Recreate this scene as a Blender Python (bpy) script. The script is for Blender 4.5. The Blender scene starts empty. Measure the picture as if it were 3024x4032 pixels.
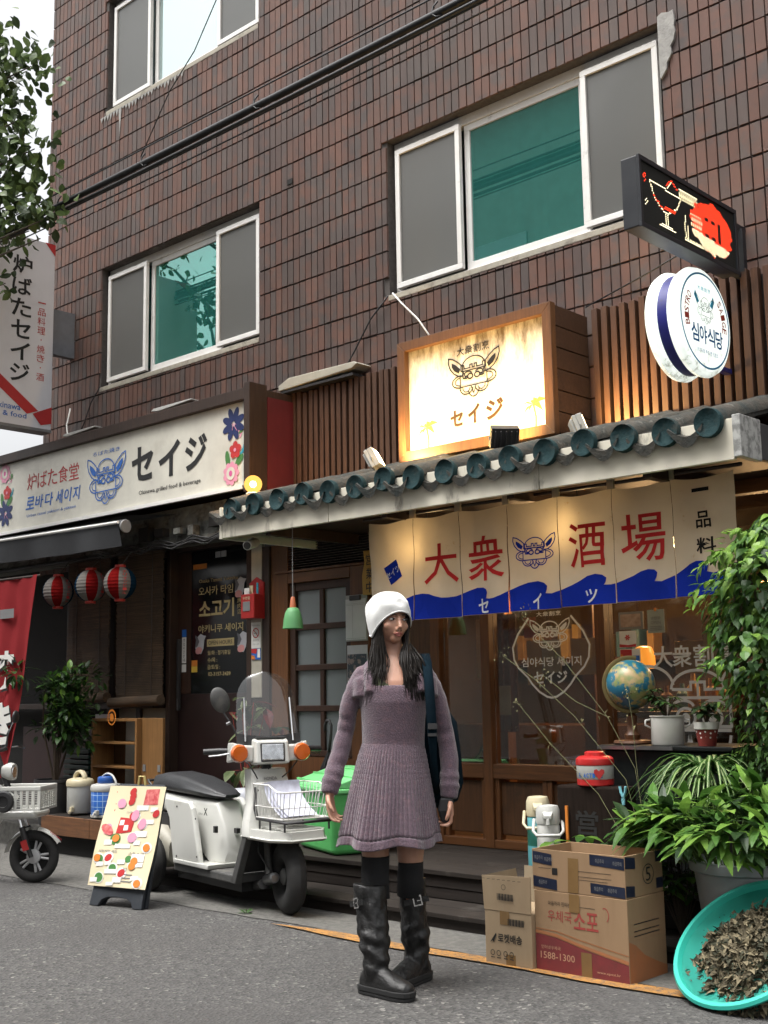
import bpy, bmesh, math, random
from mathutils import Vector, Matrix, noise as mn
from mathutils.geometry import tessellate_polygon
R = math.radians
sc = bpy.context.scene
COL = sc.collection
random.seed(7)

# ------------------------------------------------------------------ camera
def cam_axes(yaw, pitch, roll):
    f = Vector((-math.sin(yaw) * math.cos(pitch), math.cos(yaw) * math.cos(pitch), math.sin(pitch)))
    r = Vector((math.cos(yaw), math.sin(yaw), 0)); u = r.cross(f)
    c, s = math.cos(roll), math.sin(roll)
    return c * r + s * u, -s * r + c * u, f
_r, _u, _f = cam_axes(R(42.94), R(8.58), R(-0.94))
cam = bpy.data.cameras.new('camera')
cam.lens = 42.634; cam.sensor_width = 36.0; cam.clip_start = 0.05; cam.clip_end = 500
camo = bpy.data.objects.new('camera', cam); COL.objects.link(camo)
camo.matrix_world = Matrix(((_r.x, _u.x, -_f.x, 0), (_r.y, _u.y, -_f.y, 0), (_r.z, _u.z, -_f.z, 1.25), (0, 0, 0, 1)))
sc.camera = camo
# ------------------------------------------------------------------ sky
SUN_EL, SUN_AZ = R(70), R(200)      # azimuth clockwise from +Y
w = bpy.data.worlds.new('World'); sc.world = w; w.use_nodes = True
nt = w.node_tree; bg = nt.nodes['Background']
sky = nt.nodes.new('ShaderNodeTexSky'); sky.sky_type = 'NISHITA'; sky.sun_disc = False
sky.sun_elevation = SUN_EL; sky.sun_rotation = SUN_AZ; sky.air_density = 1.0; sky.dust_density = 8.0; sky.ozone_density = 1.0
hs = nt.nodes.new('ShaderNodeHueSaturation'); hs.inputs['Saturation'].default_value = 0.12   # cloud cover: nearly white
nt.links.new(sky.outputs[0], hs.inputs['Color']); nt.links.new(hs.outputs[0], bg.inputs['Color'])
bg.inputs['Strength'].default_value = 0.145
# ------------------------------------------------------------------ sun behind cloud
sl = bpy.data.lights.new('sun', 'SUN'); sl.energy = 1.0; sl.angle = R(30); sl.color = (1, .97, .93)
so = bpy.data.objects.new('sun', sl); COL.objects.link(so)
d = Vector((math.sin(SUN_AZ) * math.cos(SUN_EL), math.cos(SUN_AZ) * math.cos(SUN_EL), math.sin(SUN_EL)))
so.rotation_euler = d.to_track_quat('Z', 'Y').to_euler(); so.location = d * 30
vs = sc.view_settings
vs.view_transform = 'Standard'; vs.look = 'None'; vs.gamma = 1.0; vs.exposure = 1.22
try: vs.use_curve_mapping = False
except Exception: pass
sc.render.engine = 'CYCLES'
sc.cycles.use_denoising = True
sc.cycles.max_bounces = 6; sc.cycles.diffuse_bounces = 3; sc.cycles.glossy_bounces = 3; sc.cycles.transparent_max_bounces = 14
sc.cycles.caustics_reflective = False; sc.cycles.caustics_refractive = False; sc.cycles.use_adaptive_sampling = True; sc.cycles.adaptive_threshold = 0.02
sc.cycles.sample_clamp_indirect = 6.0

# ------------------------------------------------------------------ helpers
WM = {}
def tag(o, label=None, cat=None, group=None, kind=None):
    if label: o['label'] = label
    if cat: o['category'] = cat
    if group: o['group'] = group
    if kind: o['kind'] = kind
    return o
def thing(name, label, cat, loc=(0, 0, 0), rz=0.0, group=None):
    o = bpy.data.objects.new(name, None); COL.objects.link(o)
    o.empty_display_size = .1
    o.location = loc; o.rotation_euler = (0, 0, rz)
    WM[o] = Matrix.Translation(loc) @ Matrix.Rotation(rz, 4, 'Z')
    return tag(o, label, cat, group)
FRONT = lambda x=0, y=0, z=0: Matrix(((1, 0, 0, x), (0, 0, -1, y), (0, 1, 0, z), (0, 0, 0, 1)))   # local x->X y->Z z->-Y
SIDE = lambda x=0, y=0, z=0: Matrix(((0, 0, 1, x), (1, 0, 0, y), (0, 1, 0, z), (0, 0, 0, 1)))     # local x->Y y->Z z->+X
def T(x=0, y=0, z=0): return Matrix.Translation((x, y, z))
def RX(a): return Matrix.Rotation(R(a), 4, 'X')
def RY(a): return Matrix.Rotation(R(a), 4, 'Y')
def RZ(a): return Matrix.Rotation(R(a), 4, 'Z')
I4 = Matrix.Identity(4)
class MB:
    def __init__(s, M=None): s.v = []; s.f = []; s.M = M; s.mi = []
    def add(s, vs, fs, M=None, m=0):
        o = len(s.v)
        if M is not None: vs = [M @ Vector(v) for v in vs]
        if s.M is not None: vs = [s.M @ Vector(v) for v in vs]
        s.v += [tuple(v) for v in vs]; s.f += [tuple(i + o for i in f) for f in fs]; s.mi += [m] * len(fs)
        return s
    def box(s, x0, x1, y0, y1, z0, z1, M=None, m=0):
        return s.add([(x0, y0, z0), (x1, y0, z0), (x1, y1, z0), (x0, y1, z0), (x0, y0, z1), (x1, y0, z1), (x1, y1, z1), (x0, y1, z1)],
                     [(0, 3, 2, 1), (4, 5, 6, 7), (0, 1, 5, 4), (1, 2, 6, 5), (2, 3, 7, 6), (3, 0, 4, 7)], M, m)
    def tube(s, pts, r, n=8, cap=True, M=None, m=0, flat=1.0):
        pts = [Vector(p) for p in pts]; k = len(pts)
        rs = r if isinstance(r, (list, tuple)) else [r] * k
        vs, fs = [], []; up = None
        for i, p in enumerate(pts):
            t = (pts[min(i + 1, k - 1)] - pts[max(i - 1, 0)])
            if t.length < 1e-9: t = Vector((0, 0, 1))
            t.normalize()
            if up is None:
                up = Vector((0, 0, 1)) if abs(t.z) < .95 else Vector((0, 1, 0))
            a = t.cross(up)
            if a.length < 1e-6: a = t.cross(Vector((1, 0, 0)))
            a.normalize(); b = a.cross(t).normalized(); up = b
            for j in range(n):
                q = 2 * math.pi * j / n
                vs.append(p + rs[i] * (math.cos(q) * a + flat * math.sin(q) * b))
        for i in range(k - 1):
            for j in range(n):
                fs.append((i * n + j, i * n + (j + 1) % n, (i + 1) * n + (j + 1) % n, (i + 1) * n + j))
        if cap: fs += [tuple(range(n - 1, -1, -1)), tuple((k - 1) * n + j for j in range(n))]
        return s.add(vs, fs, M, m)
    def lathe(s, prof, n=24, M=None, m=0, a0=0, a1=360, sx=1, sy=1):
        vs, fs = [], []; full = abs(a1 - a0) >= 360
        na = n if full else n + 1
        for (r, z) in prof:
            for j in range(na):
                q = R(a0 + (a1 - a0) * j / n); vs.append((sx * r * math.cos(q), sy * r * math.sin(q), z))
        for i in range(len(prof) - 1):
            for j in range(n):
                j2 = (j + 1) % na
                fs.append((i * na + j, i * na + j2, (i + 1) * na + j2, (i + 1) * na + j))
        if full:
            if prof[0][0] > 1e-6: fs.append(tuple(range(na - 1, -1, -1)))
            if prof[-1][0] > 1e-6: fs.append(tuple((len(prof) - 1) * na + j for j in range(na)))
        return s.add(vs, fs, M, m)
    def sphere(s, c, r, n=16, k=10, M=None, m=0, sc=(1, 1, 1)):
        prof = [(r * math.sin(math.pi * i / k), -r * math.cos(math.pi * i / k)) for i in range(k + 1)]
        prof[0] = (1e-7, -r); prof[-1] = (1e-7, r)
        MM = T(*c) @ Matrix.Diagonal((*sc, 1))
        return s.lathe(prof, n, MM if M is None else M @ MM, m)
    def prism(s, poly, h0, h1, M=None, m=0):
        n = len(poly)
        vs = [(x, y, h0) for x, y in poly] + [(x, y, h1) for x, y in poly]
        fs = [tuple(range(n - 1, -1, -1)), tuple(range(n, 2 * n))] + [(i, (i + 1) % n, n + (i + 1) % n, n + i) for i in range(n)]
        return s.add(vs, fs, M, m)
    def flat(s, poly, h=0, M=None, m=0):
        tri = tessellate_polygon([[Vector((x, y, 0)) for x, y in poly]])
        ar = sum(poly[i][0] * poly[(i + 1) % len(poly)][1] - poly[(i + 1) % len(poly)][0] * poly[i][1] for i in range(len(poly)))
        fs = []
        for t in tri:
            (ax, ay), (bx, by), (cx, cy) = (poly[i] for i in t)
            fs.append(tuple(t) if (bx - ax) * (cy - ay) - (cx - ax) * (by - ay) > 0 else tuple(t)[::-1])
        return s.add([(x, y, h) for x, y in poly], fs, M, m)
    def grid(s, fn, nu, nv, M=None, m=0, closeu=False):
        nn = nu if closeu else nu + 1
        vs = [fn(i / nu, j / nv) for j in range(nv + 1) for i in range(nn)]
        fs = [(j * nn + i, j * nn + (i + 1) % nn, (j + 1) * nn + (i + 1) % nn, (j + 1) * nn + i) for j in range(nv) for i in range(nu)]
        return s.add(vs, fs, M, m)
    def stroke(s, pts, wd, closed=False, h=0, M=None, m=0):
        p = [Vector((q[0], q[1])) for q in pts]; n = len(p); L, Rr = [], []
        for i in range(n):
            a = p[i - 1] if (i > 0 or closed) else None; b = p[(i + 1) % n] if (i < n - 1 or closed) else None
            d1 = (p[i] - a).normalized() if a is not None else None; d2 = (b - p[i]).normalized() if b is not None else None
            if d1 is None: d1 = d2
            if d2 is None: d2 = d1
            t = (d1 + d2); t = t.normalized() if t.length > 1e-6 else d1
            nn = Vector((-t.y, t.x)); c = max(.45, nn.dot(Vector((-d1.y, d1.x))))
            L.append(p[i] + nn * wd / 2 / c); Rr.append(p[i] - nn * wd / 2 / c)
        vs = [(q.x, q.y, h) for q in L] + [(q.x, q.y, h) for q in Rr]
        fs = [(n + i, n + (i + 1) % n, (i + 1) % n, i) for i in range(n if closed else n - 1)]
        return s.add(vs, fs, M, m)
    def build(s, name, mat, parent=None, smooth=False, bevel=0.0, seg=2, local=False, tone=None, sub=0):
        me = bpy.data.meshes.new(name)
        vs = s.v; off = None
        if parent is None:
            xs = [v[0] for v in vs]; ys = [v[1] for v in vs]; zs = [v[2] for v in vs]
            off = Vector(((min(xs) + max(xs)) / 2, (min(ys) + max(ys)) / 2, min(zs)))
            vs = [(v[0] - off.x, v[1] - off.y, v[2] - off.z) for v in vs]
        elif not local:
            W = WM[parent].inverted(); vs = [tuple(W @ Vector(v)) for v in vs]
        me.from_pydata(vs, [], s.f); me.update()
        for mm in (mat if isinstance(mat, (list, tuple)) else [mat]): me.materials.append(mm)
        if any(s.mi): me.polygons.foreach_set('material_index', s.mi)
        if smooth:
            me.polygons.foreach_set('use_smooth', [True] * len(me.polygons))
            if smooth != 'all':
                try: me.set_sharp_from_angle(angle=R(smooth if isinstance(smooth, (int, float)) and smooth > 1 else 38))
                except Exception: pass
        o = bpy.data.objects.new(name, me); COL.objects.link(o)
        if off is not None: o.location = off; WM[o] = Matrix.Translation(off)
        else: o.parent = parent; WM[o] = WM[parent]
        if tone is not None:
            a = me.attributes.new('tone', 'FLOAT', 'FACE'); a.data.foreach_set('value', tone)
        if bevel:
            b = o.modifiers.new('bevel', 'BEVEL'); b.width = bevel; b.segments = seg; b.limit_method = 'ANGLE'; b.angle_limit = R(40)
        if sub:
            b = o.modifiers.new('sub', 'SUBSURF'); b.levels = sub; b.render_levels = sub
        return o
def copy_tree(o, parent=None, M=None):
    c = o.copy(); COL.objects.link(c); c.parent = parent
    if M is not None: c.matrix_local = M
    for ch in o.children: copy_tree(ch, c)
    return c
_tc = {}; _tx = {}
def text(mb, body, x0, x1, y0, y1, M=None, bold=.0, shear=0, h=0, m=0):
    key = (body, bold, shear)
    if key not in _tc:
        if 'obj' not in _tx:
            c = bpy.data.curves.new('t', 'FONT'); c.resolution_u = 2; c.size = 1; _tx['obj'] = bpy.data.objects.new('t', c)
        o = _tx['obj']; c = o.data; c.body = body; c.offset = bold; c.shear = shear
        me = o.to_mesh()
        _tc[key] = ([tuple(v.co) for v in me.vertices], [tuple(p.vertices) for p in me.polygons])
        o.to_mesh_clear()
    vs, fs = _tc[key]
    if not vs: return mb
    ax = min(v[0] for v in vs); bx = max(v[0] for v in vs); ay = min(v[1] for v in vs); by = max(v[1] for v in vs)
    sx = (x1 - x0) / max(bx - ax, 1e-6); sy = (y1 - y0) / max(by - ay, 1e-6)
    mb.add([(x0 + (v[0] - ax) * sx, y0 + (v[1] - ay) * sy, h) for v in vs], fs, M, m)
    return mb
def vtext(mb, body, xc, wd, ytop, pitch, hgt, M=None, bold=.0, h=0, m=0):
    for i, ch in enumerate(body):
        y = ytop - i * pitch
        if ch == '・': mb.flat([(xc + .08 * wd * math.cos(k), y - hgt * .5 + .08 * wd * math.sin(k)) for k in [q * .785 for q in range(8)]], h, M, m); continue
        if ch == '一': text(mb, ch, xc - wd / 2, xc + wd / 2, y - hgt * .58, y - hgt * .42, M, bold, 0, h, m); continue
        text(mb, ch, xc - wd / 2, xc + wd / 2, y - hgt, y, M, bold, 0, h, m)
    return mb
# ------------------------------------------------------------------ materials
def _new(name):
    m = bpy.data.materials.new(name); m.use_nodes = True
    n = m.node_tree; b = n.nodes['Principled BSDF']
    return m, n, b
def _pos(n):
    return n.nodes.new('ShaderNodeNewGeometry').outputs['Position']
def _noise(n, vec, scale, detail=4, rough=.55, stretch=None):
    if stretch:
        mp = n.nodes.new('ShaderNodeMapping'); mp.inputs['Scale'].default_value = stretch
        n.links.new(vec, mp.inputs['Vector']); vec = mp.outputs[0]
    t = n.nodes.new('ShaderNodeTexNoise'); t.inputs['Scale'].default_value = scale; t.inputs['Detail'].default_value = detail; t.inputs['Roughness'].default_value = rough
    n.links.new(vec, t.inputs['Vector']); return t.outputs['Fac']
def _ramp(n, fac, a, b, ca=(0, 0, 0, 1), cb=(1, 1, 1, 1)):
    r = n.nodes.new('ShaderNodeValToRGB'); e = r.color_ramp.elements
    e[0].position = a; e[1].position = b; e[0].color = ca; e[1].color = cb
    n.links.new(fac, r.inputs[0]); return r.outputs[0]
def _mix(n, fac, c1, c2, mode='MIX'):
    x = n.nodes.new('ShaderNodeMix'); x.data_type = 'RGBA'; x.blend_type = mode
    for s, val in ((0, fac), (6, c1), (7, c2)):
        if isinstance(val, (int, float)): x.inputs[s].default_value = val
        elif isinstance(val, tuple): x.inputs[s].default_value = (*val[:3], 1)
        else: n.links.new(val, x.inputs[s])
    return x.outputs[2]
def _bump(n, b, h, st, dist=.01):
    bp = n.nodes.new('ShaderNodeBump'); bp.inputs['Strength'].default_value = st; bp.inputs['Distance'].default_value = dist
    n.links.new(h, bp.inputs['Height']); n.links.new(bp.outputs[0], b.inputs['Normal'])
def mat(name, col, rough=.6, metal=0., col2=None, vs=9., lo=.35, hi=.68, bump=0., bs=80., spec=.5, stretch=None, coat=0., dirt=None, ds=3., dlo=.55, dhi=.75, sheen=0., rvar=0.):
    m, n, b = _new(name); p = _pos(n)
    if col2 is None: col2 = tuple(c * .8 for c in col)
    f = _ramp(n, _noise(n, p, vs, 5, .6, stretch), lo, hi)
    c = _mix(n, f, col, col2)
    if dirt is not None:
        c = _mix(n, _ramp(n, _noise(n, p, ds, 7, .65), dlo, dhi), c, dirt)
    n.links.new(c, b.inputs['Base Color'])
    b.inputs['Roughness'].default_value = rough; b.inputs['Metallic'].default_value = metal; b.inputs['Specular IOR Level'].default_value = spec
    if rvar:
        mr = n.nodes.new('ShaderNodeMapRange'); mr.inputs[3].default_value = max(0, rough - rvar); mr.inputs[4].default_value = min(1, rough + rvar)
        n.links.new(_noise(n, p, vs * 2.3, 5), mr.inputs[0]); n.links.new(mr.outputs[0], b.inputs['Roughness'])
    if coat: b.inputs['Coat Weight'].default_value = coat; b.inputs['Coat Roughness'].default_value = .08
    if sheen: b.inputs['Sheen Weight'].default_value = sheen; b.inputs['Sheen Roughness'].default_value = .5
    if bump: _bump(n, b, _noise(n, p, bs, 6, .6, stretch), bump)
    return m
def emat(name, col, st, base=None):
    m, n, b = _new(name)
    b.inputs['Base Color'].default_value = (*(base or col), 1); b.inputs['Emission Color'].default_value = (*col, 1); b.inputs['Emission Strength'].default_value = st
    b.inputs['Roughness'].default_value = .4
    return m
def glass(name, tint=(1, 1, 1), refl=.12, rough=.02, body=None, bodyfac=0., gcol=(.95, .97, .97)):
    m = bpy.data.materials.new(name); m.use_nodes = True; n = m.node_tree; n.nodes.clear()
    out = n.nodes.new('ShaderNodeOutputMaterial'); tr = n.nodes.new('ShaderNodeBsdfTransparent'); tr.inputs[0].default_value = (*tint, 1)
    gl = n.nodes.new('ShaderNodeBsdfGlossy'); gl.inputs['Roughness'].default_value = rough; gl.inputs['Color'].default_value = (*gcol, 1)
    lw = n.nodes.new('ShaderNodeLayerWeight'); lw.inputs['Blend'].default_value = .35
    ma = n.nodes.new('ShaderNodeMath'); ma.operation = 'MULTIPLY_ADD'; ma.inputs[1].default_value = .55; ma.inputs[2].default_value = refl; ma.use_clamp = True
    n.links.new(lw.outputs['Fresnel'], ma.inputs[0])
    src = tr.outputs[0]
    if body:
        df = n.nodes.new('ShaderNodeBsdfDiffuse'); df.inputs[0].default_value = (*body, 1)
        mx = n.nodes.new('ShaderNodeMixShader'); mx.inputs[0].default_value = bodyfac
        n.links.new(src, mx.inputs[1]); n.links.new(df.outputs[0], mx.inputs[2]); src = mx.outputs[0]
    mx = n.nodes.new('ShaderNodeMixShader'); n.links.new(ma.outputs[0], mx.inputs[0]); n.links.new(src, mx.inputs[1]); n.links.new(gl.outputs[0], mx.inputs[2])
    n.links.new(mx.outputs[0], out.inputs[0]); return m
def wood(name, col, col2, rough=.55, axis=2, sc_=14., bump=.25, spec=.4, dirt=None):
    st = [1, 1, 1]; st[axis] = .07
    m, n, b = _new(name); p = _pos(n)
    g = _noise(n, p, sc_ * 4, 6, .65, tuple(st)); f = _ramp(n, g, .35, .66)
    c = _mix(n, f, col, col2); c = _mix(n, _ramp(n, _noise(n, p, 2.2, 4), .4, .75), c, tuple(x * .62 for x in col))
    if dirt: c = _mix(n, _ramp(n, _noise(n, p, 5, 7, .7), .56, .74), c, dirt)
    n.links.new(c, b.inputs['Base Color']); b.inputs['Roughness'].default_value = rough; b.inputs['Specular IOR Level'].default_value = spec
    _bump(n, b, g, bump, .004)
    return m
# ------------------------------------------------------------------ ground
def asphalt():
    m, n, b = _new('asphalt'); p = _pos(n)
    vo = n.nodes.new('ShaderNodeTexVoronoi'); vo.inputs['Scale'].default_value = 66; n.links.new(p, vo.inputs['Vector'])
    sp_ = n.nodes.new('ShaderNodeSeparateColor'); n.links.new(vo.outputs['Color'], sp_.inputs[0])
    c = _mix(n, _ramp(n, sp_.outputs[0], .15, .95), (.030, .029, .0285), (.112, .109, .103))
    c = _mix(n, _ramp(n, sp_.outputs[1], .95, .98), c, (.24, .23, .21))
    c = _mix(n, _ramp(n, _noise(n, p, 26, 5, .7), .42, .68), c, (.066, .064, .061))
    c = _mix(n, _ramp(n, _noise(n, p, 1.1, 6, .6), .42, .70), c, (.055, .052, .05))
    c = _mix(n, _ramp(n, _noise(n, p, 3.7, 8, .7), .62, .70), c, (.035, .033, .032))
    n.links.new(c, b.inputs['Base Color']); b.inputs['Roughness'].default_value = .88
    _bump(n, b, vo.outputs['Distance'], .8, .010); return m
M_asph = asphalt()
M_conc = mat('concrete', (.125, .12, .108), .9, col2=(.07, .068, .062), vs=26, bump=.5, bs=120, dirt=(.05, .048, .042), ds=2.6)
def paint_line():
    m, n, b = _new('line_paint'); p = _pos(n)
    c = _mix(n, _ramp(n, _noise(n, p, 9, 5), .35, .7), (.40, .19, .04), (.25, .125, .035))
    wear = _ramp(n, _noise(n, p, 55, 8, .75), .50, .60)
    c = _mix(n, wear, c, (.07, .066, .06)); n.links.new(c, b.inputs['Base Color']); b.inputs['Roughness'].default_value = .8
    _bump(n, b, _noise(n, p, 130, 4, .7), .6, .008); return m
M_line = paint_line()
g = MB(); g.add([(-160, -160, 0), (160, -160, 0), (160, 160, 0), (-160, 160, 0)], [(0, 1, 2, 3)])
tag(g.build('road', M_asph), kind='structure')
g = MB(); rnd = random.Random(3)
pts0 = [(-14 + .25 * i, 4.735 + rnd.uniform(-.018, .018)) for i in range(58)]
g.grid(lambda u, v: (pts0[int(round(u * 57))][0], pts0[int(round(u * 57))][1] * (1 - v) + 7.2 * v, .004 + .006 * v), 57, 2)
tag(g.build('pavement', M_conc), kind='structure')
g = MB()
def lw(x): return max(0, min(1, (x + 5.25) / .5))
g.grid(lambda u, v: (-5.25 + u * 6.2, 4.665 + .012 * math.sin(u * 31) + (v - .5) * .105 * lw(-5.25 + u * 6.2) + .008 * mn.noise((u * 40, v * 3, 1)), .0085), 120, 1)
tag(g.build('road_line', M_line), kind='structure')

# ------------------------------------------------------------------ brick building
def tile_mat(name, per_object):
    m, n, b = _new(name); p = _pos(n)
    if per_object:
        oi = n.nodes.new('ShaderNodeObjectInfo'); r = oi.outputs['Random']
    else:
        at = n.nodes.new('ShaderNodeAttribute'); at.attribute_name = 'tone'; r = at.outputs['Fac']
    # blotches of fired orange on a grey brown body
    blot = _noise(n, p, 7.5, 3, .5)
    ad = n.nodes.new('ShaderNodeMath'); ad.operation = 'MULTIPLY_ADD'; ad.inputs[1].default_value = .42; n.links.new(r, ad.inputs[0]); n.links.new(blot, ad.inputs[2])
    f = _ramp(n, ad.outputs[0], .60, .80)
    body = _mix(n, _ramp(n, _noise(n, p, 2.5, 3), .35, .7), (.125, .096, .084), (.095, .080, .075))
    ora = _mix(n, _ramp(n, _noise(n, p, 13, 3), .35, .7), (.180, .094, .070), (.150, .088, .068))
    rr = n.nodes.new('ShaderNodeMath'); rr.operation = 'FRACT'; r2 = n.nodes.new('ShaderNodeMath'); r2.operation = 'MULTIPLY'; r2.inputs[1].default_value = 7.31
    n.links.new(r, r2.inputs[0]); n.links.new(r2.outputs[0], rr.inputs[0])
    c = _mix(n, f, body, ora)
    c = _mix(n, _ramp(n, rr.outputs[0], 0, 1, (.0, .0, .0, 1), (.5, .5, .5, 1)), c, (.10, .055, .045))
    c = _mix(n, _ramp(n, _noise(n, p, 1.3, 7, .7), .58, .80), c, (.15, .125, .11))      # lime bloom
    c = _mix(n, _ramp(n, _noise(n, p, .55, 4, .6), .30, .72), c, _mix(n, 1.0, c, (.74, .72, .72), 'MULTIPLY'))
    c = _mix(n, _ramp(n, _noise(n, p, 2.6, 7, .65, (1, 1, .16)), .50, .78), c, (.060, .052, .048))       # rain grime
    n.links.new(c, b.inputs['Base Color']); b.inputs['Roughness'].default_value = .62; b.inputs['Specular IOR Level'].default_value = .3
    _bump(n, b, _noise(n, p, 60, 4), .15, .004); return m
M_tileO = tile_mat('brick_tile_single', True); M_tileA = tile_mat('brick_tile', False)
M_grout = mat('grout', (.058, .050, .046), .95, col2=(.088, .078, .072), vs=30, dirt=(.15, .145, .135), ds=2.2, dlo=.62, dhi=.72)
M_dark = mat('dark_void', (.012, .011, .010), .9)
M_pvc = mat('white_pvc', (.80, .79, .76), .45, col2=(.74, .72, .68), vs=5, dirt=(.38, .36, .32), ds=7, dlo=.60, dhi=.80)
M_sill = mat('cream_sill', (.40, .37, .30), .8, col2=(.30, .27, .22), vs=14, dirt=(.14, .125, .10), ds=9)
M_screen = glass('insect_screen', (.50, .50, .50), .015, .5, body=(.21, .205, .19), bodyfac=.42)
M_green = glass('green_glass', (.10, .55, .47), .26, .01, body=(.05, .30, .26), bodyfac=.34, gcol=(.50, .90, .82))
M_pale = glass('painted_sky_glass', (.55, .85, .82), .45, .03, body=(.55, .72, .70), bodyfac=.45, gcol=(.82, .97, .97))  # whitish cyan body colour stands in for bright sky reflected in the pane
M_room = mat('room_wall', (.30, .29, .27), .9)
M_cement = mat('cement', (.36, .35, .33), .95, col2=(.25, .245, .23), vs=22, bump=.6, bs=60)
BX0, BX1, BZ1, YF = -10.78, -.4, 10.6, 6.50
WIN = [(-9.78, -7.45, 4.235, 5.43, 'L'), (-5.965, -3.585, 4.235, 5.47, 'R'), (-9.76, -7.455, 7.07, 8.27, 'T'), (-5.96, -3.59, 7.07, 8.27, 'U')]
bld = thing('brick_building', 'three storey building faced in upright red and grey brick tiles', 'building', (-5.6, 6.5, 0))
def wall_holes(mb, x0, x1, z0, z1, y0, y1, holes):
    xs = sorted({x0, x1, *[h[0] for h in holes], *[h[1] for h in holes]}); zs = sorted({z0, z1, *[h[2] for h in holes], *[h[3] for h in holes]})
    for a, b_ in zip(xs, xs[1:]):
        for c, e in zip(zs, zs[1:]):
            mx, mz = (a + b_) / 2, (c + e) / 2
            if any(h[0] < mx < h[1] and h[2] < mz < h[3] for h in holes): continue
            mb.box(a, b_, y0, y1, c, e)
wl = MB(); wall_holes(wl, BX0, BX1, 2.62, BZ1, 6.515, 6.75, WIN)
wl.box(-2.80, BX1, 6.515, 6.75, 0, 2.62); wl.box(BX0, BX0 + .25, 6.75, 14, 0, BZ1); wl.box(BX1 - .25, BX1, 6.75, 14, 0, BZ1); wl.box(BX0 + .25, BX1 - .25, 6.75, 14, BZ1 - .3, BZ1 - .002)
wl.build('wall', M_grout, bld)
PX, PZ = .0714, .2105
tl = MB(); tones = []; cand = []
rt = random.Random(11)
_rn, _un, _fn = _r, _u, _f
def depth(p): return (Vector(p) - Vector((0, 0, 1.25))).dot(_f)
nx0 = int((BX0 - (-3.52)) / PX) - 1
def tbox(mb, x0, x1, z0, z1, y):
    c = .0022
    mb.add([(x0, 6.516, z0), (x1, 6.516, z0), (x1, 6.516, z1), (x0, 6.516, z1), (x0 + c, y, z0 + c), (x1 - c, y, z0 + c), (x1 - c, y, z1 - c), (x0 + c, y, z1 - c)],
           [(4, 5, 6, 7), (0, 1, 5, 4), (1, 2, 6, 5), (2, 3, 7, 6), (3, 0, 4, 7)])
for i in range(nx0, int((BX1 + 3.52) / PX) + 1):
    for k in range(-27, 26):
        a = -3.52 + i * PX + .0025; b_ = a + PX - .005; z0 = 5.43 + k * PZ + .005; z1 = z0 + PZ - .010
        a = max(a, BX0); b_ = min(b_, BX1)
        if b_ - a < .012: continue
        if a < -2.80:
            if z1 < 2.66: continue
        if z1 < .02 or z0 > BZ1 - .05: continue
        z0 = max(z0, .01); cut = False
        for (hx0, hx1, hz0, hz1, _) in WIN:
            if b_ > hx0 and a < hx1 and z1 > hz0 and z0 < hz1:
                if z0 < hz0 and hz0 - z0 > .02: z1 = hz0 - .002
                elif z1 > hz1 and z1 - hz1 > .02: z0 = hz1 + .002
                elif a < hx0 and hx0 - a > .012: b_ = hx0 - .002
                elif b_ > hx1 and b_ - hx1 > .012: a = hx1 + .002
                else: cut = True
        if cut: continue
        tone = rt.random(); y = YF + rt.uniform(-.0022, .0022)
        full = (b_ - a) > PX - .0065 and (z1 - z0) > PZ - .0105
        dd = Vector(((a + b_) / 2, YF, (z0 + z1) / 2 - 1.25)); zf = dd.dot(_f); px = .5 + 1.579 * dd.dot(_r) / zf; py = .5 - 1.184 * dd.dot(_u) / zf
        vis = 0 < px < 1 and 0 < py < 1 and not (-7.1 < a < -2.0 and z0 < 3.62)
        cand.append(((b_ - a) / zf if (full and vis) else 0, a, b_, z0, z1, y, tone))
cand.sort(key=lambda c: -c[0])
tm = MB(); w_, h_ = PX - .005, PZ - .010
tm.add([(0, .016, 0), (w_, .016, 0), (w_, .016, h_), (0, .016, h_), (.0022, 0, .0022), (w_ - .0022, 0, .0022), (w_ - .0022, 0, h_ - .0022), (.0022, 0, h_ - .0022)],
       [(4, 5, 6, 7), (0, 1, 5, 4), (1, 2, 6, 5), (2, 3, 7, 6), (3, 0, 4, 7)])
t0 = tm.build('brick_tile', M_tileO, bld, local=True); rj = random.Random(3)
for j, (s_, a, b_, z0, z1, y, tone) in enumerate(cand):
    if j < 300:
        o = t0 if j == 0 else t0.copy()
        if j: COL.objects.link(o); o.parent = bld
        o.location = (a + 5.6 + rj.uniform(-.0008, .0008), y - 6.5, z0 + rj.uniform(-.002, .002)); o.rotation_euler = (R(rj.uniform(-.3, .3)), R(rj.uniform(-.45, .45)), R(rj.uniform(-.5, .5)))
    else:
        dz_ = rj.uniform(-.002, .002); tbox(tl, a + rj.uniform(-.0007, .0007), b_ + rj.uniform(-.0007, .0007), z0 + dz_, z1 + dz_, y); tones += [tone] * 5
ts = tl.build('brick_tile_field', M_tileA, bld, tone=tones); ts['kind'] = 'stuff'
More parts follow.
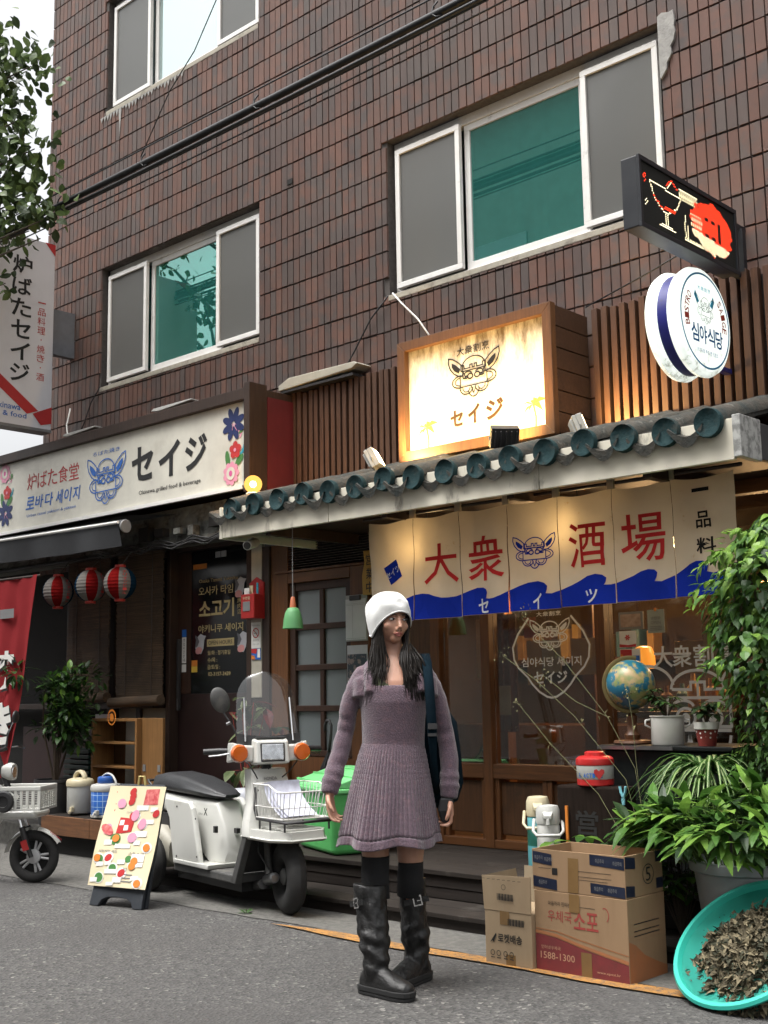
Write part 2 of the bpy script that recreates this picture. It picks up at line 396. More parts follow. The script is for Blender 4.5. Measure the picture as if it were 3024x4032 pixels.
# windows -----------------------------------------------------------
def window(x0, x1, z0, z1, kind):
    yw = 6.575
    W = MB(); W.box(x0, x1, yw + .02, yw + .09, z0, z0 + .05); W.box(x0, x1, yw + .02, yw + .09, z1 - .075, z1)
    W.box(x0, x0 + .045, yw + .02, yw + .09, z0 + .05, z1 - .075); W.box(x1 - .045, x1, yw + .02, yw + .09, z0 + .05, z1 - .075)
    wd = x1 - x0; a = x0 + wd * .275; b_ = x0 + wd * .745
    wi = W.build('window', M_pvc, bld, bevel=.004)
    wi['label'] = {'L': 'lower left upstairs window with green glass', 'R': 'large right upstairs window with green glass', 'T': 'top floor window with pale sky reflecting glass', 'U': 'top floor window beyond the picture edge'}[kind]
    S = MB(); S.box(x0 - .0, x1, 6.497, yw + .12, z0 - .045, z0 - .001); S.build('sill', M_sill, wi, bevel=.004)
    zb, zt = z0 + .052, z1 - .077
    def sash(xa, xb, y, fw, nm):
        F = MB(); F.box(xa, xb, y, y + .035, zb, zb + fw); F.box(xa, xb, y, y + .035, zt - fw, zt); F.box(xa, xa + fw, y, y + .035, zb + fw, zt - fw); F.box(xb - fw, xb, y, y + .035, zb + fw, zt - fw)
        F.build(nm, M_pvc, wi, bevel=.003)
    sash(x0 + .047, a + .03, yw - .03, .042, 'sash'); sash(b_ - .03, x1 - .047, yw - .03, .042, 'sash'); sash(a + .032, b_ - .032, yw + .03, .05, 'sash')
    for xa, xb in ((x0 + .089, a - .012), (b_ + .012, x1 - .089)):
        q = MB(); q.box(xa, xb, yw - .014, yw - .011, zb + .042, zt - .042); q.build('screen', M_screen, wi)
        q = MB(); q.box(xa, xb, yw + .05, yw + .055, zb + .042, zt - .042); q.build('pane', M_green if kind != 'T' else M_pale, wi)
        q = MB(); q.box(xa + .035, xa + .10, yw + .008, yw + .035, zb + .04, zt - .04); q.build('inner_stile', M_pvc, wi)
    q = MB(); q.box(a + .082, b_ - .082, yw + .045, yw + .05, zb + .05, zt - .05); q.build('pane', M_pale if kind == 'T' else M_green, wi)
    q = MB()
    for fx, ww in ((.36, .035), (.50, .05), (.57, .03)): q.box(a + fx * (b_ - a), a + fx * (b_ - a) + ww, yw + .12, yw + .15, zb, zt)
    q.build('inner_frame', M_pvc, wi)
    rm = MB(); rm.box(x0 - .3, x1 + .3, yw + .12, yw + 1.6, z0 - .5, z1 + .3); r_ = rm.build('room', M_room, wi)
    r_.data.flip_normals()
    k = MB()
    rr = random.Random(int(-x0 * 10)); n = 26   # the front side opening of the room is cut out
    me = r_.data; bm = bmesh.new(); bm.from_mesh(me)
    for f_ in list(bm.faces):
        if abs(abs(f_.normal.y) - 1) < .01 and f_.calc_center_median().y + 6.5 < yw + .2: bm.faces.remove(f_)
    bm.to_mesh(me); bm.free()
for wdef in WIN: window(*wdef)
q = MB(); rr = random.Random(5)
pl = [(-3.583, 5.50), (-3.55, 5.515), (-3.50, 5.50), (-3.47, 5.505), (-3.463, 5.43), (-3.47, 5.40), (-3.462, 5.36), (-3.478, 5.30), (-3.50, 5.27), (-3.495, 5.22), (-3.53, 5.17), (-3.535, 5.13), (-3.575, 5.08), (-3.583, 5.08)]
q.prism(pl, 0, .018, FRONT(0, 6.5, 0)); q.build('plaster_patch', M_cement, bld)
q = MB()
for i in range(26):
    x = -9.85 + i * .052; L = rr.uniform(.02, .07) if i != 6 else .30
    q.prism([(x, 7.02), (x + .05, 7.025), (x + .035, 7.02 - L * .6), (x + .024, 7.02 - L), (x + .015, 7.02 - L * .5)], 0, .004, FRONT(0, 6.4975, 0))
q.build('mortar_drip', M_cement, bld)
q = MB(); q.box(-7.08, -7.02, 6.492, 6.4975, 5.46, 5.505); q.build('chipped_hole', M_dark, bld)
# grey lintel beam at the right of the canopy
q = MB(); q.box(-2.62, BX1, 6.30, 6.495, 2.42, 2.70); q.build('lintel_beam', mat('grey_beam', (.13, .13, .135), .7, col2=(.08, .08, .082), vs=12), bld, bevel=.006)

# building across the street (seen in the window glass)
opp = thing('apartment_block', 'pale apartment block across the street, mirrored in the upstairs window glass', 'building', (-9, -6, 0))
M_opp = mat('pale_render', (.46, .44, .40), .9, col2=(.38, .36, .33), vs=3)
M_opw = glass('opposite_glass', (.1, .12, .13), .3, .05, body=(.03, .035, .04), bodyfac=.8)
q = MB(); q.box(-22, 1, -12, -6, 0, 13.5); q.build('wall', M_opp, opp)
for fz in (3.4, 6.2, 9.0):
    q = MB(); q.box(-20.5, -1, -6, -5.1, fz - .35, fz - .15); q.build('balcony', M_opp, opp)
    q = MB()
    for i in range(66): q.box(-20.4 + i * .295, -20.37 + i * .295, -5.18, -5.15, fz - .15, fz + .75)
    q.box(-20.5, -1, -5.2, -5.13, fz + .75, fz + .82); q.build('railing', M_pvc, opp)
    for i in range(5):
        q = MB(); q.box(-19.5 + i * 3.8, -17.6 + i * 3.8, -5.998, -5.95, fz, fz + 1.5); q.build('window', M_opw, opp)

# ------------------------------------------------------------------ tiled canopy
M_fascia = None
def fascia_mat():
    m, n, b = _new('fascia_paint'); p = _pos(n)
    c = _mix(n, _ramp(n, _noise(n, p, 4, 5), .35, .7), (.70, .66, .54), (.62, .58, .48))
    c = _mix(n, _ramp(n, _noise(n, p, 5.5, 8, .7, (1, 1, .35)), .57, .70), c, (.13, .11, .085))
    n.links.new(c, b.inputs['Base Color']); b.inputs['Roughness'].default_value = .6; return m
M_fascia = fascia_mat()
M_cap = mat('teal_tile_end', (.016, .038, .042), .9, spec=.12, col2=(.026, .050, .052), vs=30, bump=.4, bs=70, dirt=(.06, .062, .055), ds=18, dlo=.55, dhi=.72)
M_barrel = mat('weathered_roof_tile', (.085, .076, .064), .95, spec=.15, col2=(.045, .052, .05), vs=13, bump=.8, bs=60, dirt=(.21, .20, .175), ds=15, dlo=.60, dhi=.74)
M_brown = wood('dark_brown_wood', (.045, .026, .018), (.025, .015, .011), .5)
M_slat = wood('slat_wood', (.10, .048, .026), (.055, .027, .016), .55)
can = thing('tiled_canopy', 'canopy with grey roof tiles, round teal tile ends and cream fascia board', 'canopy', (-4.65, 5.95, 0))
for xa, xb in ((-6.70, -5.62), (-5.615, -3.93), (-3.925, -2.745)):
    q = MB(); q.box(xa, xb, 5.50, 5.53, 2.375, 2.585); q.build('fascia_board', M_fascia, can, bevel=.003)
q = MB(); q.box(-2.743, -2.71, 5.72, 6.3, 2.40, 2.59); q.build('end_beam', mat('end_beam', (.05, .05, .052), .7), can, bevel=.004)
q = MB(); q.box(-2.743, -2.70, 5.49, 5.715, 2.385, 2.60); q.build('end_board', mat('peeling_white', (.42, .42, .40), .7, col2=(.2, .2, .19), vs=20, lo=.45, hi=.6), can, bevel=.004)
q = MB(); q.box(-6.735, -6.705, 5.50, 6.45, 2.37, 2.60); q.build('end_board', M_fascia, can, bevel=.004)
q = MB(); q.box(-6.70, -2.75, 5.535, 6.49, 2.44, 2.47); q.build('soffit', M_brown, can)
q = MB(); q.prism([(5.50, 2.587), (6.49, 2.86), (6.49, 2.84), (5.53, 2.565)], 0, 3.9, SIDE(-6.68, 0, 0)); q.build('roof_deck', M_barrel, can)
for x in (-6.3, -5.2, -4.2, -3.3): q = MB(); q.box(x, x + .05, 5.56, 6.44, 2.36, 2.438); q.build('rafter', M_brown, can)
slope = math.atan2(.27, .98)
cap = MB(); bar = MB(); flt = MB(); rr = random.Random(9)
Mb = lambda: RX(0)
def barrel(mb, L):   # along local +Y rising
    n = 10; vs = []; fs = []
    for i, yy in enumerate((0, .02, .30, .302, .62, .622, L)):
        r_ = .072 - (.004 if i in (3, 5) else 0) + (.003 if i in (2, 4) else 0)
        for j in range(n + 1):
            a = math.pi * j / n; vs.append((r_ * math.cos(a), yy, r_ * math.sin(a)))
    for i in range(6):
        for j in range(n): fs.append((i * (n + 1) + j, i * (n + 1) + j + 1, (i + 1) * (n + 1) + j + 1, (i + 1) * (n + 1) + j))
    mb.add(vs, fs)
barrel(bar, .98)
cap.lathe([(1e-6, .0), (.055, .0), (.060, .004), (.074, .006), (.077, .0), (.077, -.03), (.068, -.035)], 20, RX(90))
def flatt(mb):
    mb.grid(lambda u, v: ((u - .5) * .20, -.01 + v * .95, .01 - .055 * math.sin(math.pi * u) + .004), 8, 3)
    mb.grid(lambda u, v: ((u - .5) * .20, -.012 - .004 * v, .012 - .055 * math.sin(math.pi * u) * (1 - .05 * v) - .045 * v * (.25 + math.sin(math.pi * u))), 8, 2)
flatt(flt)
b0 = c0 = f0 = None
for k in range(16):
    x = -2.853 - .247 * k; ya = 5.455 + rr.uniform(-.012, .012); zz = 2.575 + rr.uniform(-.012, .012)
    Ml = T(x + 4.65, ya - 5.95, zz) @ RZ(rr.uniform(-2.5, 2.5)) @ Matrix.Rotation(slope, 4, 'X')
    if b0 is None: b0 = bar.build('barrel_tile', M_barrel, can, local=True, smooth=True); c0 = cap.build('tile_end', M_cap, can, local=True, smooth=50); f0 = flt.build('channel_tile', M_barrel, can, local=True, smooth=True)
    trip = []
    for src in (b0, c0, f0):
        if k == 0: trip.append(src)
        else: o = src.copy(); COL.objects.link(o); o.parent = can; trip.append(o)
    trip[0].matrix_local = Ml; trip[1].matrix_local = Ml @ T(0, -.006, .0) @ Matrix.Rotation(-slope, 4, 'X') @ RX(rr.uniform(-6, 4)) @ RY(rr.uniform(0, 360))
    trip[2].matrix_local = T(x + 4.65 - .1235, ya - 5.95 + rr.uniform(-.01, .01), zz - .012) @ Matrix.Rotation(slope, 4, 'X')

# ------------------------------------------------------------------ slat screens
def slats(name, label, xa, xb, za, zb, n, seed):
    s = thing(name, label, 'slat screen', ((xa + xb) / 2, 6.4, za)); rr = random.Random(seed)
    q = MB(); q.box(xa, xb, 6.455, 6.475, za, zb - .03); q.build('backing', M_dark, s)
    b = MB(); b.box(-.021, .021, -.025, .025, 0, zb - za); b0 = b.build('slat', M_slat, s, local=True, bevel=.003)
    for i in range(n):
        o = b0 if i == 0 else b0.copy()
        if i: COL.objects.link(o); o.parent = s
        o.location = (xa + (i + .5) * (xb - xa) / n - (xa + xb) / 2, 6.428 - 6.4 + rr.uniform(-.004, .004), rr.uniform(-.01, .015)); o.rotation_euler = (0, R(rr.uniform(-.35, .35)), 0)
    return s
slats('slat_screen', 'brown vertical slat screen between the long white sign and lit sign box', -7.08, -5.50, 2.74, 3.63, 25, 1)
slats('slat_screen', 'brown vertical slat screen right of the lit sign box, behind round sign', -4.13, -1.2, 2.74, 3.66, 43, 2)
# ------------------------------------------------------------------ lion face emblem (line drawing, unit square -1..1)
def arc(cx, cy, rx, ry, a0, a1, n=10): return [(cx + rx * math.cos(R(a0 + (a1 - a0) * i / n)), cy + ry * math.sin(R(a0 + (a1 - a0) * i / n))) for i in range(n + 1)]
def emblem(mb, cx, cy, sx, sy, lw, M, fill_ears=True, m=0, h=0, nofill=False):
    P = []
    for s in (-1, 1):
        P.append(([(s * x, y) for x, y in [(.44, .50), (.62, .72), (.82, .90), (.99, .97), (1.0, .74), (.93, .48), (.78, .24), (.60, .10), (.44, .08)]], True, 1))
        P.append(([(s * x, y) for x, y in arc(.52, -.16, .34, .27, 92, -88)], False, 1))
        P.append(([(s * x, y) for x, y in arc(.52, -.16, .22, .17, 90, -88)], False, .8))
        P.append(([(s * x, y) for x, y in arc(.30, -.46, .25, .30, -175, 5)], False, 1))
        P.append(([(s * x, y) for x, y in arc(.30, -.46, .14, .20, -175, 5)], False, .8))
        P.append(([(s * x, y) for x, y in arc(.14, .0, .10, .115, 0, 360, 14)[:-1]], True, 1.2))
        P.append(([(s * x, y) for x, y in arc(.22, .12, .14, .10, 5, 175, 8)], False, 1))
        P.append(([(s * x, y) for x, y in [(.25, .02), (.34, .02), (.34, -.06), (.26, -.06)]], False, 1.3))
        P.append(([(s * .42, .26), (s * .35, .06)], False, 1))
    P.append((arc(0, .42, .44, .42, 8, 172, 14), False, 1))
    P.append(([(-.48, .52), (-.48, .26), (.48, .26), (.48, .52), (.36, .50), (.36, .36), (.13, .36), (.13, .50), (.04, .50), (.04, .36), (-.04, .36), (-.04, .50), (-.13, .50), (-.13, .36), (-.36, .36), (-.36, .50)], True, 1))
    P.append(([(-.24, -.06), (-.40, -.06), (-.40, .06), (-.52, .06), (-.52, -.42), (.52, -.42), (.52, .06), (.40, .06), (.40, -.06), (.24, -.06)], False, 1))
    P.append((arc(0, -.5, .22, .42, -165, -15), False, 1)); P.append(([(-.10, -.44), (.0, -.78), (.10, -.44)], False, .9))
    for i, (pl, cl, k) in enumerate(P):
        mb.stroke([(cx + x * sx, cy + y * sy) for x, y in pl], lw * k, cl, h + i * .00025, M, m)
    if fill_ears and not nofill:
        for s in (-1, 1):
            pl = [(.52, .40), (.70, .62), (.86, .74), (.86, .56), (.76, .36), (.58, .22)]
            mb.flat([(cx + s * x * sx, cy + y * sy) for x, y in pl], h + .008 * .3, M, m)
def ell(cx, cy, rx, ry, n=14, rot=0):
    c, s = math.cos(R(rot)), math.sin(R(rot))
    return [(cx + c * rx * math.cos(2 * math.pi * i / n) - s * ry * math.sin(2 * math.pi * i / n), cy + s * rx * math.cos(2 * math.pi * i / n) + c * ry * math.sin(2 * math.pi * i / n)) for i in range(n)]
P_ = lambda nm, c, r=.5: mat(nm, c, r, col2=tuple(x * .9 for x in c))
M_black = P_('print_black', (.012, .012, .012)); M_pblue = P_('print_blue', (.02, .13, .48)); M_pred = P_('print_red', (.48, .03, .03)); M_navy = P_('print_navy', (.012, .025, .11))
M_ppink = P_('print_pink', (.72, .30, .42)); M_pgreen = P_('print_green', (.06, .20, .05)); M_pwhite = P_('print_white', (.75, .74, .70)); M_pgrey = P_('print_grey', (.2, .2, .2)); M_pteal = P_('print_teal', (.03, .3, .4))
M_pgold = P_('print_gold', (.42, .33, .16)); M_porange = P_('print_orange', (.62, .2, .03)); M_pyellow = P_('print_yellow', (.66, .44, .06)); M_pcream = P_('print_cream', (.62, .52, .33))
# ------------------------------------------------------------------ long white shop sign
rs = thing('long_shop_sign', 'long white sign with lion face emblem and flowers in dark brown surround', 'sign', (-9, 6.2, 2.8))
Yr = 6.0
M_face = mat('sign_acrylic', (.68, .66, .57), .35, col2=(.55, .53, .46), vs=3, dirt=(.47, .44, .36), ds=2.5)
q = MB(); q.box(-11.6, -7.0, Yr, Yr + .03, 2.868, 3.528); q.build('face', M_face, rs)
q = MB(); q.box(-11.6, -6.935, Yr - .045, 6.44, 3.53, 3.62); q.box(-11.6, -6.935, Yr + .032, 6.44, 2.86, 3.528); q.build('cabinet', M_brown, rs, bevel=.004)
q = MB(); q.box(-6.998, -6.93, Yr - .05, Yr + .13, 2.80, 3.655); q.build('end_post', M_brown, rs, bevel=.004)
q = MB(); q.box(-11.6, -7.05, Yr - .02, Yr + .01, 2.835, 2.866); q.build('trim_strip', M_pvc, rs)
q = MB(); q.box(-6.934, -6.926, 6.135, 6.44, 2.75, 3.56); q.build('red_side_panel', mat('red_panel', (.10, .008, .012), .6), rs)
Mr = FRONT(0, Yr - .003, 0)
def let(name, m, parent, fn, split=False):
    q = MB(); fn(q)
    if not split: return q.build(name, m, parent)
    up = list(range(len(q.v)))
    def fd(i):
        while up[i] != i: up[i] = up[up[i]]; i = up[i]
        return i
    for f_ in q.f:
        for i in f_[1:]: up[fd(i)] = fd(f_[0])
    gr = {}
    for f_ in q.f: gr.setdefault(fd(f_[0]), []).append(f_)
    for fs in gr.values():
        k = MB(); ix = {}
        for f_ in fs:
            for i in f_: ix.setdefault(i, len(ix))
        k.v = [q.v[i] for i in ix]; k.f = [tuple(ix[i] for i in f_) for f_ in fs]; k.mi = [0] * len(fs); k.build(name, m, parent)
def _f1(q):
    for i, ch in enumerate('炉ばた食堂'): text(q, ch, -10.20 + i * .178, -10.04 + i * .178, 3.222, 3.375, Mr, .0)
let('lettering', M_pred, rs, _f1)
def _f2(q):
    for i, ch in enumerate('로바다'): text(q, ch, -10.22 + i * .165, -10.075 + i * .165, 3.035, 3.155, Mr, .014, .15)
    for i, ch in enumerate('세이지'): text(q, ch, -9.70 + i * .14, -9.578 + i * .14, 3.032, 3.16, Mr, .014, .15)
    text(q, 'Urban casual yakitori & yakiton', -10.195, -9.365, 2.955, 2.99, Mr, .004)
let('lettering', M_pblue, rs, _f2)
let('emblem', M_pblue, rs, lambda q: (emblem(q, -8.90, 3.15, .29, .225, .011, Mr), text(q, 'ろばた焼き', -9.11, -8.70, 3.385, 3.425, Mr)))
def _f3(q):
    text(q, 'Okinawa grilled food & beverage', -8.412, -7.58, 2.945, 2.992, Mr, .006)
let('lettering', M_black, rs, _f3)
for ch, a, b_, c, e in (('セ', -8.52, -8.215, 3.072, 3.37), ('イ', -8.14, -7.85, 3.06, 3.36), ('ジ', -7.785, -7.50, 3.065, 3.355)): let('character', M_black, rs, lambda q: text(q, ch, a, b_, c, e, Mr, .03))
def flower(q, cx, cy, n, r0, r1, w, ph=0, h=0):
    for i in range(n):
        a = ph + 360 * i / n; q.flat(ell(cx + r0 * math.cos(R(a)), cy + r0 * math.sin(R(a)), r1, w, 12, a), h + i * .0003, Mr)
for sx, ox in ((1, -7.174), (-1, -10.585)):
    navy_y, red_y, pk_y = (3.366, 3.155, 2.975) if sx > 0 else (3.05, 3.245, 3.44)
    let('petal', M_navy, rs, lambda q: flower(q, ox, navy_y, 8, .078, .06, .03, 22), True)
    let('leaf', M_pgreen, rs, lambda q: (q.flat(ell(ox - .07, red_y - .06, .07, .028, 12, 100), .0002, Mr), q.flat(ell(ox + .07, red_y - .085, .06, .03, 12, 40), .0004, Mr), q.flat(ell(ox + .09, red_y + .15, .035, .02, 10, 60), .0006, Mr)), True)
    let('leaf', M_pteal, rs, lambda q: [q.flat(ell(ox + .10 + i * .012, red_y - .03 + i * .02, .03, .010, 8, 30 + i * 25), .0002 + i * .0002, Mr) for i in range(3)], True)
    let('petal', M_pred, rs, lambda q: flower(q, ox + .025, red_y, 5, .038, .034, .03, 18, .003), True)
    let('petal', M_ppink, rs, lambda q: (flower(q, ox - .026, pk_y, 9, .062, .034, .028, 0, .001), [q.flat(ell(ox + .06 + .03 * math.cos(k * 1.4), red_y + .12 + .03 * math.sin(k * 1.4), .011, .011, 8), .0006 + k * .0002, Mr) for k in range(5)], q.flat(ell(ox + .025, red_y, .016, .016, 8), .007, Mr), [q.stroke([(ox, navy_y), (ox + .05 * math.cos(k * .5 + .2), navy_y - .06 + .06 * math.sin(k))], .005, False, .006 + k * .0003, Mr) for k in range(4)]), True)
    let('flower', M_face, rs, lambda q: q.flat(ell(ox - .026, pk_y, .052, .052, 14), .0058, Mr))
    let('flower', P_('magenta', (.6, .1, .3)), rs, lambda q: q.flat(ell(ox - .026, pk_y, .02, .024, 12), .0066, Mr))
# flat lamps lying on top of the sign
M_lampw = mat('white_lamp_body', (.5, .5, .47), .5)
for i, (xa, xb) in enumerate(((-9.62, -9.10), (-8.26, -7.72))):
    q = MB(); q.prism([(xa, 3.655), (xa + .03, 3.672), (xb, 3.672), (xb, 3.66), (xa + .1, 3.64)], 0, .10, FRONT(0, 6.10, 0)); q.box(xa + .1, xb - .1, 6.03, 6.08, 3.615, 3.65)
    tag(q.build('sign_lamp', M_lampw, bevel=.003), ['flat white lamp lying on the long sign, nearer the blade sign', 'flat white lamp lying on the long sign, nearer the lit sign box'][i], 'lamp', 'lamps lying on the long sign')
# ------------------------------------------------------------------ lit sign box
bs_ = thing('lit_sign_box', 'wooden framed sign box with lion face emblem, floodlit warm yellow', 'sign', (-4.82, 6.23, 2.82))
M_frame = wood('sign_frame_wood', (.16, .075, .032), (.09, .042, .02), .5)
M_plank = wood('sign_plank_wood', (.085, .045, .028), (.05, .028, .019), .5, axis=0)
def board_mat():
    m, n, b = _new('sign_board'); p = _pos(n)
    st = _noise(n, p, 11, 8, .75, (1, 1, .28))
    sx = n.nodes.new('ShaderNodeSeparateXYZ'); n.links.new(p, sx.inputs[0])
    mr = n.nodes.new('ShaderNodeMapRange'); mr.inputs[1].default_value = 3.22; mr.inputs[2].default_value = 3.62; n.links.new(sx.outputs[2], mr.inputs[0])   # rain stains run down from the top edge
    ad = n.nodes.new('ShaderNodeMath'); ad.operation = 'MULTIPLY_ADD'; ad.inputs[1].default_value = .36; n.links.new(mr.outputs[0], ad.inputs[0]); n.links.new(st, ad.inputs[2])
    c = _mix(n, _ramp(n, ad.outputs[0], .62, .92), (.78, .74, .62), (.16, .12, .07)); n.links.new(c, b.inputs['Base Color']); b.inputs['Roughness'].default_value = .6; return m
q = MB(); q.box(-5.40, -4.235, 6.075, 6.10, 2.87, 3.60); q.build('board', board_mat(), bs_)
x0, x1, z0, z1 = -5.465, -4.175, 2.815, 3.655; fw = .068
for pl in ([(x0, z0), (x1, z0), (x1 - fw, z0 + fw), (x0 + fw, z0 + fw)], [(x0, z1), (x0 + fw, z1 - fw), (x1 - fw, z1 - fw), (x1, z1)], [(x0, z0 + .001), (x0 + fw - .001, z0 + fw), (x0 + fw - .001, z1 - fw), (x0, z1 - .001)], [(x1, z0 + .001), (x1, z1 - .001), (x1 - fw + .001, z1 - fw), (x1 - fw + .001, z0 + fw)]):
    q = MB(); q.prism(pl, 0, .055, FRONT(0, 6.085, 0)); q.build('frame', M_frame, bs_, bevel=.003)
for i in range(6):
    za = 2.83 + i * .137
    q = MB(); q.box(-4.205, -4.18, 6.088, 6.45, za, za + .130); q.build('side_plank', M_plank, bs_, bevel=.003)
    q = MB(); q.box(-5.46, -5.435, 6.088, 6.45, za, za + .130); q.build('side_plank', M_plank, bs_, bevel=.003)
q = MB(); q.box(-5.43, -4.21, 6.102, 6.45, 2.84, 3.62); q.build('carcass', M_brown, bs_)
Ms = FRONT(0, 6.072, 0)
let('emblem', M_black, bs_, lambda q: emblem(q, -4.825, 3.315, .215, .155, .0085, Ms))
def _g(q):
    for i, ch in enumerate('大衆割烹'): text(q, ch, -4.965 + i * .070, -4.903 + i * .070, 3.468, 3.525, Ms, .006)
let('lettering', M_black, bs_, _g)
def _g(q):
    text(q, 'セ', -5.035, -4.925, 2.995, 3.105, Ms, .035); text(q, 'イ', -4.885, -4.785, 2.995, 3.125, Ms, .035); text(q, 'ジ', -4.735, -4.59, 2.993, 3.13, Ms, .035)
let('lettering', P_('print_brown', (.07, .035, .012)), bs_, _g)
for cx, cy in ((-5.245, 3.03), (-4.357, 3.035)):
    def _p(q):
        for a, L in ((165, .10), (120, .05), (60, .06), (20, .11), (-25, .08), (205, .10), (-150, .05)):
            ex, ey = math.cos(R(a)), math.sin(R(a))
            q.flat([(cx, cy), (cx + ex * L * .5 - ey * .018, cy + ey * L * .5 + ex * .012 + .014), (cx + ex * L, cy + ey * L - .018), (cx + ex * L * .5 + ey * .012, cy + ey * L * .5 - ex * .010 + .004)], .0002 + a * 1e-6 + .0003, Ms)
        q.flat([(cx - .006, cy), (cx + .006, cy), (cx + .022, cy - .08), (cx + .02, cy - .145), (cx + .045, cy - .155), (cx - .01, cy - .155), (cx + .008, cy - .145), (cx + .01, cy - .08)], .0002, Ms)
    let('palm_tree_print', P_('palm_green', (.25, .42, .05)), bs_, _p)
# ------------------------------------------------------------------ round sign
rd = thing('round_lightbox', 'round lit white double faced sign with blue band and lettering', 'sign', (-3.2, 5.955, 2.94))
def litmat(name, st):
    m, n, b = _new(name); p = _pos(n)
    sx = n.nodes.new('ShaderNodeSeparateXYZ'); n.links.new(p, sx.inputs[0]); mr = n.nodes.new('ShaderNodeMapRange'); mr.inputs[1].default_value = 3.25; mr.inputs[2].default_value = 2.93; n.links.new(sx.outputs[2], mr.inputs[0])
    ad = n.nodes.new('ShaderNodeMath'); ad.operation = 'MULTIPLY_ADD'; ad.inputs[1].default_value = .27; n.links.new(mr.outputs[0], ad.inputs[0]); n.links.new(_noise(n, p, 22, 8, .7), ad.inputs[2])
    k = _ramp(n, ad.outputs[0], .68, .98); c = _mix(n, k, (.80, .86, .80), (.12, .125, .075))
    n.links.new(c, b.inputs['Base Color']); n.links.new(c, b.inputs['Emission Color']); b.inputs['Emission Strength'].default_value = st; b.inputs['Roughness'].default_value = .35; return m
M_lit = litmat('lit_acrylic', .42)
M_bblue = mat('blue_band', (.02, .022, .20), .4, dirt=(.03, .026, .02), ds=12)
CY, CZ = 5.955, 3.262
Md = T(-3.2, CY, CZ) @ RY(90)
prof = lambda a, b_: [(1e-6, a), (.285, a), (.302, a + (b_ - a) * .15), (.312, (a + b_) / 2), (.302, b_ - (b_ - a) * .15), (.285, b_), (1e-6, b_)]
q = MB(); q.lathe(prof(.03, .105), 48, Md); fr = q.build('disc', M_lit, rd, smooth=30)
q = MB(); q.lathe(prof(-.105, -.03), 48, Md); q.build('disc', M_lit, rd, smooth=30)
q = MB(); q.lathe([(.285, -.031), (.285, .031)], 48, Md); q.build('blue_band', M_bblue, rd, smooth=True)
Mf = SIDE(-3.2 + .106, CY, CZ)
q = MB(); q.stroke(ell(0, 0, .268, .268, 64), .011, True, .0005, Mf); q.build('ring', P_('ring_blue', (.02, .22, .42)), rd)
def _g(q):
    for i, ch in enumerate('심야식당'): text(q, ch, -.165 + i * .09, -.082 + i * .09, -.135, -.03, Mf, .02, 0, .0005)
    text(q, '오키나와 푸드 앤 드링크', -.11, .125, -.19, -.165, Mf, .004, 0, .0005)
let('lettering', P_('sign_blue', (.01, .13, .35)), rd, _g)
def _g(q):
    for i, ch in enumerate('BISTRO'):
        a = R(192 - i * 9.5); rr_ = .205; Mx = Mf @ T(rr_ * math.cos(a), rr_ * math.sin(a), 0) @ Matrix.Rotation(a - R(90) + R(0), 4, 'Z'); text(q, ch, -.016, .016, -.024, .024, Mx, .012, 0, .0005)
    for i, ch in enumerate('SAIGE'):
        a = R(38 - i * 10.5); rr_ = .215; Mx = Mf @ T(rr_ * math.cos(a), rr_ * math.sin(a), 0) @ Matrix.Rotation(a - R(90), 4, 'Z'); text(q, ch, -.016, .016, -.024, .024, Mx, .012, 0, .0005)
let('lettering', P_('sign_red', (.42, .05, .03)), rd, _g)
def _g(q):
    for s in (-1, 1): q.flat([(s * .06, .10), (s * .10, .16), (s * .115, .13), (s * .085, .085)], .0005, Mf)
    for i, ch in enumerate('大衆割烹'): text(q, ch, -.07 + i * .038, -.04 + i * .038, .17, .195, Mf, 0, 0, .0005)
let('lettering', P_('sign_cyan', (.05, .42, .62)), rd, _g)
let('emblem', P_('sign_pale', (.55, .60, .58)), rd, lambda q: emblem(q, 0, .06, .10, .085, .004, Mf, False, 0, .0005, True))
for bb in ((-3.22, -3.18, 6.24, 6.41, 3.40, 3.44), (-3.22, -3.18, 6.20, 6.41, 3.06, 3.09)): q = MB(); q.box(*bb); q.build('bracket', M_bblue, rd, bevel=.003)
# ------------------------------------------------------------------ dot matrix sign
ld = thing('dot_matrix_sign', 'black dot matrix sign showing a cocktail glass and red lettering', 'sign', (-3.1, 5.77, 3.6))
M_case = mat('black_case', (.012, .014, .018), .45, col2=(.02, .022, .026)); M_off = mat('led_panel', (.010, .012, .010), .7)
y0, y1, z0, z1 = 5.235, 6.30, 3.60, 3.985
q = MB(); q.box(-3.15, -3.055, y0, y1, z0, z1); q.build('case', M_case, ld, bevel=.006)
q = MB()
for a in ((y0, y1, z1 - .022, z1 + .004), (y0, y1, z0 - .004, z0 + .022)): q.box(-3.056, -3.04, a[0], a[1], a[2], a[3])
for a in ((y0, y0 + .022), (y1 - .022, y1)): q.box(-3.056, -3.04, a[0], a[1], z0 + .022, z1 - .022)
q.build('bezel', M_case, ld, bevel=.002)
G = [[0] * 96 for _ in range(32)]
def ln(x0, y0_, x1, y1_, c):
    n = int(max(abs(x1 - x0), abs(y1_ - y0_))) + 1
    for i in range(n + 1):
        xx, yy = round(x0 + (x1 - x0) * i / n), round(y0_ + (y1_ - y0_) * i / n)
        if 0 <= xx < 96 and 0 <= yy < 32: G[yy][xx] = c
ln(8, 7, 38, 8, 1); ln(8, 7, 11, 14, 1); ln(38, 8, 34, 15, 1)
for k in range(25):
    t_ = k / 24; xx = round(11 + 23 * t_); yy = round(14 + 6 * math.sin(math.pi * t_)); G[yy][xx] = 1
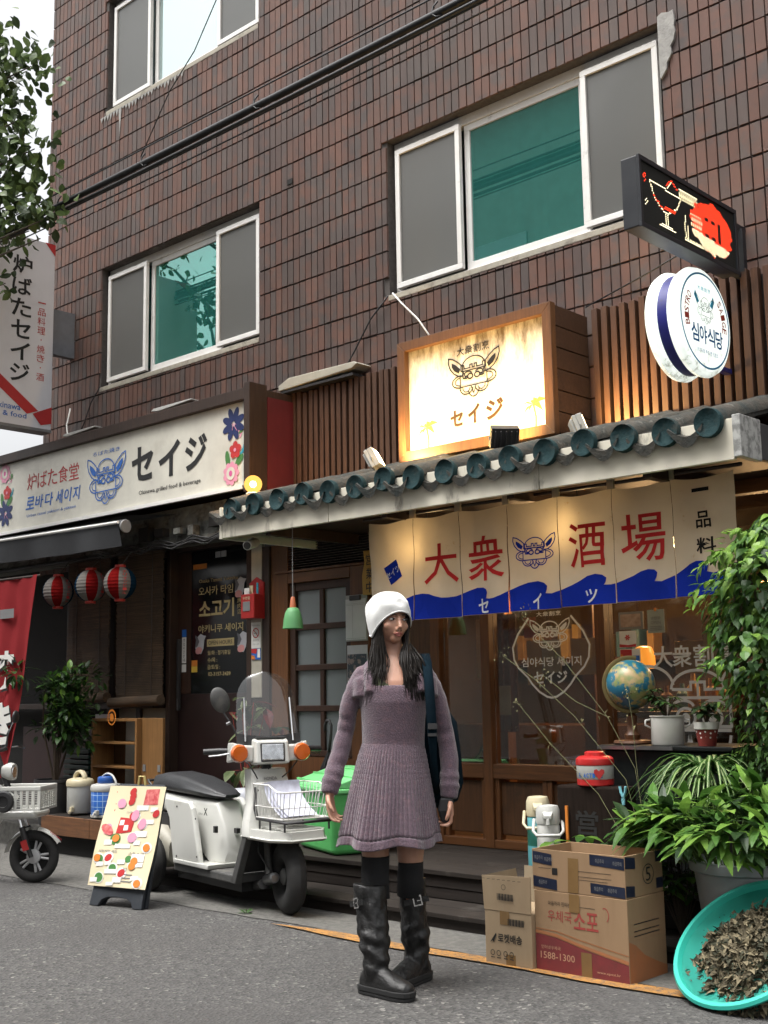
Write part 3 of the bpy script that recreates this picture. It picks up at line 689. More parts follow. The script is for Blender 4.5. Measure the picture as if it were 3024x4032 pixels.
ln(11, 14, 20, 19, 2); ln(22, 17, 32, 17, 2); ln(21, 18, 31, 18, 2); ln(22, 21, 22, 26, 1); ln(24, 21, 24, 26, 1); ln(16, 28, 31, 28, 1); ln(18, 27, 28, 27, 1)
for xx, yy in ((2, 6), (3, 5), (4, 6), (3, 7), (4, 8), (3, 9), (4, 5), (2, 7)): G[yy][xx] = 2
for xx, yy in ((3, 19), (4, 20), (3, 21), (5, 19), (4, 18)): G[yy][xx] = 1
ln(24, 5, 29, 1, 2); ln(29, 1, 35, 4, 2); ln(25, 6, 29, 2, 1)
for yy in range(3, 9):
    for xx in range(37, 56):
        if (xx + yy) % 2 == 0 or yy % 3 == 0: G[yy][xx] = 1
for yy in range(32):
    for xx in range(44, 94):
        cx_, cy_ = (xx - 70) / 25, (yy - 15) / 15; r_ = cx_ * cx_ + cy_ * cy_ + .35 * mn.noise((xx * .22, yy * .3, 0))
        if r_ < .75: G[yy][xx] = 2
        if r_ < .75 and 59 < xx < 80 and 10 < yy < 22 and (abs(xx - 69) > 7 or abs(yy - 16) > 3) and (xx % 7 < 4): G[yy][xx] = 0
        if r_ < .95 and yy > 21 + .08 * (xx - 60): G[yy][xx] = 1 if (xx * 7 + yy * 3) % 5 else 2
        if 47 < xx < 60 and 12 < yy < 24 and (xx * 3 + yy) % 6 < 2: G[yy][xx] = 1
for yy in range(16, 30): G[yy][41 + (yy // 5) % 2] = 1; G[yy][44] = 1 if yy > 20 else G[yy][44]
for xx in range(41, 60): G[29][xx] = 1; G[28][xx] = 1 if xx % 3 else 0
q = MB(); q.add([(-3.051, y0 + .02, z0 + .02), (-3.051, y1 - .02, z0 + .02), (-3.051, y1 - .02, z1 - .02), (-3.051, y0 + .02, z1 - .02)], [(0, 1, 2, 3)]); q.build('panel', M_off, ld)
pw, ph = (y1 - y0 - .05) / 96, (z1 - z0 - .05) / 32
for c, mm, nm in ((1, emat('led_cream', (1, .86, .52), 3.2), 'lit_dots'), (2, emat('led_red', (1, .045, .012), 3.0), 'lit_dots'), (0, P_('led_off', (.03, .032, .028)), 'unlit_dots')):
    q = MB()
    for yy in range(32):
        for xx in range(96):
            if G[yy][xx] == c:
                yc = y0 + .025 + (xx + .5) * pw; zc = z1 - .025 - (yy + .5) * ph; s_ = .0031
                q.add([(-3.0485, yc - s_, zc), (-3.0485, yc, zc - s_), (-3.0485, yc + s_, zc), (-3.0485, yc, zc + s_)], [(0, 1, 2, 3)])
    q.build(nm, mm, ld)['kind'] = 'stuff'
for bb in ((-3.115, -3.085, 6.30, 6.50, 3.62, 3.65), (-3.115, -3.085, 6.30, 6.50, 3.92, 3.95), (-3.10, -3.06, 6.40, 6.44, 3.655, 3.915)): q = MB(); q.box(*bb); q.build('bracket', M_case, ld)
# ------------------------------------------------------------------ blade sign at the corner
bl = thing('blade_sign', 'tall white blade sign with black brush characters and red stripes', 'sign', (-10.24, 5.75, 3.84))
M_blade = mat('blade_white', (.72, .72, .75), .45, col2=(.67, .67, .70), vs=4)
X = -10.2
q = MB(); q.box(X - .16, X, 5.23, 6.235, 3.84, 5.72); q.build('panel', M_blade, bl, bevel=.005)
q = MB(); q.box(X - .165, X + .004, 5.225, 6.24, 3.815, 3.842); q.build('bottom_rail', M_pgrey, bl)
q = MB(); q.box(X - .12, X - .04, 6.24, 6.515, 4.62, 5.08); q.build('mounting_box', mat('grey_steel', (.20, .21, .23), .6), bl)
Mx = SIDE(X + .003, 0, 0)
for i, ch in enumerate('炉ばたセイジ'): let('character', M_black, bl, lambda q: text(q, ch, 5.775, 5.985, 5.34 - i * .215, 5.52 - i * .215, Mx, .018))
let('lettering', M_pred, bl, lambda q: vtext(q, '一品料理・焼き・酒', 6.10, .085, 5.13, .093, .075, Mx, .0))
def _g(q):
    q.flat([(5.23, 4.63), (5.23, 4.50), (6.02 - .05, 3.965), (6.09, 4.01)], 0, Mx); q.flat([(6.03, 3.975), (6.235, 4.07), (6.235, 3.905), (6.12, 3.875)], 0, Mx)
    q.flat([(6.235, 5.72), (6.235, 5.60), (6.12, 5.72)], 0, Mx); q.flat([(5.23, 5.57), (5.55, 5.72), (5.40, 5.72), (5.23, 5.64)], 0, Mx)
let('red_stripe', M_pred, bl, _g, True)
let('lettering', M_pblue, bl, lambda q: (text(q, 'Okinawa', 5.60, 5.90, 3.985, 4.045, Mx, .008), text(q, 'grill & food', 5.55, 5.965, 3.90, 3.965, Mx, .008)))
# ------------------------------------------------------------------ floodlights and bulbs
def lamp_light(kind, name, loc, en, col=(1, .70, .36), target=None, size=1.9, blend=.6, rad=.03):
    l = bpy.data.lights.new(name, kind); l.energy = en; l.color = col
    if kind == 'SPOT': l.spot_size = size; l.spot_blend = blend
    l.shadow_soft_size = rad
    o = bpy.data.objects.new(name, l); COL.objects.link(o); o.location = loc
    if target is not None: o.rotation_euler = (Vector(loc) - Vector(target)).to_track_quat('Z', 'Y').to_euler()
    return o
M_bulb = emat('lit_bulb', (1, .66, .28), 14)
def flood(label, loc, target, bodymat, en, face=True):
    loc = Vector(loc); d_ = (Vector(target) - loc).normalized(); t = thing('floodlight', label, 'floodlight', tuple(loc - Vector((0, 0, .10))), 0, 'floodlights on the canopy roof')
    Mx = Matrix.Translation(loc) @ d_.to_track_quat('Z', 'Y').to_matrix().to_4x4()
    q = MB(); q.box(-.085, .085, -.065, .065, -.045, -.02, Mx); q.prism([(-.085, -.065), (.085, -.065), (.085, .065), (-.085, .065)], -.0195, .018, Mx)
    for i in range(5): q.box(-.07 + i * .032, -.063 + i * .032, -.05, .05, -.062, -.0455, Mx)
    q.build('housing', bodymat, t, bevel=.006)
    q = MB(); q.box(-.072, .072, -.052, .052, .0185, .021, Mx); q.build('lens', emat('flood_lens', (1, .74, .40), 9), t)
    q = MB(); sx = Mx @ Vector((.092, 0, -.01)); s2 = Mx @ Vector((-.092, 0, -.01)); b_ = loc - Vector((0, 0, .095))
    q.tube([sx, (sx + b_) / 2 + (sx - s2) * .15, b_ + (sx - s2) * .1, b_ - (sx - s2) * .1, (s2 + b_) / 2 - (sx - s2) * .15, s2], .006, 6); q.build('bracket', M_lampw, t, smooth=True)
    lo = lamp_light('SPOT', 'flood_beam', tuple(loc + d_ * .035), en, (1, .62, .22), target, R(150), .7, .05)
    lo.parent = t; lo.matrix_parent_inverse = WM[t].inverted()
    return t
M_blackmetal = mat('black_metal', (.02, .02, .022), .5, col2=(.035, .034, .033))
flood('white floodlight beside the slats at the foot of the lit sign box', (-5.46, 5.80, 2.815), (-4.95, 6.09, 3.12), M_lampw, 40)
flood('black floodlight facing the lit sign box from the front', (-4.33, 5.72, 2.775), (-4.75, 6.09, 3.12), M_blackmetal, 44)
flood('clear fronted floodlight at the foot of the slat screen behind the round sign', (-4.03, 6.10, 2.845), (-3.65, 6.40, 3.02), M_lampw, 38)
def globe_glass():
    m = bpy.data.materials.new('amber_globe_glass'); m.use_nodes = True; n = m.node_tree; n.nodes.clear(); out = n.nodes.new('ShaderNodeOutputMaterial')
    tr = n.nodes.new('ShaderNodeBsdfTransparent'); tr.inputs[0].default_value = (1, .9, .75, 1); em = n.nodes.new('ShaderNodeEmission'); em.inputs[0].default_value = (1, .50, .11, 1); em.inputs[1].default_value = .95
    mx = n.nodes.new('ShaderNodeMixShader'); mx.inputs[0].default_value = .55; n.links.new(tr.outputs[0], mx.inputs[1]); n.links.new(em.outputs[0], mx.inputs[2]); n.links.new(mx.outputs[0], out.inputs[0]); return m
sp = thing('round_bulkhead_lamp', 'glowing warm lamp where the long sign meets the tiled canopy', 'lamp', (-6.62, 5.72, 2.70))
q = MB(); q.lathe([(.05, 0), (.055, .02), (.045, .03)], 16, T(-6.62, 5.72, 2.69)); q.build('base', M_lampw, sp)
q = MB(); q.sphere((-6.62, 5.72, 2.782), .066, 16, 10); q.build('globe', globe_glass(), sp, smooth='all')
q = MB(); q.sphere((-6.62, 5.72, 2.782), .024, 12, 8); q.build('bulb', emat('bulb_core', (1, .70, .32), 30), sp, smooth='all')
lo = lamp_light('POINT', 'lamp_glow', (-6.62, 5.72, 2.782), 26, (1, .58, .20), rad=.03); lo.parent = sp; lo.matrix_parent_inverse = WM[sp].inverted()
# ------------------------------------------------------------------ deck and step
M_deck = wood('deck_wood', (.030, .024, .020), (.015, .012, .010), .8, axis=0, spec=.2, dirt=(.05, .044, .038))
M_deckd = wood('deck_riser_wood', (.026, .019, .015), (.014, .010, .008), .7, axis=0)
dk = thing('entrance_deck', 'dark plank deck with one step along the shop front', 'deck', (-5, 5.8, 0))
rr = random.Random(4)
for i in range(6):
    ya = 5.475 + i * .163
    q = MB(); q.box(-7.45, -2.45, ya, ya + .157, .217, .247 + rr.uniform(-.002, .002)); q.build('plank', M_deck, dk, bevel=.004)
for i in range(2):
    ya = 5.125 + i * .181
    q = MB(); q.box(-7.45, -2.45, ya, ya + .175, .060, .087); q.build('plank', M_deck, dk, bevel=.004)
q = MB(); q.box(-7.44, -2.46, 5.15, 5.47, 0, .0595); q.build('riser', M_deckd, dk)
q = MB(); q.box(-7.44, -2.46, 5.495, 5.515, .150, .2165); q.build('riser', M_deckd, dk)
q = MB(); q.box(-7.44, -2.46, 5.50, 5.52, .088, .146); q.build('riser', M_deckd, dk)
q = MB(); q.box(-7.44, -2.46, 5.53, 6.45, 0, .2165); q.build('core', M_dark, dk)
# ------------------------------------------------------------------ right shop front
M_wood = wood('orange_brown_wood', (.15, .060, .020), (.085, .034, .013), .5)
M_woodh = wood('orange_brown_wood_rail', (.15, .060, .020), (.085, .034, .013), .5, axis=0)
M_wpanel = wood('aged_wood_panel', (.105, .047, .020), (.055, .025, .012), .55, dirt=(.04, .022, .012))
M_sash = wood('dark_sash_wood', (.05, .022, .012), (.028, .013, .008), .55)
M_clear = glass('shop_glass', (.80, .80, .78), .05, .01)
M_frost = glass('frosted_glass', (.30, .33, .34), .10, .35, body=(.16, .185, .19), bodyfac=.78)
sf = thing('wooden_shopfront', 'orange brown wooden shop front with glass doors and lettering on glass', 'shop front', (-5, 6.47, .25))
def member(name, x0, x1, z0, z1, m, y0=6.42, y1=6.52, par=None, bev=.004):
    q = MB(); q.box(x0, x1, y0, y1, z0, z1); return q.build(name, m, par or sf, bevel=bev)
member('post', -7.30, -7.215, .25, 2.44, M_brown, 6.40, 6.52); member('post', -7.213, -7.02, .25, 2.44, M_wood)
member('post', -6.335, -6.14, .25, 2.205, M_wood); member('head_rail', -7.018, -6.337, 2.125, 2.205, M_woodh)
member('post', -5.56, -5.475, .25, 2.44, M_wood); member('post', -5.114, -5.04, .25, 2.44, M_wood); member('post', -4.20, -4.13, .25, 2.44, M_wood, 6.41)
member('post', -2.98, -2.86, .25, 2.44, M_wood, 6.40); member('corner_post', -2.855, -2.80, .0, 2.62, M_brown, 6.30, 6.51)
member('sill_rail', -6.139, -2.981, .25, .305, M_woodh, 6.425, 6.515)
for xa, xb in ((-6.139, -5.561), (-5.474, -5.115), (-5.039, -4.201), (-4.129, -2.981)):
    member('mid_rail', xa, xb, .695, .79, M_woodh, 6.425, 6.515)
    member('head_rail', xa, xb, 2.36, 2.439, M_woodh, 6.425, 6.515)
    n = max(1, round((xb - xa) / .42)); w1 = (xb - xa) / n
    for i in range(n):
        member('panel', xa + i * w1 + .035, xa + (i + 1) * w1 - .035, .335, .675, M_wpanel, 6.462, 6.482, bev=.008)
        member('stile', xa + i * w1 + .001, xa + i * w1 + .036, .306, .694, M_wood, 6.44, 6.50); member('stile', xa + (i + 1) * w1 - .036, xa + (i + 1) * w1 - .001, .306, .694, M_wood, 6.44, 6.50)
    if xa > -6: member('pane', xa, xb, .791, 2.359, M_clear, 6.468, 6.474, bev=0)
member('wall_panel', -6.139, -5.561, .79, 2.36, M_wpanel, 6.45, 6.48)
# lattice door
dr = member('lattice_door', -6.337 - .68, -6.338, .25, .80, M_wood, 6.45, 6.50)
for xa, xb in ((-7.017, -6.955), (-6.40, -6.338)): member('door_stile', xa, xb, .801, 2.124, M_sash, 6.44, 6.505, dr)
for z in (.801, 1.135, 1.445, 1.755, 2.06): member('door_bar', -6.954, -6.401, z, z + (.045 if z < 2 else .063), M_sash, 6.445, 6.50, dr)
zs = [.846, 1.18, 1.49, 1.80, 2.06]; ze = [1.135, 1.445, 1.755, 2.06]
for a, b_ in zip(zs, ze):
    member('door_muntin', -6.692, -6.648, a, b_, M_sash, 6.448, 6.497, dr)
    member('door_pane', -6.954, -6.692, a, b_, M_frost, 6.470, 6.476, dr, 0); member('door_pane', -6.648, -6.401, a, b_, M_frost, 6.470, 6.476, dr, 0)
# louvre
lv = member('louvre', -7.16, -6.13, 2.207, 2.225, M_wood, 6.41, 6.52)
q = MB(); q.box(-7.16, -6.13, 6.50, 6.515, 2.226, 2.439); q.build('louvre_back', M_dark, lv)
for i in range(11):
    q = MB(); z = 2.232 + i * .0192; q.prism([(6.425, z), (6.49, z + .018), (6.492, z + .013), (6.427, z - .005)], 0, 1.03, SIDE(-7.16, 0, 0)); q.build('louvre_slat', M_brown, lv)
# lettering stuck on the glass
M_decal = mat('white_vinyl', (.82, .82, .80), .5, col2=(.76, .76, .74))
Mg = FRONT(0, 6.464, 0)
def oval(rx, k): 
    return [(-4.574 + x * rx, 1.50 + y * k) for x, y in [(-.55, .80), (-.85, .45), (-1, .15), (-.97, -.12), (-.85, -.32), (-.62, -.52), (-.50, -.68), (-.32, -.85), (-.12, -.96), (0, -.98), (.12, -.96), (.32, -.85), (.50, -.68), (.62, -.52), (.85, -.32), (.97, -.12), (1, .15), (.85, .45), (.55, .80)]]
def _g(q):
    q.stroke(oval(.30, .29), .013, False, 0, Mg)
    emblem(q, -4.573, 1.615, .155, .105, .0075, Mg, True, 0, .0)
    for i, ch in enumerate('大衆割烹'): text(q, ch, -4.675 + i * .05, -4.632 + i * .05, 1.738, 1.768, Mg, .01)
    text(q, '심야식당 세이지', -4.805, -4.34, 1.415, 1.475, Mg, .012); text(q, 'セイジ', -4.71, -4.45, 1.305, 1.385, Mg, .022)
let('glass_lettering', M_decal, sf, _g)
def _g(q):
    for ch, a in zip('大衆割烹', (-3.823, -3.698, -3.557, -3.418)): text(q, ch, a, a + .128, 1.385, 1.512, Mg, .014)
    lw_ = .017
    q.stroke(arc(-3.545, 1.255, .17, .11, 0, 180, 14), lw_, False, .0004, Mg); q.stroke(arc(-3.87, 1.27, .17, .125, 5, 100, 10), lw_, False, .0008, Mg); q.stroke(arc(-3.22, 1.27, .17, .125, 80, 175, 10), lw_, False, .0012, Mg)
    q.stroke([(-3.71, 1.255), (-3.585, 1.252), (-3.585, 1.295), (-3.54, 1.295), (-3.54, 1.212)], lw_, False, .0016, Mg); q.stroke([(-3.54, 1.2955), (-3.495, 1.295), (-3.495, 1.252), (-3.37, 1.255)], lw_, False, .002, Mg)
    q.stroke([(-3.74, 1.205), (-3.34, 1.205)], lw_, False, .0024, Mg); q.stroke([(-3.74, 1.20), (-3.74, 1.04), (-3.34, 1.04), (-3.34, 1.20)], lw_, False, .0028, Mg)
    for s in (-1, 1):
        q.stroke(ell(-3.54 + s * .085, 1.09, .06, .055, 18), lw_, True, .0032, Mg); q.flat(ell(-3.54 + s * .085, 1.09, .028, .028, 12), .0036, Mg); q.stroke(arc(-3.54 + s * .10, 1.15, .07, .04, 10, 170, 8), lw_, False, .004, Mg)
    q.stroke([(-3.74, 1.02), (-3.34, 1.02)], .02, False, .0044, Mg)
    for k in (-.13, 0, .13): q.stroke(arc(-3.54 + k, 1.0, .065, .10, -175, -5, 8), lw_, False, .005, Mg)
let('glass_lettering', M_decal, sf, _g)
# ------------------------------------------------------------------ shop interior
M_int = mat('interior_wall', (.085, .045, .022), .8, col2=(.045, .025, .014), vs=2.5); M_intf = mat('interior_floor', (.05, .04, .033), .7)
it = thing('shop_interior', 'dim wooden room behind the shop windows', 'room', (-5, 7.8, .25))
q = MB(); q.box(-7.0, -2.80, 6.60, 9.4, .249, 2.6); o = q.build('room_shell', M_int, it)
bm = bmesh.new(); bm.from_mesh(o.data)
for f_ in list(bm.faces):
    if f_.calc_center_median().y < 6.7 - 7.8 and abs(f_.normal.y) > .9: bm.faces.remove(f_)
bmesh.ops.reverse_faces(bm, faces=bm.faces); bm.to_mesh(o.data); bm.free()
def ibox(name, x0, x1, y0, y1, z0, z1, m): q = MB(); q.box(x0, x1, y0, y1, z0, z1); return q.build(name, m, it, bevel=.006)
ibox('post', -4.83, -4.73, 7.2, 7.3, .25, 2.6, M_wood); ibox('post', -3.55, -3.46, 7.6, 7.7, .25, 2.6, M_wood); ibox('post', -5.9, -5.8, 7.6, 7.7, .25, 2.6, M_wood)
ibox('counter', -6.6, -4.9, 7.9, 8.4, .25, 1.0, M_wpanel); ibox('counter', -4.1, -2.85, 7.0, 7.35, .25, 1.12, M_wpanel)
ibox('shelf', -4.2, -2.85, 8.9, 9.3, 1.35, 1.39, M_wood); ibox('shelf', -6.9, -5.2, 8.9, 9.3, 1.5, 1.54, M_wood)
rr = random.Random(21); cols = [(.55, .30, .08), (.40, .06, .04), (.5, .42, .3), (.10, .22, .28), (.6, .38, .12), (.2, .1, .05)]
imats = [mat('interior_thing_%s' % n, c, .6) for n, c in zip(('amber', 'red', 'cream', 'teal', 'yellow', 'brown'), cols)]
for i in range(12):
    x = -4.15 + i * .105; h_ = rr.uniform(.14, .26); q = MB()
    q.lathe([(.035, 0), (.04, .02), (.04, h_ * .62), (.016, h_ * .75), (.014, h_), (.0, h_)], 12, T(x, 7.12 + rr.uniform(-.05, .08), 1.12)); q.build('bottle', rr.choice(imats), it, smooth=True)
for i in range(11):
    x = -6.85 + i * .15; h_ = rr.uniform(.15, .3); ibox('shelf_item', x, x + rr.uniform(.06, .12), 8.95, 9.1, 1.54, 1.54 + h_, rr.choice(imats))
for i in range(9):
    x = -4.15 + i * .14; h_ = rr.uniform(.15, .3); ibox('shelf_item', x, x + rr.uniform(.06, .12), 8.95, 9.1, 1.39, 1.39 + h_, rr.choice(imats))
for i, (x, z, w_, h_, c) in enumerate([(-5.42, 1.35, .16, .42, 4), (-5.25, 1.1, .12, .2, 2), (-4.98, 1.3, .13, .3, 0), (-4.86, 1.38, .16, .22, 2), (-4.62, 1.36, .2, .24, 0), (-5.0, 1.62, .1, .14, 1), (-3.85, 1.35, .2, .2, 0), (-3.65, 1.36, .16, .28, 4), (-3.25, 1.5, .14, .18, 1)]):
    ibox('wall_note', x, x + w_, 6.76, 6.765, z, z + h_, imats[c])
q = MB(); q.grid(lambda u, v: (-5.36 + .22 * u, 6.86 + .02 * math.sin(u * 22), .98 + .82 * v), 24, 2)
q.build('patterned_cloth', mat('maroon_print', (.13, .025, .02), .9, col2=(.34, .17, .09), vs=38, lo=.60, hi=.66), it)
for i, (x, z) in enumerate(((-5.5, 2.05), (-4.5, 2.1), (-3.6, 2.05))):
    q = MB(); q.lathe([(.05, 0), (.09, -.10), (.085, -.10), (.045, -.005)], 14, T(x, 7.6, z)); q.build('pendant_shade', imats[5], it, smooth=True)
    q = MB(); q.sphere((x, 7.6, z - .07), .03, 10, 6); q.build('pendant_bulb', M_bulb, it)
    lo = lamp_light('POINT', 'pendant_glow', (x, 7.6, z - .13), 20, (1, .60, .28), rad=.04); lo.parent = it; lo.matrix_parent_inverse = WM[it].inverted()
tlp = thing('table_lamp', 'glowing orange table lamp inside the shop window, behind the globe', 'lamp', (-4.15, 6.9, 1.12))
q = MB(); q.lathe([(.05, 0), (.05, .02), (.012, .03), (.012, .28)], 14, T(-4.15, 6.9, 1.12)); q.build('base', M_blackmetal, tlp, smooth=True)
q = MB(); q.lathe([(.085, .27), (.080, .36), (.060, .405), (.03, .415), (.001, .415)], 20, T(-4.15, 6.9, 1.12), sx=.8); q.build('shade', emat('orange_shade', (1, .34, .03), .62), tlp, smooth=True)
ibox('ledge', -4.40, -2.9, 6.78, 7.0, 1.08, 1.12, M_wpanel)
# ------------------------------------------------------------------ split curtain over the doors
def noren_mat(name, col, tr=.45, stain=True):
    m = bpy.data.materials.new(name); m.use_nodes = True; n = m.node_tree; n.nodes.clear()
    out = n.nodes.new('ShaderNodeOutputMaterial'); p = _pos(n)
    c = _mix(n, _ramp(n, _noise(n, p, 3.5, 5), .35, .7), col, tuple(x * .86 for x in col))
    if stain: c = _mix(n, _ramp(n, _noise(n, p, 14, 6, .7), .64, .74), c, tuple(x * y for x, y in zip(col, (.75, .62, .45))))
    d1 = n.nodes.new('ShaderNodeBsdfDiffuse'); d2 = n.nodes.new('ShaderNodeBsdfTranslucent'); n.links.new(c, d1.inputs[0]); n.links.new(c, d2.inputs[0])
    bp = n.nodes.new('ShaderNodeBump'); bp.inputs['Strength'].default_value = .25; bp.inputs['Distance'].default_value = .003; n.links.new(_noise(n, p, 420, 2), bp.inputs['Height']); n.links.new(bp.outputs[0], d1.inputs['Normal'])
    mx = n.nodes.new('ShaderNodeMixShader'); mx.inputs[0].default_value = tr; n.links.new(d1.outputs[0], mx.inputs[1]); n.links.new(d2.outputs[0], mx.inputs[2]); n.links.new(mx.outputs[0], out.inputs[0]); return m
M_cloth = noren_mat('cream_canvas', (.62, .55, .43), .42); M_clothb = noren_mat('blue_print', (.012, .030, .30), .25, False); M_clothr = noren_mat('red_print', (.50, .035, .035), .25, False); M_clothk = noren_mat('black_print', (.02, .02, .02), .1, False); M_clothw = noren_mat('white_print', (.6, .6, .6), .2, False)
nr = thing('shop_curtain', 'cream split curtain with red characters, lion face and blue waves', 'curtain', (-4.19, 5.75, 1.71))
XS = [-5.494, -5.101, -4.725, -4.354, -3.990, -3.620, -3.249, -2.880]
def ny(x, z):
    a = (2.37 - z) / .65
    return 5.75 + a * (.012 * math.sin(x * 9.1 + 1) + .006 * math.sin(x * 27 + z * 3)) + .010 * math.sin((x - XS[0]) / .37 * 2 * math.pi) * (1 - a) + .05 * a * .3 + .004 * math.sin(z * 20 + x * 13)
def ntop(x):
    k = max(i for i in range(7) if x >= XS[i] - 1e-6); t_ = (x - XS[k]) / (XS[k + 1] - XS[k]); return 2.372 - .020 * math.sin(math.pi * t_)
for k in range(7):
    a, b_ = XS[k] + .0015, XS[k + 1] - .0015; zb = 1.712 + .004 * k
    q = MB(); q.grid(lambda u, v: (lambda x, z: (x + (.005 * (1 - v) * (1 if u < .5 else -1) if k in (0, 2, 3) else 0) * abs(2 * u - 1), ny(x, z), z))(a + (b_ - a) * u, zb + (ntop(a + (b_ - a) * u) - zb) * v), 14, 22)
    q.build('curtain_panel', M_cloth, nr, smooth='all')
for x in XS[1:-1]:
    q = MB(); q.box(x - .022, x + .022, 5.742, 5.758, 2.366, 2.42); q.build('hanging_tab', M_cloth, nr)
q = MB(); q.tube([(-5.55, 5.765, 2.40), (-2.84, 5.765, 2.40)], .011, 8); q.build('rod', M_brown, nr)
def conform(q, off=.0025, step=.03):
    bm = bmesh.new(); vs = [bm.verts.new(v) for v in q.v]
    for f_ in q.f:
        try: bm.faces.new([vs[i] for i in f_])
        except ValueError: pass
    xs_ = [v[0] for v in q.v]; x = math.floor(min(xs_) / step) * step
    while x < max(xs_):
        x += step; bmesh.ops.bisect_plane(bm, geom=bm.verts[:] + bm.edges[:] + bm.faces[:], plane_co=(x, 0, 0), plane_no=(1, 0, 0))
    bm.verts.index_update(); r_ = MB(); r_.v = [(v.co.x, ny(v.co.x, v.co.z) - off, v.co.z) for v in bm.verts]; r_.f = [tuple(v.index for v in f_.verts) for f_ in bm.faces]; r_.mi = [0] * len(r_.f); bm.free(); return r_
FN = FRONT(0, 5.75, 0)
def npart(name, m, fn, off=.0025): q = MB(); fn(q); conform(q, off).build(name, m, nr)
wave = [(-5.486, 1.80), (-5.38, 1.80), (-5.28, 1.815), (-5.184, 1.850), (-5.10, 1.874), (-5.038, 1.879), (-4.98, 1.872), (-4.936, 1.857), (-4.88, 1.843), (-4.837, 1.842), (-4.77, 1.846), (-4.719, 1.857), (-4.66, 1.872), (-4.60, 1.884), (-4.546, 1.882), (-4.522, 1.870), (-4.515, 1.85), (-4.524, 1.83), (-4.529, 1.816), (-4.50, 1.812), (-4.464, 1.814), (-4.41, 1.828), (-4.353, 1.850), (-4.28, 1.873), (-4.217, 1.887), (-4.15, 1.892), (-4.11, 1.880), (-4.089, 1.860), (-4.095, 1.84), (-4.106, 1.819), (-4.06, 1.815), (-3.975, 1.830), (-3.91, 1.85), (-3.848, 1.873), (-3.80, 1.893), (-3.743, 1.901), (-3.70, 1.893), (-3.676, 1.875), (-3.682, 1.852), (-3.693, 1.837), (-3.65, 1.836), (-3.608, 1.843), (-3.56, 1.855), (-3.508, 1.870), (-3.46, 1.893), (-3.418, 1.902), (-3.38, 1.897), (-3.362, 1.880), (-3.368, 1.856), (-3.382, 1.834), (-3.335, 1.830), (-3.249, 1.857), (-3.20, 1.885), (-3.162, 1.907), (-3.12, 1.919), (-3.075, 1.917), (-3.045, 1.893), (-3.055, 1.86), (-3.02, 1.85), (-2.95, 1.86), (-2.882, 1.88)]
def blue_wave():
    for k in range(7):
        a, b_ = XS[k] + .004, XS[k + 1] - .004; zb = 1.714 + .004 * k
        pl = [(a, zb)] + [(b_, zb)]
        top = [p for p in wave if a + .004 < p[0] < b_ - .004]
        def hz(x):
            for p0_, p1_ in zip(wave, wave[1:]):
                if p0_[0] <= x <= p1_[0]: return p0_[1] + (p1_[1] - p0_[1]) * (x - p0_[0]) / (p1_[0] - p0_[0])
            return 1.85
        pl = [(a, zb), (b_, zb), (b_, hz(b_))] + top[::-1] + [(a, hz(a))]
        npart('wave_print', M_clothb, lambda q: q.flat(pl, 0, FN), .0035)
blue_wave()
npart('red_character', M_clothr, lambda q: text(q, '大', -5.018, -4.745, 1.932, 2.182, FN, .008)); npart('red_character', M_clothr, lambda q: text(q, '衆', -4.662, -4.385, 1.922, 2.195, FN, .008))
npart('red_character', M_clothr, lambda q: text(q, '酒', -3.922, -3.668, 1.945, 2.20, FN, .008)); npart('red_character', M_clothr, lambda q: text(q, '場', -3.575, -3.292, 1.945, 2.210, FN, .008))
npart('emblem', M_clothb, lambda q: emblem(q, -4.162, 2.062, .152, .103, .0065, FN))
for ch, a, b_, c, e in (('一', -3.124, -3.021, 2.283, 2.303), ('品', -3.11, -3.019, 2.09, 2.178), ('料', -3.112, -2.999, 1.955, 2.04)): npart('black_character', M_clothk, lambda q: text(q, ch, a, b_, c, e, FN, .018))
npart('blue_diamond', M_clothb, lambda q: q.flat([(-5.372, 2.066), (-5.312, 1.953), (-5.193, 2.001), (-5.245, 2.114)], 0, FN))
npart('white_character', M_clothw, lambda q: text(q, 'セイツ', -.072, .072, -.022, .022, FN @ T(-5.282, 2.033, 0) @ RZ(22), .006), .005)
for ch, a, b_, c, e in (('セ', -4.593, -4.509, 1.728, 1.815), ('イ', -4.184, -4.132, 1.73, 1.822), ('ツ', -3.812, -3.73, 1.74, 1.818)): npart('white_character', M_clothw, lambda q: text(q, ch, a, b_, c, e, FN, .016), .006)
# bulbs hung behind the curtain
for i, x in enumerate((-5.13, -3.96)):
    t = thing('bare_bulb', ['bare bulb glowing through the curtain near the blue diamond', 'bare bulb glowing through the curtain above the lion face'][i], 'bulb', (x, 5.92, 2.2), 0, 'bulbs behind the curtain')
    q = MB(); q.tube([(x, 5.92, 2.44), (x, 5.92, 2.29)], .006, 6); q.lathe([(.014, .0), (.014, .05), (.006, .06)], 10, T(x, 5.92, 2.24)); q.build('socket', M_blackmetal, t)
    q = MB(); q.sphere((x, 5.92, 2.215), .027, 12, 8); q.build('bulb', M_bulb, t, smooth='all')
    lo = lamp_light('POINT', 'bulb_glow', (x, 5.90, 2.20), 1.5, (1, .66, .30), rad=.03); lo.parent = t; lo.matrix_parent_inverse = WM[t].inverted()
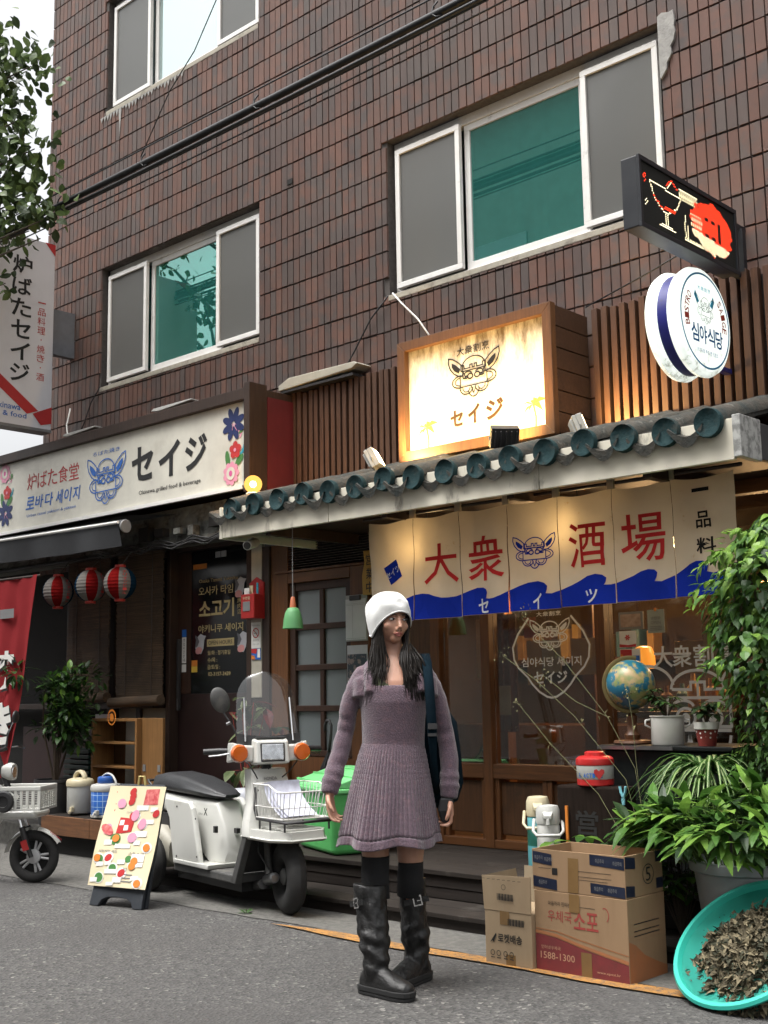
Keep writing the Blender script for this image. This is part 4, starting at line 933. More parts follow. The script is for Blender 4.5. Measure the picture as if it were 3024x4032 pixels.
# ------------------------------------------------------------------ left shop front
M_reed = None
def reed_mat():
    m, n, b = _new('reed'); p = _pos(n)
    c = _mix(n, _ramp(n, _noise(n, p, 40, 4, .6, (.06, 1, 2.4)), .35, .68), (.115, .072, .040), (.055, .036, .021))
    c = _mix(n, _ramp(n, _noise(n, p, 2, 4), .45, .7), c, (.03, .022, .015)); n.links.new(c, b.inputs['Base Color']); b.inputs['Roughness'].default_value = .85; return m
M_reed = reed_mat()
ls = thing('shaded_shopfront', 'shaded shop front under the long white sign, dark posts and stained lintel', 'shop front', (-9.3, 6.5, .0))
M_cream = mat('cream_wall', (.44, .41, .34), .85, col2=(.36, .33, .27), vs=6)
M_lintel = mat('stained_plaster', (.19, .195, .175), .9, col2=(.09, .09, .08), vs=8, dirt=(.03, .028, .024), ds=7, dlo=.52, dhi=.66, bump=.5, bs=30)
def lm(name, x0, x1, y0, y1, z0, z1, m, bev=.004): q = MB(); q.box(x0, x1, y0, y1, z0, z1); return q.build(name, m, ls, bevel=bev)
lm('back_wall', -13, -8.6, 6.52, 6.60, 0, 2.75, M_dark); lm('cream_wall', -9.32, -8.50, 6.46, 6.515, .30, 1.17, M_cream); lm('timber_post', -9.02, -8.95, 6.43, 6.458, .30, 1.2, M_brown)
lm('timber_post', -9.42, -9.32, 6.40, 6.51, .3, 2.52, M_brown); lm('timber_post', -8.498, -8.445, 6.36, 6.52, .25, 2.52, M_brown); lm('back_panel', -8.6, -8.499, 6.50, 6.53, 1.17, 2.52, M_brown); lm('timber_post', -10.1, -10.0, 6.40, 6.51, .3, 2.52, M_brown)
lm('maroon_panel', -10.9, -9.43, 6.44, 6.51, .3, 1.0, mat('maroon_panel', (.03, .010, .009), .6)); lm('sill_board', -13, -8.60, 6.30, 6.46, 1.17, 1.22, M_brown)
q = MB(); rr = random.Random(8)
nx = 60
q.grid(lambda u, v: (-13 + u * 6.3, 6.16 - .018 * mn.noise((u * 60, v * 5, 0)), 2.54 + .28 * v + .012 * mn.noise((u * 50, v * 4, 3)) * (1 - v)), 120, 8); q.box(-13, -6.74, 6.20, 6.5, 2.53, 2.83); q.build('lintel', M_lintel, ls)
for i in range(7):
    x = -8.5 + i * .23 + rr.uniform(-.05, .05)
    lm('broken_bracket', x, x + rr.uniform(.05, .14), 6.08, 6.15, 2.56 + rr.uniform(0, .06), 2.62 + rr.uniform(0, .1), rr.choice([M_dark, M_lintel, M_brown]))
q = MB()
for s in range(3):
    q.tube([(-9.2 + .05 * s + i * .12, 6.06 - .02 * math.sin(i), 2.53 - .02 * s + .025 * math.sin(i * 1.7 + s)) for i in range(16)], .007, 6)
q.build('loose_cable', M_blackmetal, ls, smooth=True)
lm('lintel_rail', -13, -7.46, 6.14, 6.20, 2.505, 2.53, M_blackmetal)
lm('white_panel', -7.43, -7.305, 6.40, 6.44, 1.245, 2.52, M_cream); lm('door_post', -7.49, -7.432, 6.40, 6.50, .25, 2.52, M_brown); lm('panel_base', -7.43, -7.305, 6.41, 6.45, .25, 1.243, M_brown)
lm('head_beam', -8.45, -7.30, 6.40, 6.52, 2.50, 2.56, M_brown)
# dark glass door with gold lettering
dd = thing('dark_glass_door', 'dark door with gold Korean lettering, opening hours and cow stickers', 'door', (-7.95, 6.46, .25))
def dm(name, x0, x1, y0, y1, z0, z1, m, bev=.003): q = MB(); q.box(x0, x1, y0, y1, z0, z1); return q.build(name, m, dd, bevel=bev)
M_maroon = mat('maroon_door', (.020, .009, .008), .45); M_dglass = mat('black_door_glass', (.008, .009, .010), .12, col2=(.010, .011, .012))
dm('lower_panel', -8.44, -7.50, 6.45, 6.49, .25, 1.285, M_maroon); dm('upper_glass', -8.27, -7.51, 6.455, 6.475, 1.287, 2.49, M_dglass, 0); dm('stile', -8.44, -8.272, 6.445, 6.49, 1.287, 2.49, M_sash)
dm('handle', -8.40, -8.375, 6.40, 6.43, 1.15, 1.75, M_blackmetal)
Mk = FRONT(0, 6.452, 0)
def _g(q):
    text(q, 'Osaka Tamed Yakiniku', -8.165, -7.66, 2.215, 2.245, Mk, .004); text(q, '오사카 타임', -8.172, -7.72, 2.105, 2.18, Mk, .012); text(q, '소고기', -8.163, -7.705, 1.912, 2.065, Mk, .03)
    vtext(q, '焼肉店', -7.638, .05, 2.06, .047, .042, Mk); text(q, '야키니쿠 세이지', -8.172, -7.59, 1.79, 1.858, Mk, .014)
    q.flat([(-8.056, 1.673), (-7.703, 1.673), (-7.703, 1.735), (-8.056, 1.735)], 0, Mk)
    text(q, '월/화 : 정기휴일', -8.047, -7.752, 1.602, 1.640, Mk, .01); text(q, '수/목 :', -8.046, -7.92, 1.542, 1.58, Mk, .01); text(q, '금/토/일 :', -8.046, -7.885, 1.485, 1.523, Mk, .01); text(q, '02-3157-3439', -8.037, -7.748, 1.430, 1.462, Mk, .012)
let('gold_lettering', M_pgold, dd, _g)
let('lettering', M_black, dd, lambda q: text(q, 'OPEN HOURS', -8.035, -7.725, 1.687, 1.722, Mk, .01, 0, .002))
M_cowk = P_('cow_grey', (.10, .10, .11)); M_cowp = P_('cow_pink', (.55, .25, .24)); M_cowg = P_('cow_white', (.40, .40, .42))
for cx, cz, s in ((-7.635, 2.145, 1), (-8.15, 1.70, 1), (-7.602, 1.698, 1)):
    let('cow_sticker', M_cowg, dd, lambda q: q.flat([(cx - .065, cz + .075), (cx - .03, cz + .06), (cx + .01, cz + .085), (cx + .05, cz + .07), (cx + .085, cz + .065), (cx + .06, cz + .03), (cx + .05, cz - .04), (cx + .02, cz - .085), (cx - .04, cz - .08), (cx - .06, cz - .03), (cx - .05, cz + .03)], .001, Mk))
    let('cow_sticker', M_cowk, dd, lambda q: q.flat([(cx - .065, cz + .075), (cx - .03, cz + .06), (cx - .005, cz + .02), (cx - .03, cz - .02), (cx - .06, cz - .03), (cx - .05, cz + .03)], .002, Mk))
    let('cow_sticker', M_cowp, dd, lambda q: q.flat(ell(cx - .012, cz - .055, .045, .03, 14, 10), .003, Mk))
let('orange_sticker', M_porange, dd, lambda q: (q.flat([(-8.247, 2.334), (-8.063, 2.334), (-8.063, 2.378), (-8.247, 2.378)], 0, Mk)))
let('orange_sticker', M_pyellow, dd, lambda q: q.flat([(-8.262, 1.465), (-8.182, 1.465), (-8.182, 1.515), (-8.262, 1.515)], 0, Mk)); let('orange_sticker', M_porange, dd, lambda q: q.flat([(-8.262, 1.516), (-8.182, 1.516), (-8.182, 1.566), (-8.262, 1.566)], 0, Mk))
let('white_sticker', M_cowg, dd, lambda q: q.flat([(-7.95, 2.414), (-7.882, 2.414), (-7.882, 2.464), (-7.95, 2.464)], 0, Mk)); let('white_sticker', M_cowg, dd, lambda q: q.flat([(-7.874, 2.414), (-7.806, 2.414), (-7.806, 2.464), (-7.874, 2.464)], 0, Mk))
Ms_ = FRONT(0, 6.441, 0)
let('notice_strip', M_pwhite, dd, lambda q: q.flat([(-8.38, 1.545), (-8.32, 1.545), (-8.32, 1.765), (-8.38, 1.765)], 0, Ms_)); let('notice_strip', M_pblue, dd, lambda q: q.flat([(-8.38, 1.768), (-8.32, 1.768), (-8.32, 1.83), (-8.38, 1.83)], 0, Ms_)); let('notice_strip', M_pwhite, dd, lambda q: q.flat([(-8.38, 1.47), (-8.32, 1.47), (-8.32, 1.535), (-8.38, 1.535)], 0, Ms_))
let('lettering', M_black, dd, lambda q: vtext(q, '영업시간안내', -8.35, .024, 1.755, .034, .028, Ms_, 0, .001))
# reed blinds
for nm, lab, xa, xb, zt, zb in (('reed_blind', 'brown reed blind rolled to sill height beside the dark glass door', -9.14, -8.46, 2.52, 1.24), ('reed_blind', 'brown reed blind beside the red banner, above the potted shrub', -9.92, -9.25, 2.52, 1.27)):
    t = thing(nm, lab, 'blind', ((xa + xb) / 2, 6.3, zb), 0, 'reed blinds'); rr = random.Random(int(-xa * 10))
    q = MB(); n = 86
    for i in range(n):
        z = zb + (zt - zb) * i / n; dx = rr.uniform(-.012, .012); y = 6.30 + rr.uniform(-.004, .004)
        q.box(xa + dx, xb + dx, y - .004, y + .004, z + .001, z + (zt - zb) / n - .0015)
    o = q.build('reed_sheet', M_reed, t); o['kind'] = 'stuff'
    q = MB(); q.tube([(xa - .03, 6.27, zb - .02), (xb + .02, 6.27, zb + .0)], .045, 12); q.build('rolled_end', M_reed, t, smooth=True)
    for x in (xa + .15, xb - .15):
        q = MB(); q.tube([(x, 6.292, zt), (x, 6.292, zb)], .004, 5); q.build('cord', M_brown, t)
# roller awning edge
aw = thing('roller_awning', 'dark grey rolled awning cloth hanging under the long sign', 'awning', (-10, 5.62, 2.45))
M_aw = mat('awning_cloth', (.040, .042, .046), .85, col2=(.03, .031, .034), vs=4)
q = MB(); q.grid(lambda u, v: (-12.5 + u * 4.37, 5.60 + .012 * math.sin(u * 40) * (1 - v) + .03 * (1 - v), 2.470 + .022 * (1 - u) - .006 * math.sin(u * 9) + v * (.178 + .004 * (1 - u))), 60, 6); q.build('valance', M_aw, aw, smooth='all')
q = MB(); q.tube([(-12.5, 5.595, 2.73), (-8.12, 5.595, 2.655)], .012, 8); q.build('front_bar', M_pvc, aw, smooth=True)
q = MB(); q.tube([(-12.5, 5.66, 2.73), (-8.10, 5.66, 2.64)], .045, 12); q.build('roll', M_aw, aw, smooth=True)
q = MB(); q.lathe([(.001, 0), (.05, 0), (.055, .012), (.05, .02), (.001, .02)], 16, T(-8.11, 5.65, 2.625) @ RY(90)); q.build('end_cap', M_pgrey, aw, smooth=40)
q = MB(); q.grid(lambda u, v: (-12.5 + u * 4.4, 5.66 + v * .5, 2.735 - .02 * u + .06 * v), 4, 4); q.build('awning_top', M_aw, aw)
# ------------------------------------------------------------------ leaves helper
def leaf(mb, p, d_, up, L, W, fold=.25, droop=.25, m=0, n=3, prof=None):
    d_ = Vector(d_).normalized(); s = d_.cross(Vector(up))
    if s.length < 1e-4: s = d_.cross(Vector((1, 0, 0)))
    s.normalize(); nn = s.cross(d_).normalized(); p = Vector(p)
    if prof is None: prof = ((0, .06), (.28, .85), (.55, 1.0), (.8, .6), (1, .0)) if n >= 3 else ((0, .08), (.45, 1), (1, 0))
    vs = []
    for t, w_ in prof:
        c = p + d_ * (L * t) - nn * (droop * L * t * t)
        vs += [c + s * (W * w_ / 2) + nn * fold * W * w_ / 2, c, c - s * (W * w_ / 2) + nn * fold * W * w_ / 2]
    k = len(prof); fs = []
    for i in range(k - 1): fs += [(3 * i, 3 * i + 1, 3 * i + 4, 3 * i + 3), (3 * i + 1, 3 * i + 2, 3 * i + 5, 3 * i + 4)]
    mb.add(vs, fs, None, m)
def leaf_mat(name, a, b_, rough=.45, tr=.3):
    m = bpy.data.materials.new(name); m.use_nodes = True; n = m.node_tree; b = n.nodes['Principled BSDF']; p = _pos(n)
    c = _mix(n, _ramp(n, _noise(n, p, 11, 3, .6), .32, .68), a, b_); n.links.new(c, b.inputs['Base Color']); b.inputs['Roughness'].default_value = rough; b.inputs['Specular IOR Level'].default_value = .35
    tl_ = n.nodes.new('ShaderNodeBsdfTranslucent'); n.links.new(c, tl_.inputs[0]); mx = n.nodes.new('ShaderNodeMixShader'); mx.inputs[0].default_value = tr
    n.links.new(b.outputs[0], mx.inputs[1]); n.links.new(tl_.outputs[0], mx.inputs[2]); n.links.new(mx.outputs[0], n.nodes['Material Output'].inputs[0]); return m
def rdir(rr, zmin=-1, zmax=1):
    z = rr.uniform(zmin, zmax); a = rr.uniform(0, 2 * math.pi); q = math.sqrt(max(0, 1 - z * z)); return Vector((q * math.cos(a), q * math.sin(a), z))
M_leafd = leaf_mat('dark_leaf', (.030, .062, .018), (.014, .034, .012)); M_leafm = leaf_mat('mid_leaf', (.050, .13, .022), (.026, .072, .014)); M_leafl = leaf_mat('light_leaf', (.13, .24, .035), (.07, .155, .022)); M_twig = mat('twig', (.06, .042, .028), .9); M_stemg = mat('green_stem', (.10, .16, .035), .7)
M_soil = mat('soil', (.03, .022, .016), .95)
# ------------------------------------------------------------------ paper lanterns
M_pap_r = noren_mat('lantern_red', (.20, .010, .010), .2, False); M_pap_w = noren_mat('lantern_white', (.20, .185, .17), .2, False); M_pap_b = noren_mat('lantern_blue', (.008, .03, .06), .2, False)
for i, (x, z, ph) in enumerate(((-9.305, 2.19, 76), (-8.805, 2.205, 84), (-8.378, 2.195, 50))):
    t = thing('paper_lantern', ['striped paper lantern on the red banner side of the row', 'striped paper lantern in the middle of the three', 'striped paper lantern on the dark glass door side of the row'][i], 'lantern', (x, 5.8, z - .15), 0, 'striped paper lanterns')
    q = MB(); n = 48; k = 24
    for a in range(n):
        for j in range(k):
            def pt(aa, jj):
                th = math.pi * (.10 + .80 * jj / k); r_ = .133 * math.sin(th) * (1 + .012 * ((jj % 2) * 2 - 1)); an = 2 * math.pi * aa / n + R(ph); return (x + r_ * math.cos(an), 5.8 + r_ * math.sin(an), z - .138 * math.cos(th))
            q.add([pt(a, j), pt(a + 1, j), pt(a + 1, j + 1), pt(a, j + 1)], [(0, 1, 2, 3)], None, [1, 0, 1, 2, 1, 0, 1, 2][a // 6])
    q.build('paper_shade', [M_pap_r, M_pap_w, M_pap_b], t)
    for s in (-1, 1):
        q = MB(); q.lathe([(.044, -.012), (.046, 0), (.044, .012)], 16, T(x, 5.8, z + s * .138)); q.build('ring', P_('lantern_ring', (.4, .03, .02)), t)
    q = MB(); ang = R(-48)
    Mt = T(x, 5.8, z) @ Matrix.Rotation(R(47) + 0, 4, 'Z')
    for j, ch in enumerate('オリオンビール'):
        zz = .088 - j * .029; rr_ = math.sqrt(max(.0, .136 ** 2 - zz * zz * .93)) + .003
        text(q, ch, -.016, .016, zz - .012, zz + .012, T(x, 5.8, z) @ Matrix.Rotation(R(22.5 + ph), 4, 'Z') @ FRONT(0, -rr_, 0), .01)
    q.build('lettering', M_pred, t)
    q = MB(); q.tube([(x, 5.8, z + .14), (x + .01, 5.9, 2.46), (x, 6.1, 2.51)], .004, 5); q.build('cord', M_blackmetal, t)
# ------------------------------------------------------------------ red banner
t = thing('red_banner', 'tall red cloth banner with white brush characters', 'banner', (-9.6, 5.5, .6))
M_red = noren_mat('red_cloth', (.36, .045, .05), .25)
def edge(z): return -9.133 - .205 * (2.3 - z) / 1.0 if z > 1.3 else -9.338 - .21 * (1.3 - z) / .65
def by(u, z): return 5.5 + .018 * math.sin(u * 30) * (.4 + (2.3 - z) * .5) + .01 * math.sin(u * 11 + z * 3)
q = MB(); q.grid(lambda u, v: (lambda z: (-10.3 + u * (edge(z) + 10.3), by(u, z), z))(.60 + 1.71 * v), 48, 24); q.build('cloth', M_red, t, smooth='all')
q = MB(); q.tube([(-10.35, 5.5, 2.315), (-9.10, 5.5, 2.30)], .010, 8); q.build('top_pole', M_brown, t)
Mb_ = FRONT(0, 5.472, 0)
def _c(q, o, h): text(q, '焼', -9.83 + o, -9.42 + o, 1.34 - o, 1.68 - o, Mb_, .045, 0, h); text(q, 'き', -9.84 + o, -9.46 + o, .88 - o, 1.24 - o, Mb_, .045, 0, h)
let('lettering', M_black, t, lambda q: _c(q, .02, 0)); let('lettering', M_pwhite, t, lambda q: _c(q, 0, .004))
let('lettering', M_pgrey, t, lambda q: q.flat([(-9.70, 1.96), (-9.47, 1.96), (-9.47, 2.04), (-9.70, 2.04)], 0, Mb_))
# ------------------------------------------------------------------ platform, coolers, shelf, crate, planter
M_bench = wood('platform_wood', (.17, .075, .030), (.10, .043, .02), .6, axis=0, dirt=(.05, .03, .02))
t = thing('wooden_platform', 'low reddish brown wooden platform carrying the two drink coolers', 'platform', (-8.5, 5.95, 0))
for i in range(5):
    ya = 5.60 + i * .17; q = MB(); q.box(-9.12, -7.48, ya, ya + .165, .285, .315); q.build('plank', M_deck, t, bevel=.004)
for xa, xb in ((-9.12, -8.42), (-8.415, -7.48)):
    q = MB(); q.box(xa, xb, 5.575, 5.597, .165, .317); q.build('front_board', M_bench, t, bevel=.004)
q = MB(); q.box(-9.1, -7.5, 5.66, 6.44, 0, .2845); q.build('core', M_dark, t)
q = MB(); q.box(-13, -9.13, 5.75, 6.5, .0, .20); tag(q.build('grey_kerb_block', M_conc, bevel=.01), 'grey concrete block under the red banner and planter', 'kerb block')
M_crm = mat('cream_plastic', (.56, .50, .34), .42, col2=(.50, .44, .29), vs=5); M_wpl = mat('white_plastic', (.50, .50, .47), .4, col2=(.45, .45, .42), vs=4, dirt=(.33, .28, .22), ds=5, dlo=.60, dhi=.8)
t = thing('drink_cooler', 'cream lidded white drink cooler jug on the wooden platform', 'cooler', (-8.84, 5.76, .315), 0, 'drink coolers on the platform')
q = MB(); q.lathe([(.098, .02), (.104, .03), (.106, .235), (.10, .24)], 28, T(-8.84, 5.76, .315)); q.build('body', M_wpl, t, smooth=40)
q = MB(); q.lathe([(.112, .235), (.114, .25), (.112, .275), (.10, .29), (.06, .30), (.001, .302)], 28, T(-8.84, 5.76, .315)); q.build('lid', M_crm, t, smooth=40)
q = MB(); q.tube([(-8.84 + .07 * math.cos(a), 5.76 + .0, .315 + .285 + .065 * math.sin(a)) for a in [math.pi * i / 12 for i in range(13)]], .016, 8, flat=1.6); q.build('handle', M_crm, t, smooth='all')
q = MB(); q.box(-8.80, -8.77, 5.635, 5.665, .35, .39); q.box(-8.795, -8.775, 5.62, 5.636, .335, .36); q.build('tap', M_crm, t, bevel=.004)
for a in (30, 150, 270):
    q = MB(); q.lathe([(.012, 0), (.012, .02)], 8, T(-8.84 + .08 * math.cos(R(a)), 5.76 + .08 * math.sin(R(a)), .315)); q.build('foot', M_blackmetal, t)
def grid_blue():
    m, n, b = _new('blue_check'); tc = n.nodes.new('ShaderNodeTexCoord'); bt = n.nodes.new('ShaderNodeTexBrick'); bt.offset = 0; bt.inputs['Color1'].default_value = (.02, .10, .38, 1); bt.inputs['Color2'].default_value = (.03, .13, .42, 1); bt.inputs['Mortar'].default_value = (.30, .42, .58, 1)
    sp_ = n.nodes.new('ShaderNodeSeparateXYZ'); n.links.new(tc.outputs['Object'], sp_.inputs[0]); at = n.nodes.new('ShaderNodeMath'); at.operation = 'ARCTAN2'; sb = n.nodes.new('ShaderNodeVectorMath'); sb.operation = 'SUBTRACT'
    n.links.new(sp_.outputs[1], at.inputs[0]); n.links.new(sp_.outputs[0], at.inputs[1]); cb = n.nodes.new('ShaderNodeCombineXYZ'); mu = n.nodes.new('ShaderNodeMath'); mu.operation = 'MULTIPLY'; mu.inputs[1].default_value = .115
    n.links.new(at.outputs[0], mu.inputs[0]); n.links.new(mu.outputs[0], cb.inputs[0]); n.links.new(sp_.outputs[2], cb.inputs[1]); n.links.new(cb.outputs[0], bt.inputs['Vector'])
    bt.inputs['Scale'].default_value = 1; bt.inputs['Brick Width'].default_value = .046; bt.inputs['Row Height'].default_value = .046; bt.inputs['Mortar Size'].default_value = .0022
    n.links.new(bt.outputs[0], b.inputs['Base Color']); b.inputs['Roughness'].default_value = .35; return m
t = thing('drink_cooler', 'blue checked drink cooler with white rim on the wooden platform', 'cooler', (-8.44, 5.74, .315), 0, 'drink coolers on the platform')
L_ = T(-8.44, 5.74, .315)
q = MB(); q.lathe([(.113, .03), (.115, .04), (.117, .205), (.113, .21)], 28, L_); q.build('body', grid_blue(), t, smooth=40)
q = MB(); q.lathe([(.10, .005), (.118, .012), (.118, .029)], 28, L_); q.build('base', M_wpl, t, smooth=40)
q = MB(); q.lathe([(.118, .211), (.121, .22), (.121, .245), (.113, .262), (.08, .27), (.001, .272)], 28, L_); q.build('rim', M_wpl, t, smooth=40)
q = MB(); q.lathe([(.062, .2725), (.066, .28), (.066, .315), (.058, .325), (.001, .326)], 20, L_); q.build('lid', mat('blue_plastic', (.02, .09, .34), .4), t, smooth=40)
q = MB(); q.tube([(-8.44 + .118 * math.cos(a), 5.74 + .02, .55 + .11 * math.sin(a)) for a in [math.pi * (.02 + .96 * i / 14) for i in range(15)]], .009, 8); q.build('handle', M_wpl, t, smooth='all')
q = MB(); q.box(-8.40, -8.37, 5.605, 5.635, .35, .385); q.tube([(-8.385, 5.60, .37), (-8.385, 5.585, .345)], .009, 8); q.build('tap', M_wpl, t, bevel=.003)
M_pine = wood('pine_shelf', (.30, .15, .05), (.19, .09, .03), .55)
t = thing('shelf_unit', 'open pine shelf unit with its door swung out against cream wall', 'shelf', (-8.8, 6.15, .315))
for nm, b_ in (('side', (-9.13, -9.105, 6.05, 6.27, .316, 1.09)), ('side', (-8.495, -8.47, 6.05, 6.27, .316, 1.09)), ('shelf_board', (-9.104, -8.496, 6.05, 6.27, 1.066, 1.088)), ('shelf_board', (-9.104, -8.496, 6.055, 6.27, .876, .896)), ('shelf_board', (-9.104, -8.496, 6.055, 6.27, .676, .696)), ('shelf_board', (-9.104, -8.496, 6.055, 6.27, .33, .35)), ('door', (-8.465, -8.18, 6.10, 6.125, .45, 1.092))):
    q = MB(); q.box(*b_); q.build(nm, M_pine, t, bevel=.003)
q = MB(); q.box(-9.10, -8.95, 6.271, 6.28, .36, 1.06); q.build('back_board', wood('pine_back', (.13, .062, .024), (.08, .04, .016), .7), t)
for x, z in ((-8.44, .66), (-8.24, .66)):
    q = MB(); q.box(x, x + .035, 6.094, 6.0995, z, z + .055); q.build('hinge', M_pgrey, t)
let('emblem', M_porange, t, lambda q: (q.stroke(ell(-8.80, 1.10, .055, .06, 20), .014, True, 0, FRONT(0, 6.03, 0)), q.flat(ell(-8.80, 1.10, .03, .035, 12), 0, FRONT(0, 6.03, 0))))
t = thing('green_crate', 'dark green plastic crate behind the potted shrub', 'crate', (-9.36, 6.15, .315)); M_gcr = mat('dark_green_plastic', (.010, .035, .028), .5)
q = MB(); q.box(-9.55, -9.17, 6.06, 6.26, .316, .56); q.build('base', M_gcr, t, bevel=.01)
for i in range(6):
    q = MB(); q.box(-9.555, -9.165, 6.05, 6.265, .565 + i * .045, .597 + i * .045); q.build('rib', M_gcr, t, bevel=.005)
t = thing('wall_poster', 'white poster with red writing low on the wall behind the shrub', 'poster', (-9.42, 6.38, .9)); q = MB(); q.box(-9.56, -9.32, 6.375, 6.38, .75, 1.12); q.build('sheet', P_('poster_white', (.42, .42, .44)), t); let('print', M_pred, t, lambda q: vtext(q, '生麦酒', -9.36, .05, 1.10, .08, .065, FRONT(0, 6.372, 0))); let('print', M_pblue, t, lambda q: q.stroke(arc(-9.47, .93, .06, .08, -120, 120, 14), .008, False, 0, FRONT(0, 6.372, 0)))
def shrub(t, cx, cy, z0, z1, rx, mats, nleaf, L, seed, clump=9, nst=7, ymul=.8):
    rr = random.Random(seed); ends = []
    for i in range(nst):
        q = MB(); a = rr.uniform(0, 6.28); e = Vector((cx + rx * .7 * math.cos(a) * rr.uniform(.3, 1), cy + rx * .6 * math.sin(a) * rr.uniform(.3, 1), z0 + (z1 - z0) * rr.uniform(.55, .98))); m_ = Vector((cx, cy, z0)).lerp(e, .5) + Vector((rr.uniform(-.05, .05), rr.uniform(-.05, .05), .04))
        q.tube([(cx, cy, z0 - .05), m_, e], [.011, .008, .004], 6); q.build('stem', M_twig, t, smooth=True); ends += [e, m_.lerp(e, .5)]
    q = MB(); cl = []
    for i in range(clump * 3): cl.append(rr.choice(ends) + Vector((rr.gauss(0, rx * .33), rr.gauss(0, rx * .33 * ymul), rr.gauss(0, (z1 - z0) * .10))))
    for i in range(nleaf):
        c = rr.choice(cl); p = c + Vector((rr.gauss(0, .05), rr.gauss(0, .05), rr.gauss(0, .05))); d_ = (p - c).normalized() + rdir(rr, -.3, .7) * .8
        leaf(q, p, d_, (0, 0, 1), L * rr.uniform(.6, 1.2), L * .45 * rr.uniform(.7, 1.2), .25, rr.uniform(.1, .5), rr.choices(range(len(mats)), [5, 3, 1][:len(mats)])[0])
    q.build('foliage', mats, t)
t = thing('potted_shrub', 'leafy potted shrub in a black planter beside the red banner', 'potted plant', (-9.35, 5.78, .2))
q = MB(); q.lathe([(.10, .0), (.13, .02), (.165, .36), (.175, .365), (.175, .39), (.155, .39), (.15, .37)], 24, T(-9.25, 5.78, .20)); q.build('planter', M_blackmetal, t, smooth=40)
q = MB(); q.lathe([(.001, .36), (.152, .36)], 20, T(-9.25, 5.78, .20)); q.build('soil', M_soil, t)
shrub(t, -9.25, 5.78, .58, 1.42, .36, [M_leafd, M_leafm, M_leafl], 1050, .095, 31)
# ------------------------------------------------------------------ wall things between the shops
t = thing('letter_box', 'red metal letter box with post on the white panel', 'letter box', (-7.35, 6.34, 1.86)); M_mb = mat('red_enamel', (.40, .022, .020), .4)
q = MB(); q.prism([(-7.435, 1.865), (-7.265, 1.865), (-7.265, 2.155), (-7.35, 2.20), (-7.435, 2.155)], 0, .012, FRONT(0, 6.398, 0)); q.build('back_plate', M_mb, t)
q = MB(); q.box(-7.43, -7.27, 6.29, 6.385, 1.865, 2.06); q.build('box', M_mb, t, bevel=.006)
q = MB(); q.box(-7.40, -7.315, 6.286, 6.2895, 1.925, 2.0); q.build('window_plate', M_pgrey, t)
let('lettering', M_pcream, t, lambda q: text(q, '우편함', -7.405, -7.315, 2.015, 2.04, FRONT(0, 6.2885, 0), .01))
for i, (x, m_) in enumerate(((-7.41, M_pwhite), (-7.37, M_pcream), (-7.31, M_pteal))):
    q = MB(); q.box(x, x + .06 - .02 * i, 6.31 + .02 * i, 6.316 + .02 * i, 2.0, 2.11 + .02 * i); q.build('letter', m_, t)
t = thing('no_smoking_sign', 'white no smoking notice with red circle below the letter box', 'sign', (-7.365, 6.39, 1.63)); q = MB(); q.box(-7.422, -7.31, 6.394, 6.398, 1.635, 1.84); q.build('sheet', M_pwhite, t)
Mn = FRONT(0, 6.392, 0); let('red_circle', M_pred, t, lambda q: (q.stroke(ell(-7.366, 1.755, .036, .036, 24), .008, True, 0, Mn), q.stroke([(-7.39, 1.78), (-7.342, 1.73)], .007, False, .0006, Mn))); let('lettering', M_pgrey, t, lambda q: (text(q, 'No Smoking', -7.412, -7.32, 1.808, 1.822, Mn), text(q, '금연구역', -7.40, -7.33, 1.69, 1.705, Mn), text(q, '건물 내 금연', -7.405, -7.325, 1.66, 1.672, Mn), q.flat([(-7.386, 1.75), (-7.346, 1.75), (-7.346, 1.757), (-7.386, 1.757)], .0012, Mn)))
t = thing('small_notice', 'small red and blue printed notice under the no smoking sign', 'notice', (-7.365, 6.39, 1.54)); q = MB(); q.box(-7.42, -7.31, 6.394, 6.398, 1.545, 1.632); q.build('sheet', M_pblue, t); let('print', M_pred, t, lambda q: q.flat([(-7.418, 1.60), (-7.36, 1.59), (-7.35, 1.63), (-7.418, 1.63)], 0, Mn)); let('print', M_porange, t, lambda q: q.flat([(-7.418, 1.547), (-7.37, 1.547), (-7.38, 1.575), (-7.418, 1.58)], 0, Mn)); let('print', M_pwhite, t, lambda q: q.flat([(-7.345, 1.56), (-7.313, 1.56), (-7.313, 1.628), (-7.345, 1.628)], 0, Mn))
t = thing('security_camera', 'white bullet security camera under the canopy end above the dark door', 'camera', (-6.6, 5.62, 2.36))
Mc = T(-6.53, 5.62, 2.325) @ RZ(28) @ RX(14)
q = MB(); q.tube([(0, .10, 0), (0, -.07, 0)], .034, 16, True, Mc); q.build('body', M_wpl, t, smooth=40, bevel=.004); q = MB(); q.tube([(0, -.0705, 0), (0, -.076, 0)], .026, 16, True, Mc); q.build('lens', M_blackmetal, t); q = MB(); q.tube([(-6.575, 5.68, 2.35), (-6.60, 5.70, 2.375)], .018, 10); q.lathe([(.04, 0), (.04, .012)], 14, T(-6.60, 5.70, 2.365)); q.build('mount', M_wpl, t)
t = thing('pendant_lamp', 'green bell shaped pendant lamp hanging from the canopy', 'lamp', (-6.07, 5.6, 1.70)); M_gl = mat('green_enamel', (.10, .30, .11), .55, col2=(.085, .26, .10), vs=6)
q = MB(); q.tube([(-6.07, 5.6, 2.43), (-6.072, 5.6, 2.1), (-6.07, 5.6, 1.92)], .0035, 6); q.build('cord', M_pgrey, t)
q = MB(); q.lathe([(.010, .215), (.014, .21), (.022, .15), (.024, .14)], 14, T(-6.07, 5.6, 1.705)); q.build('cap', P_('lamp_orange', (.45, .13, .05)), t, smooth=True)
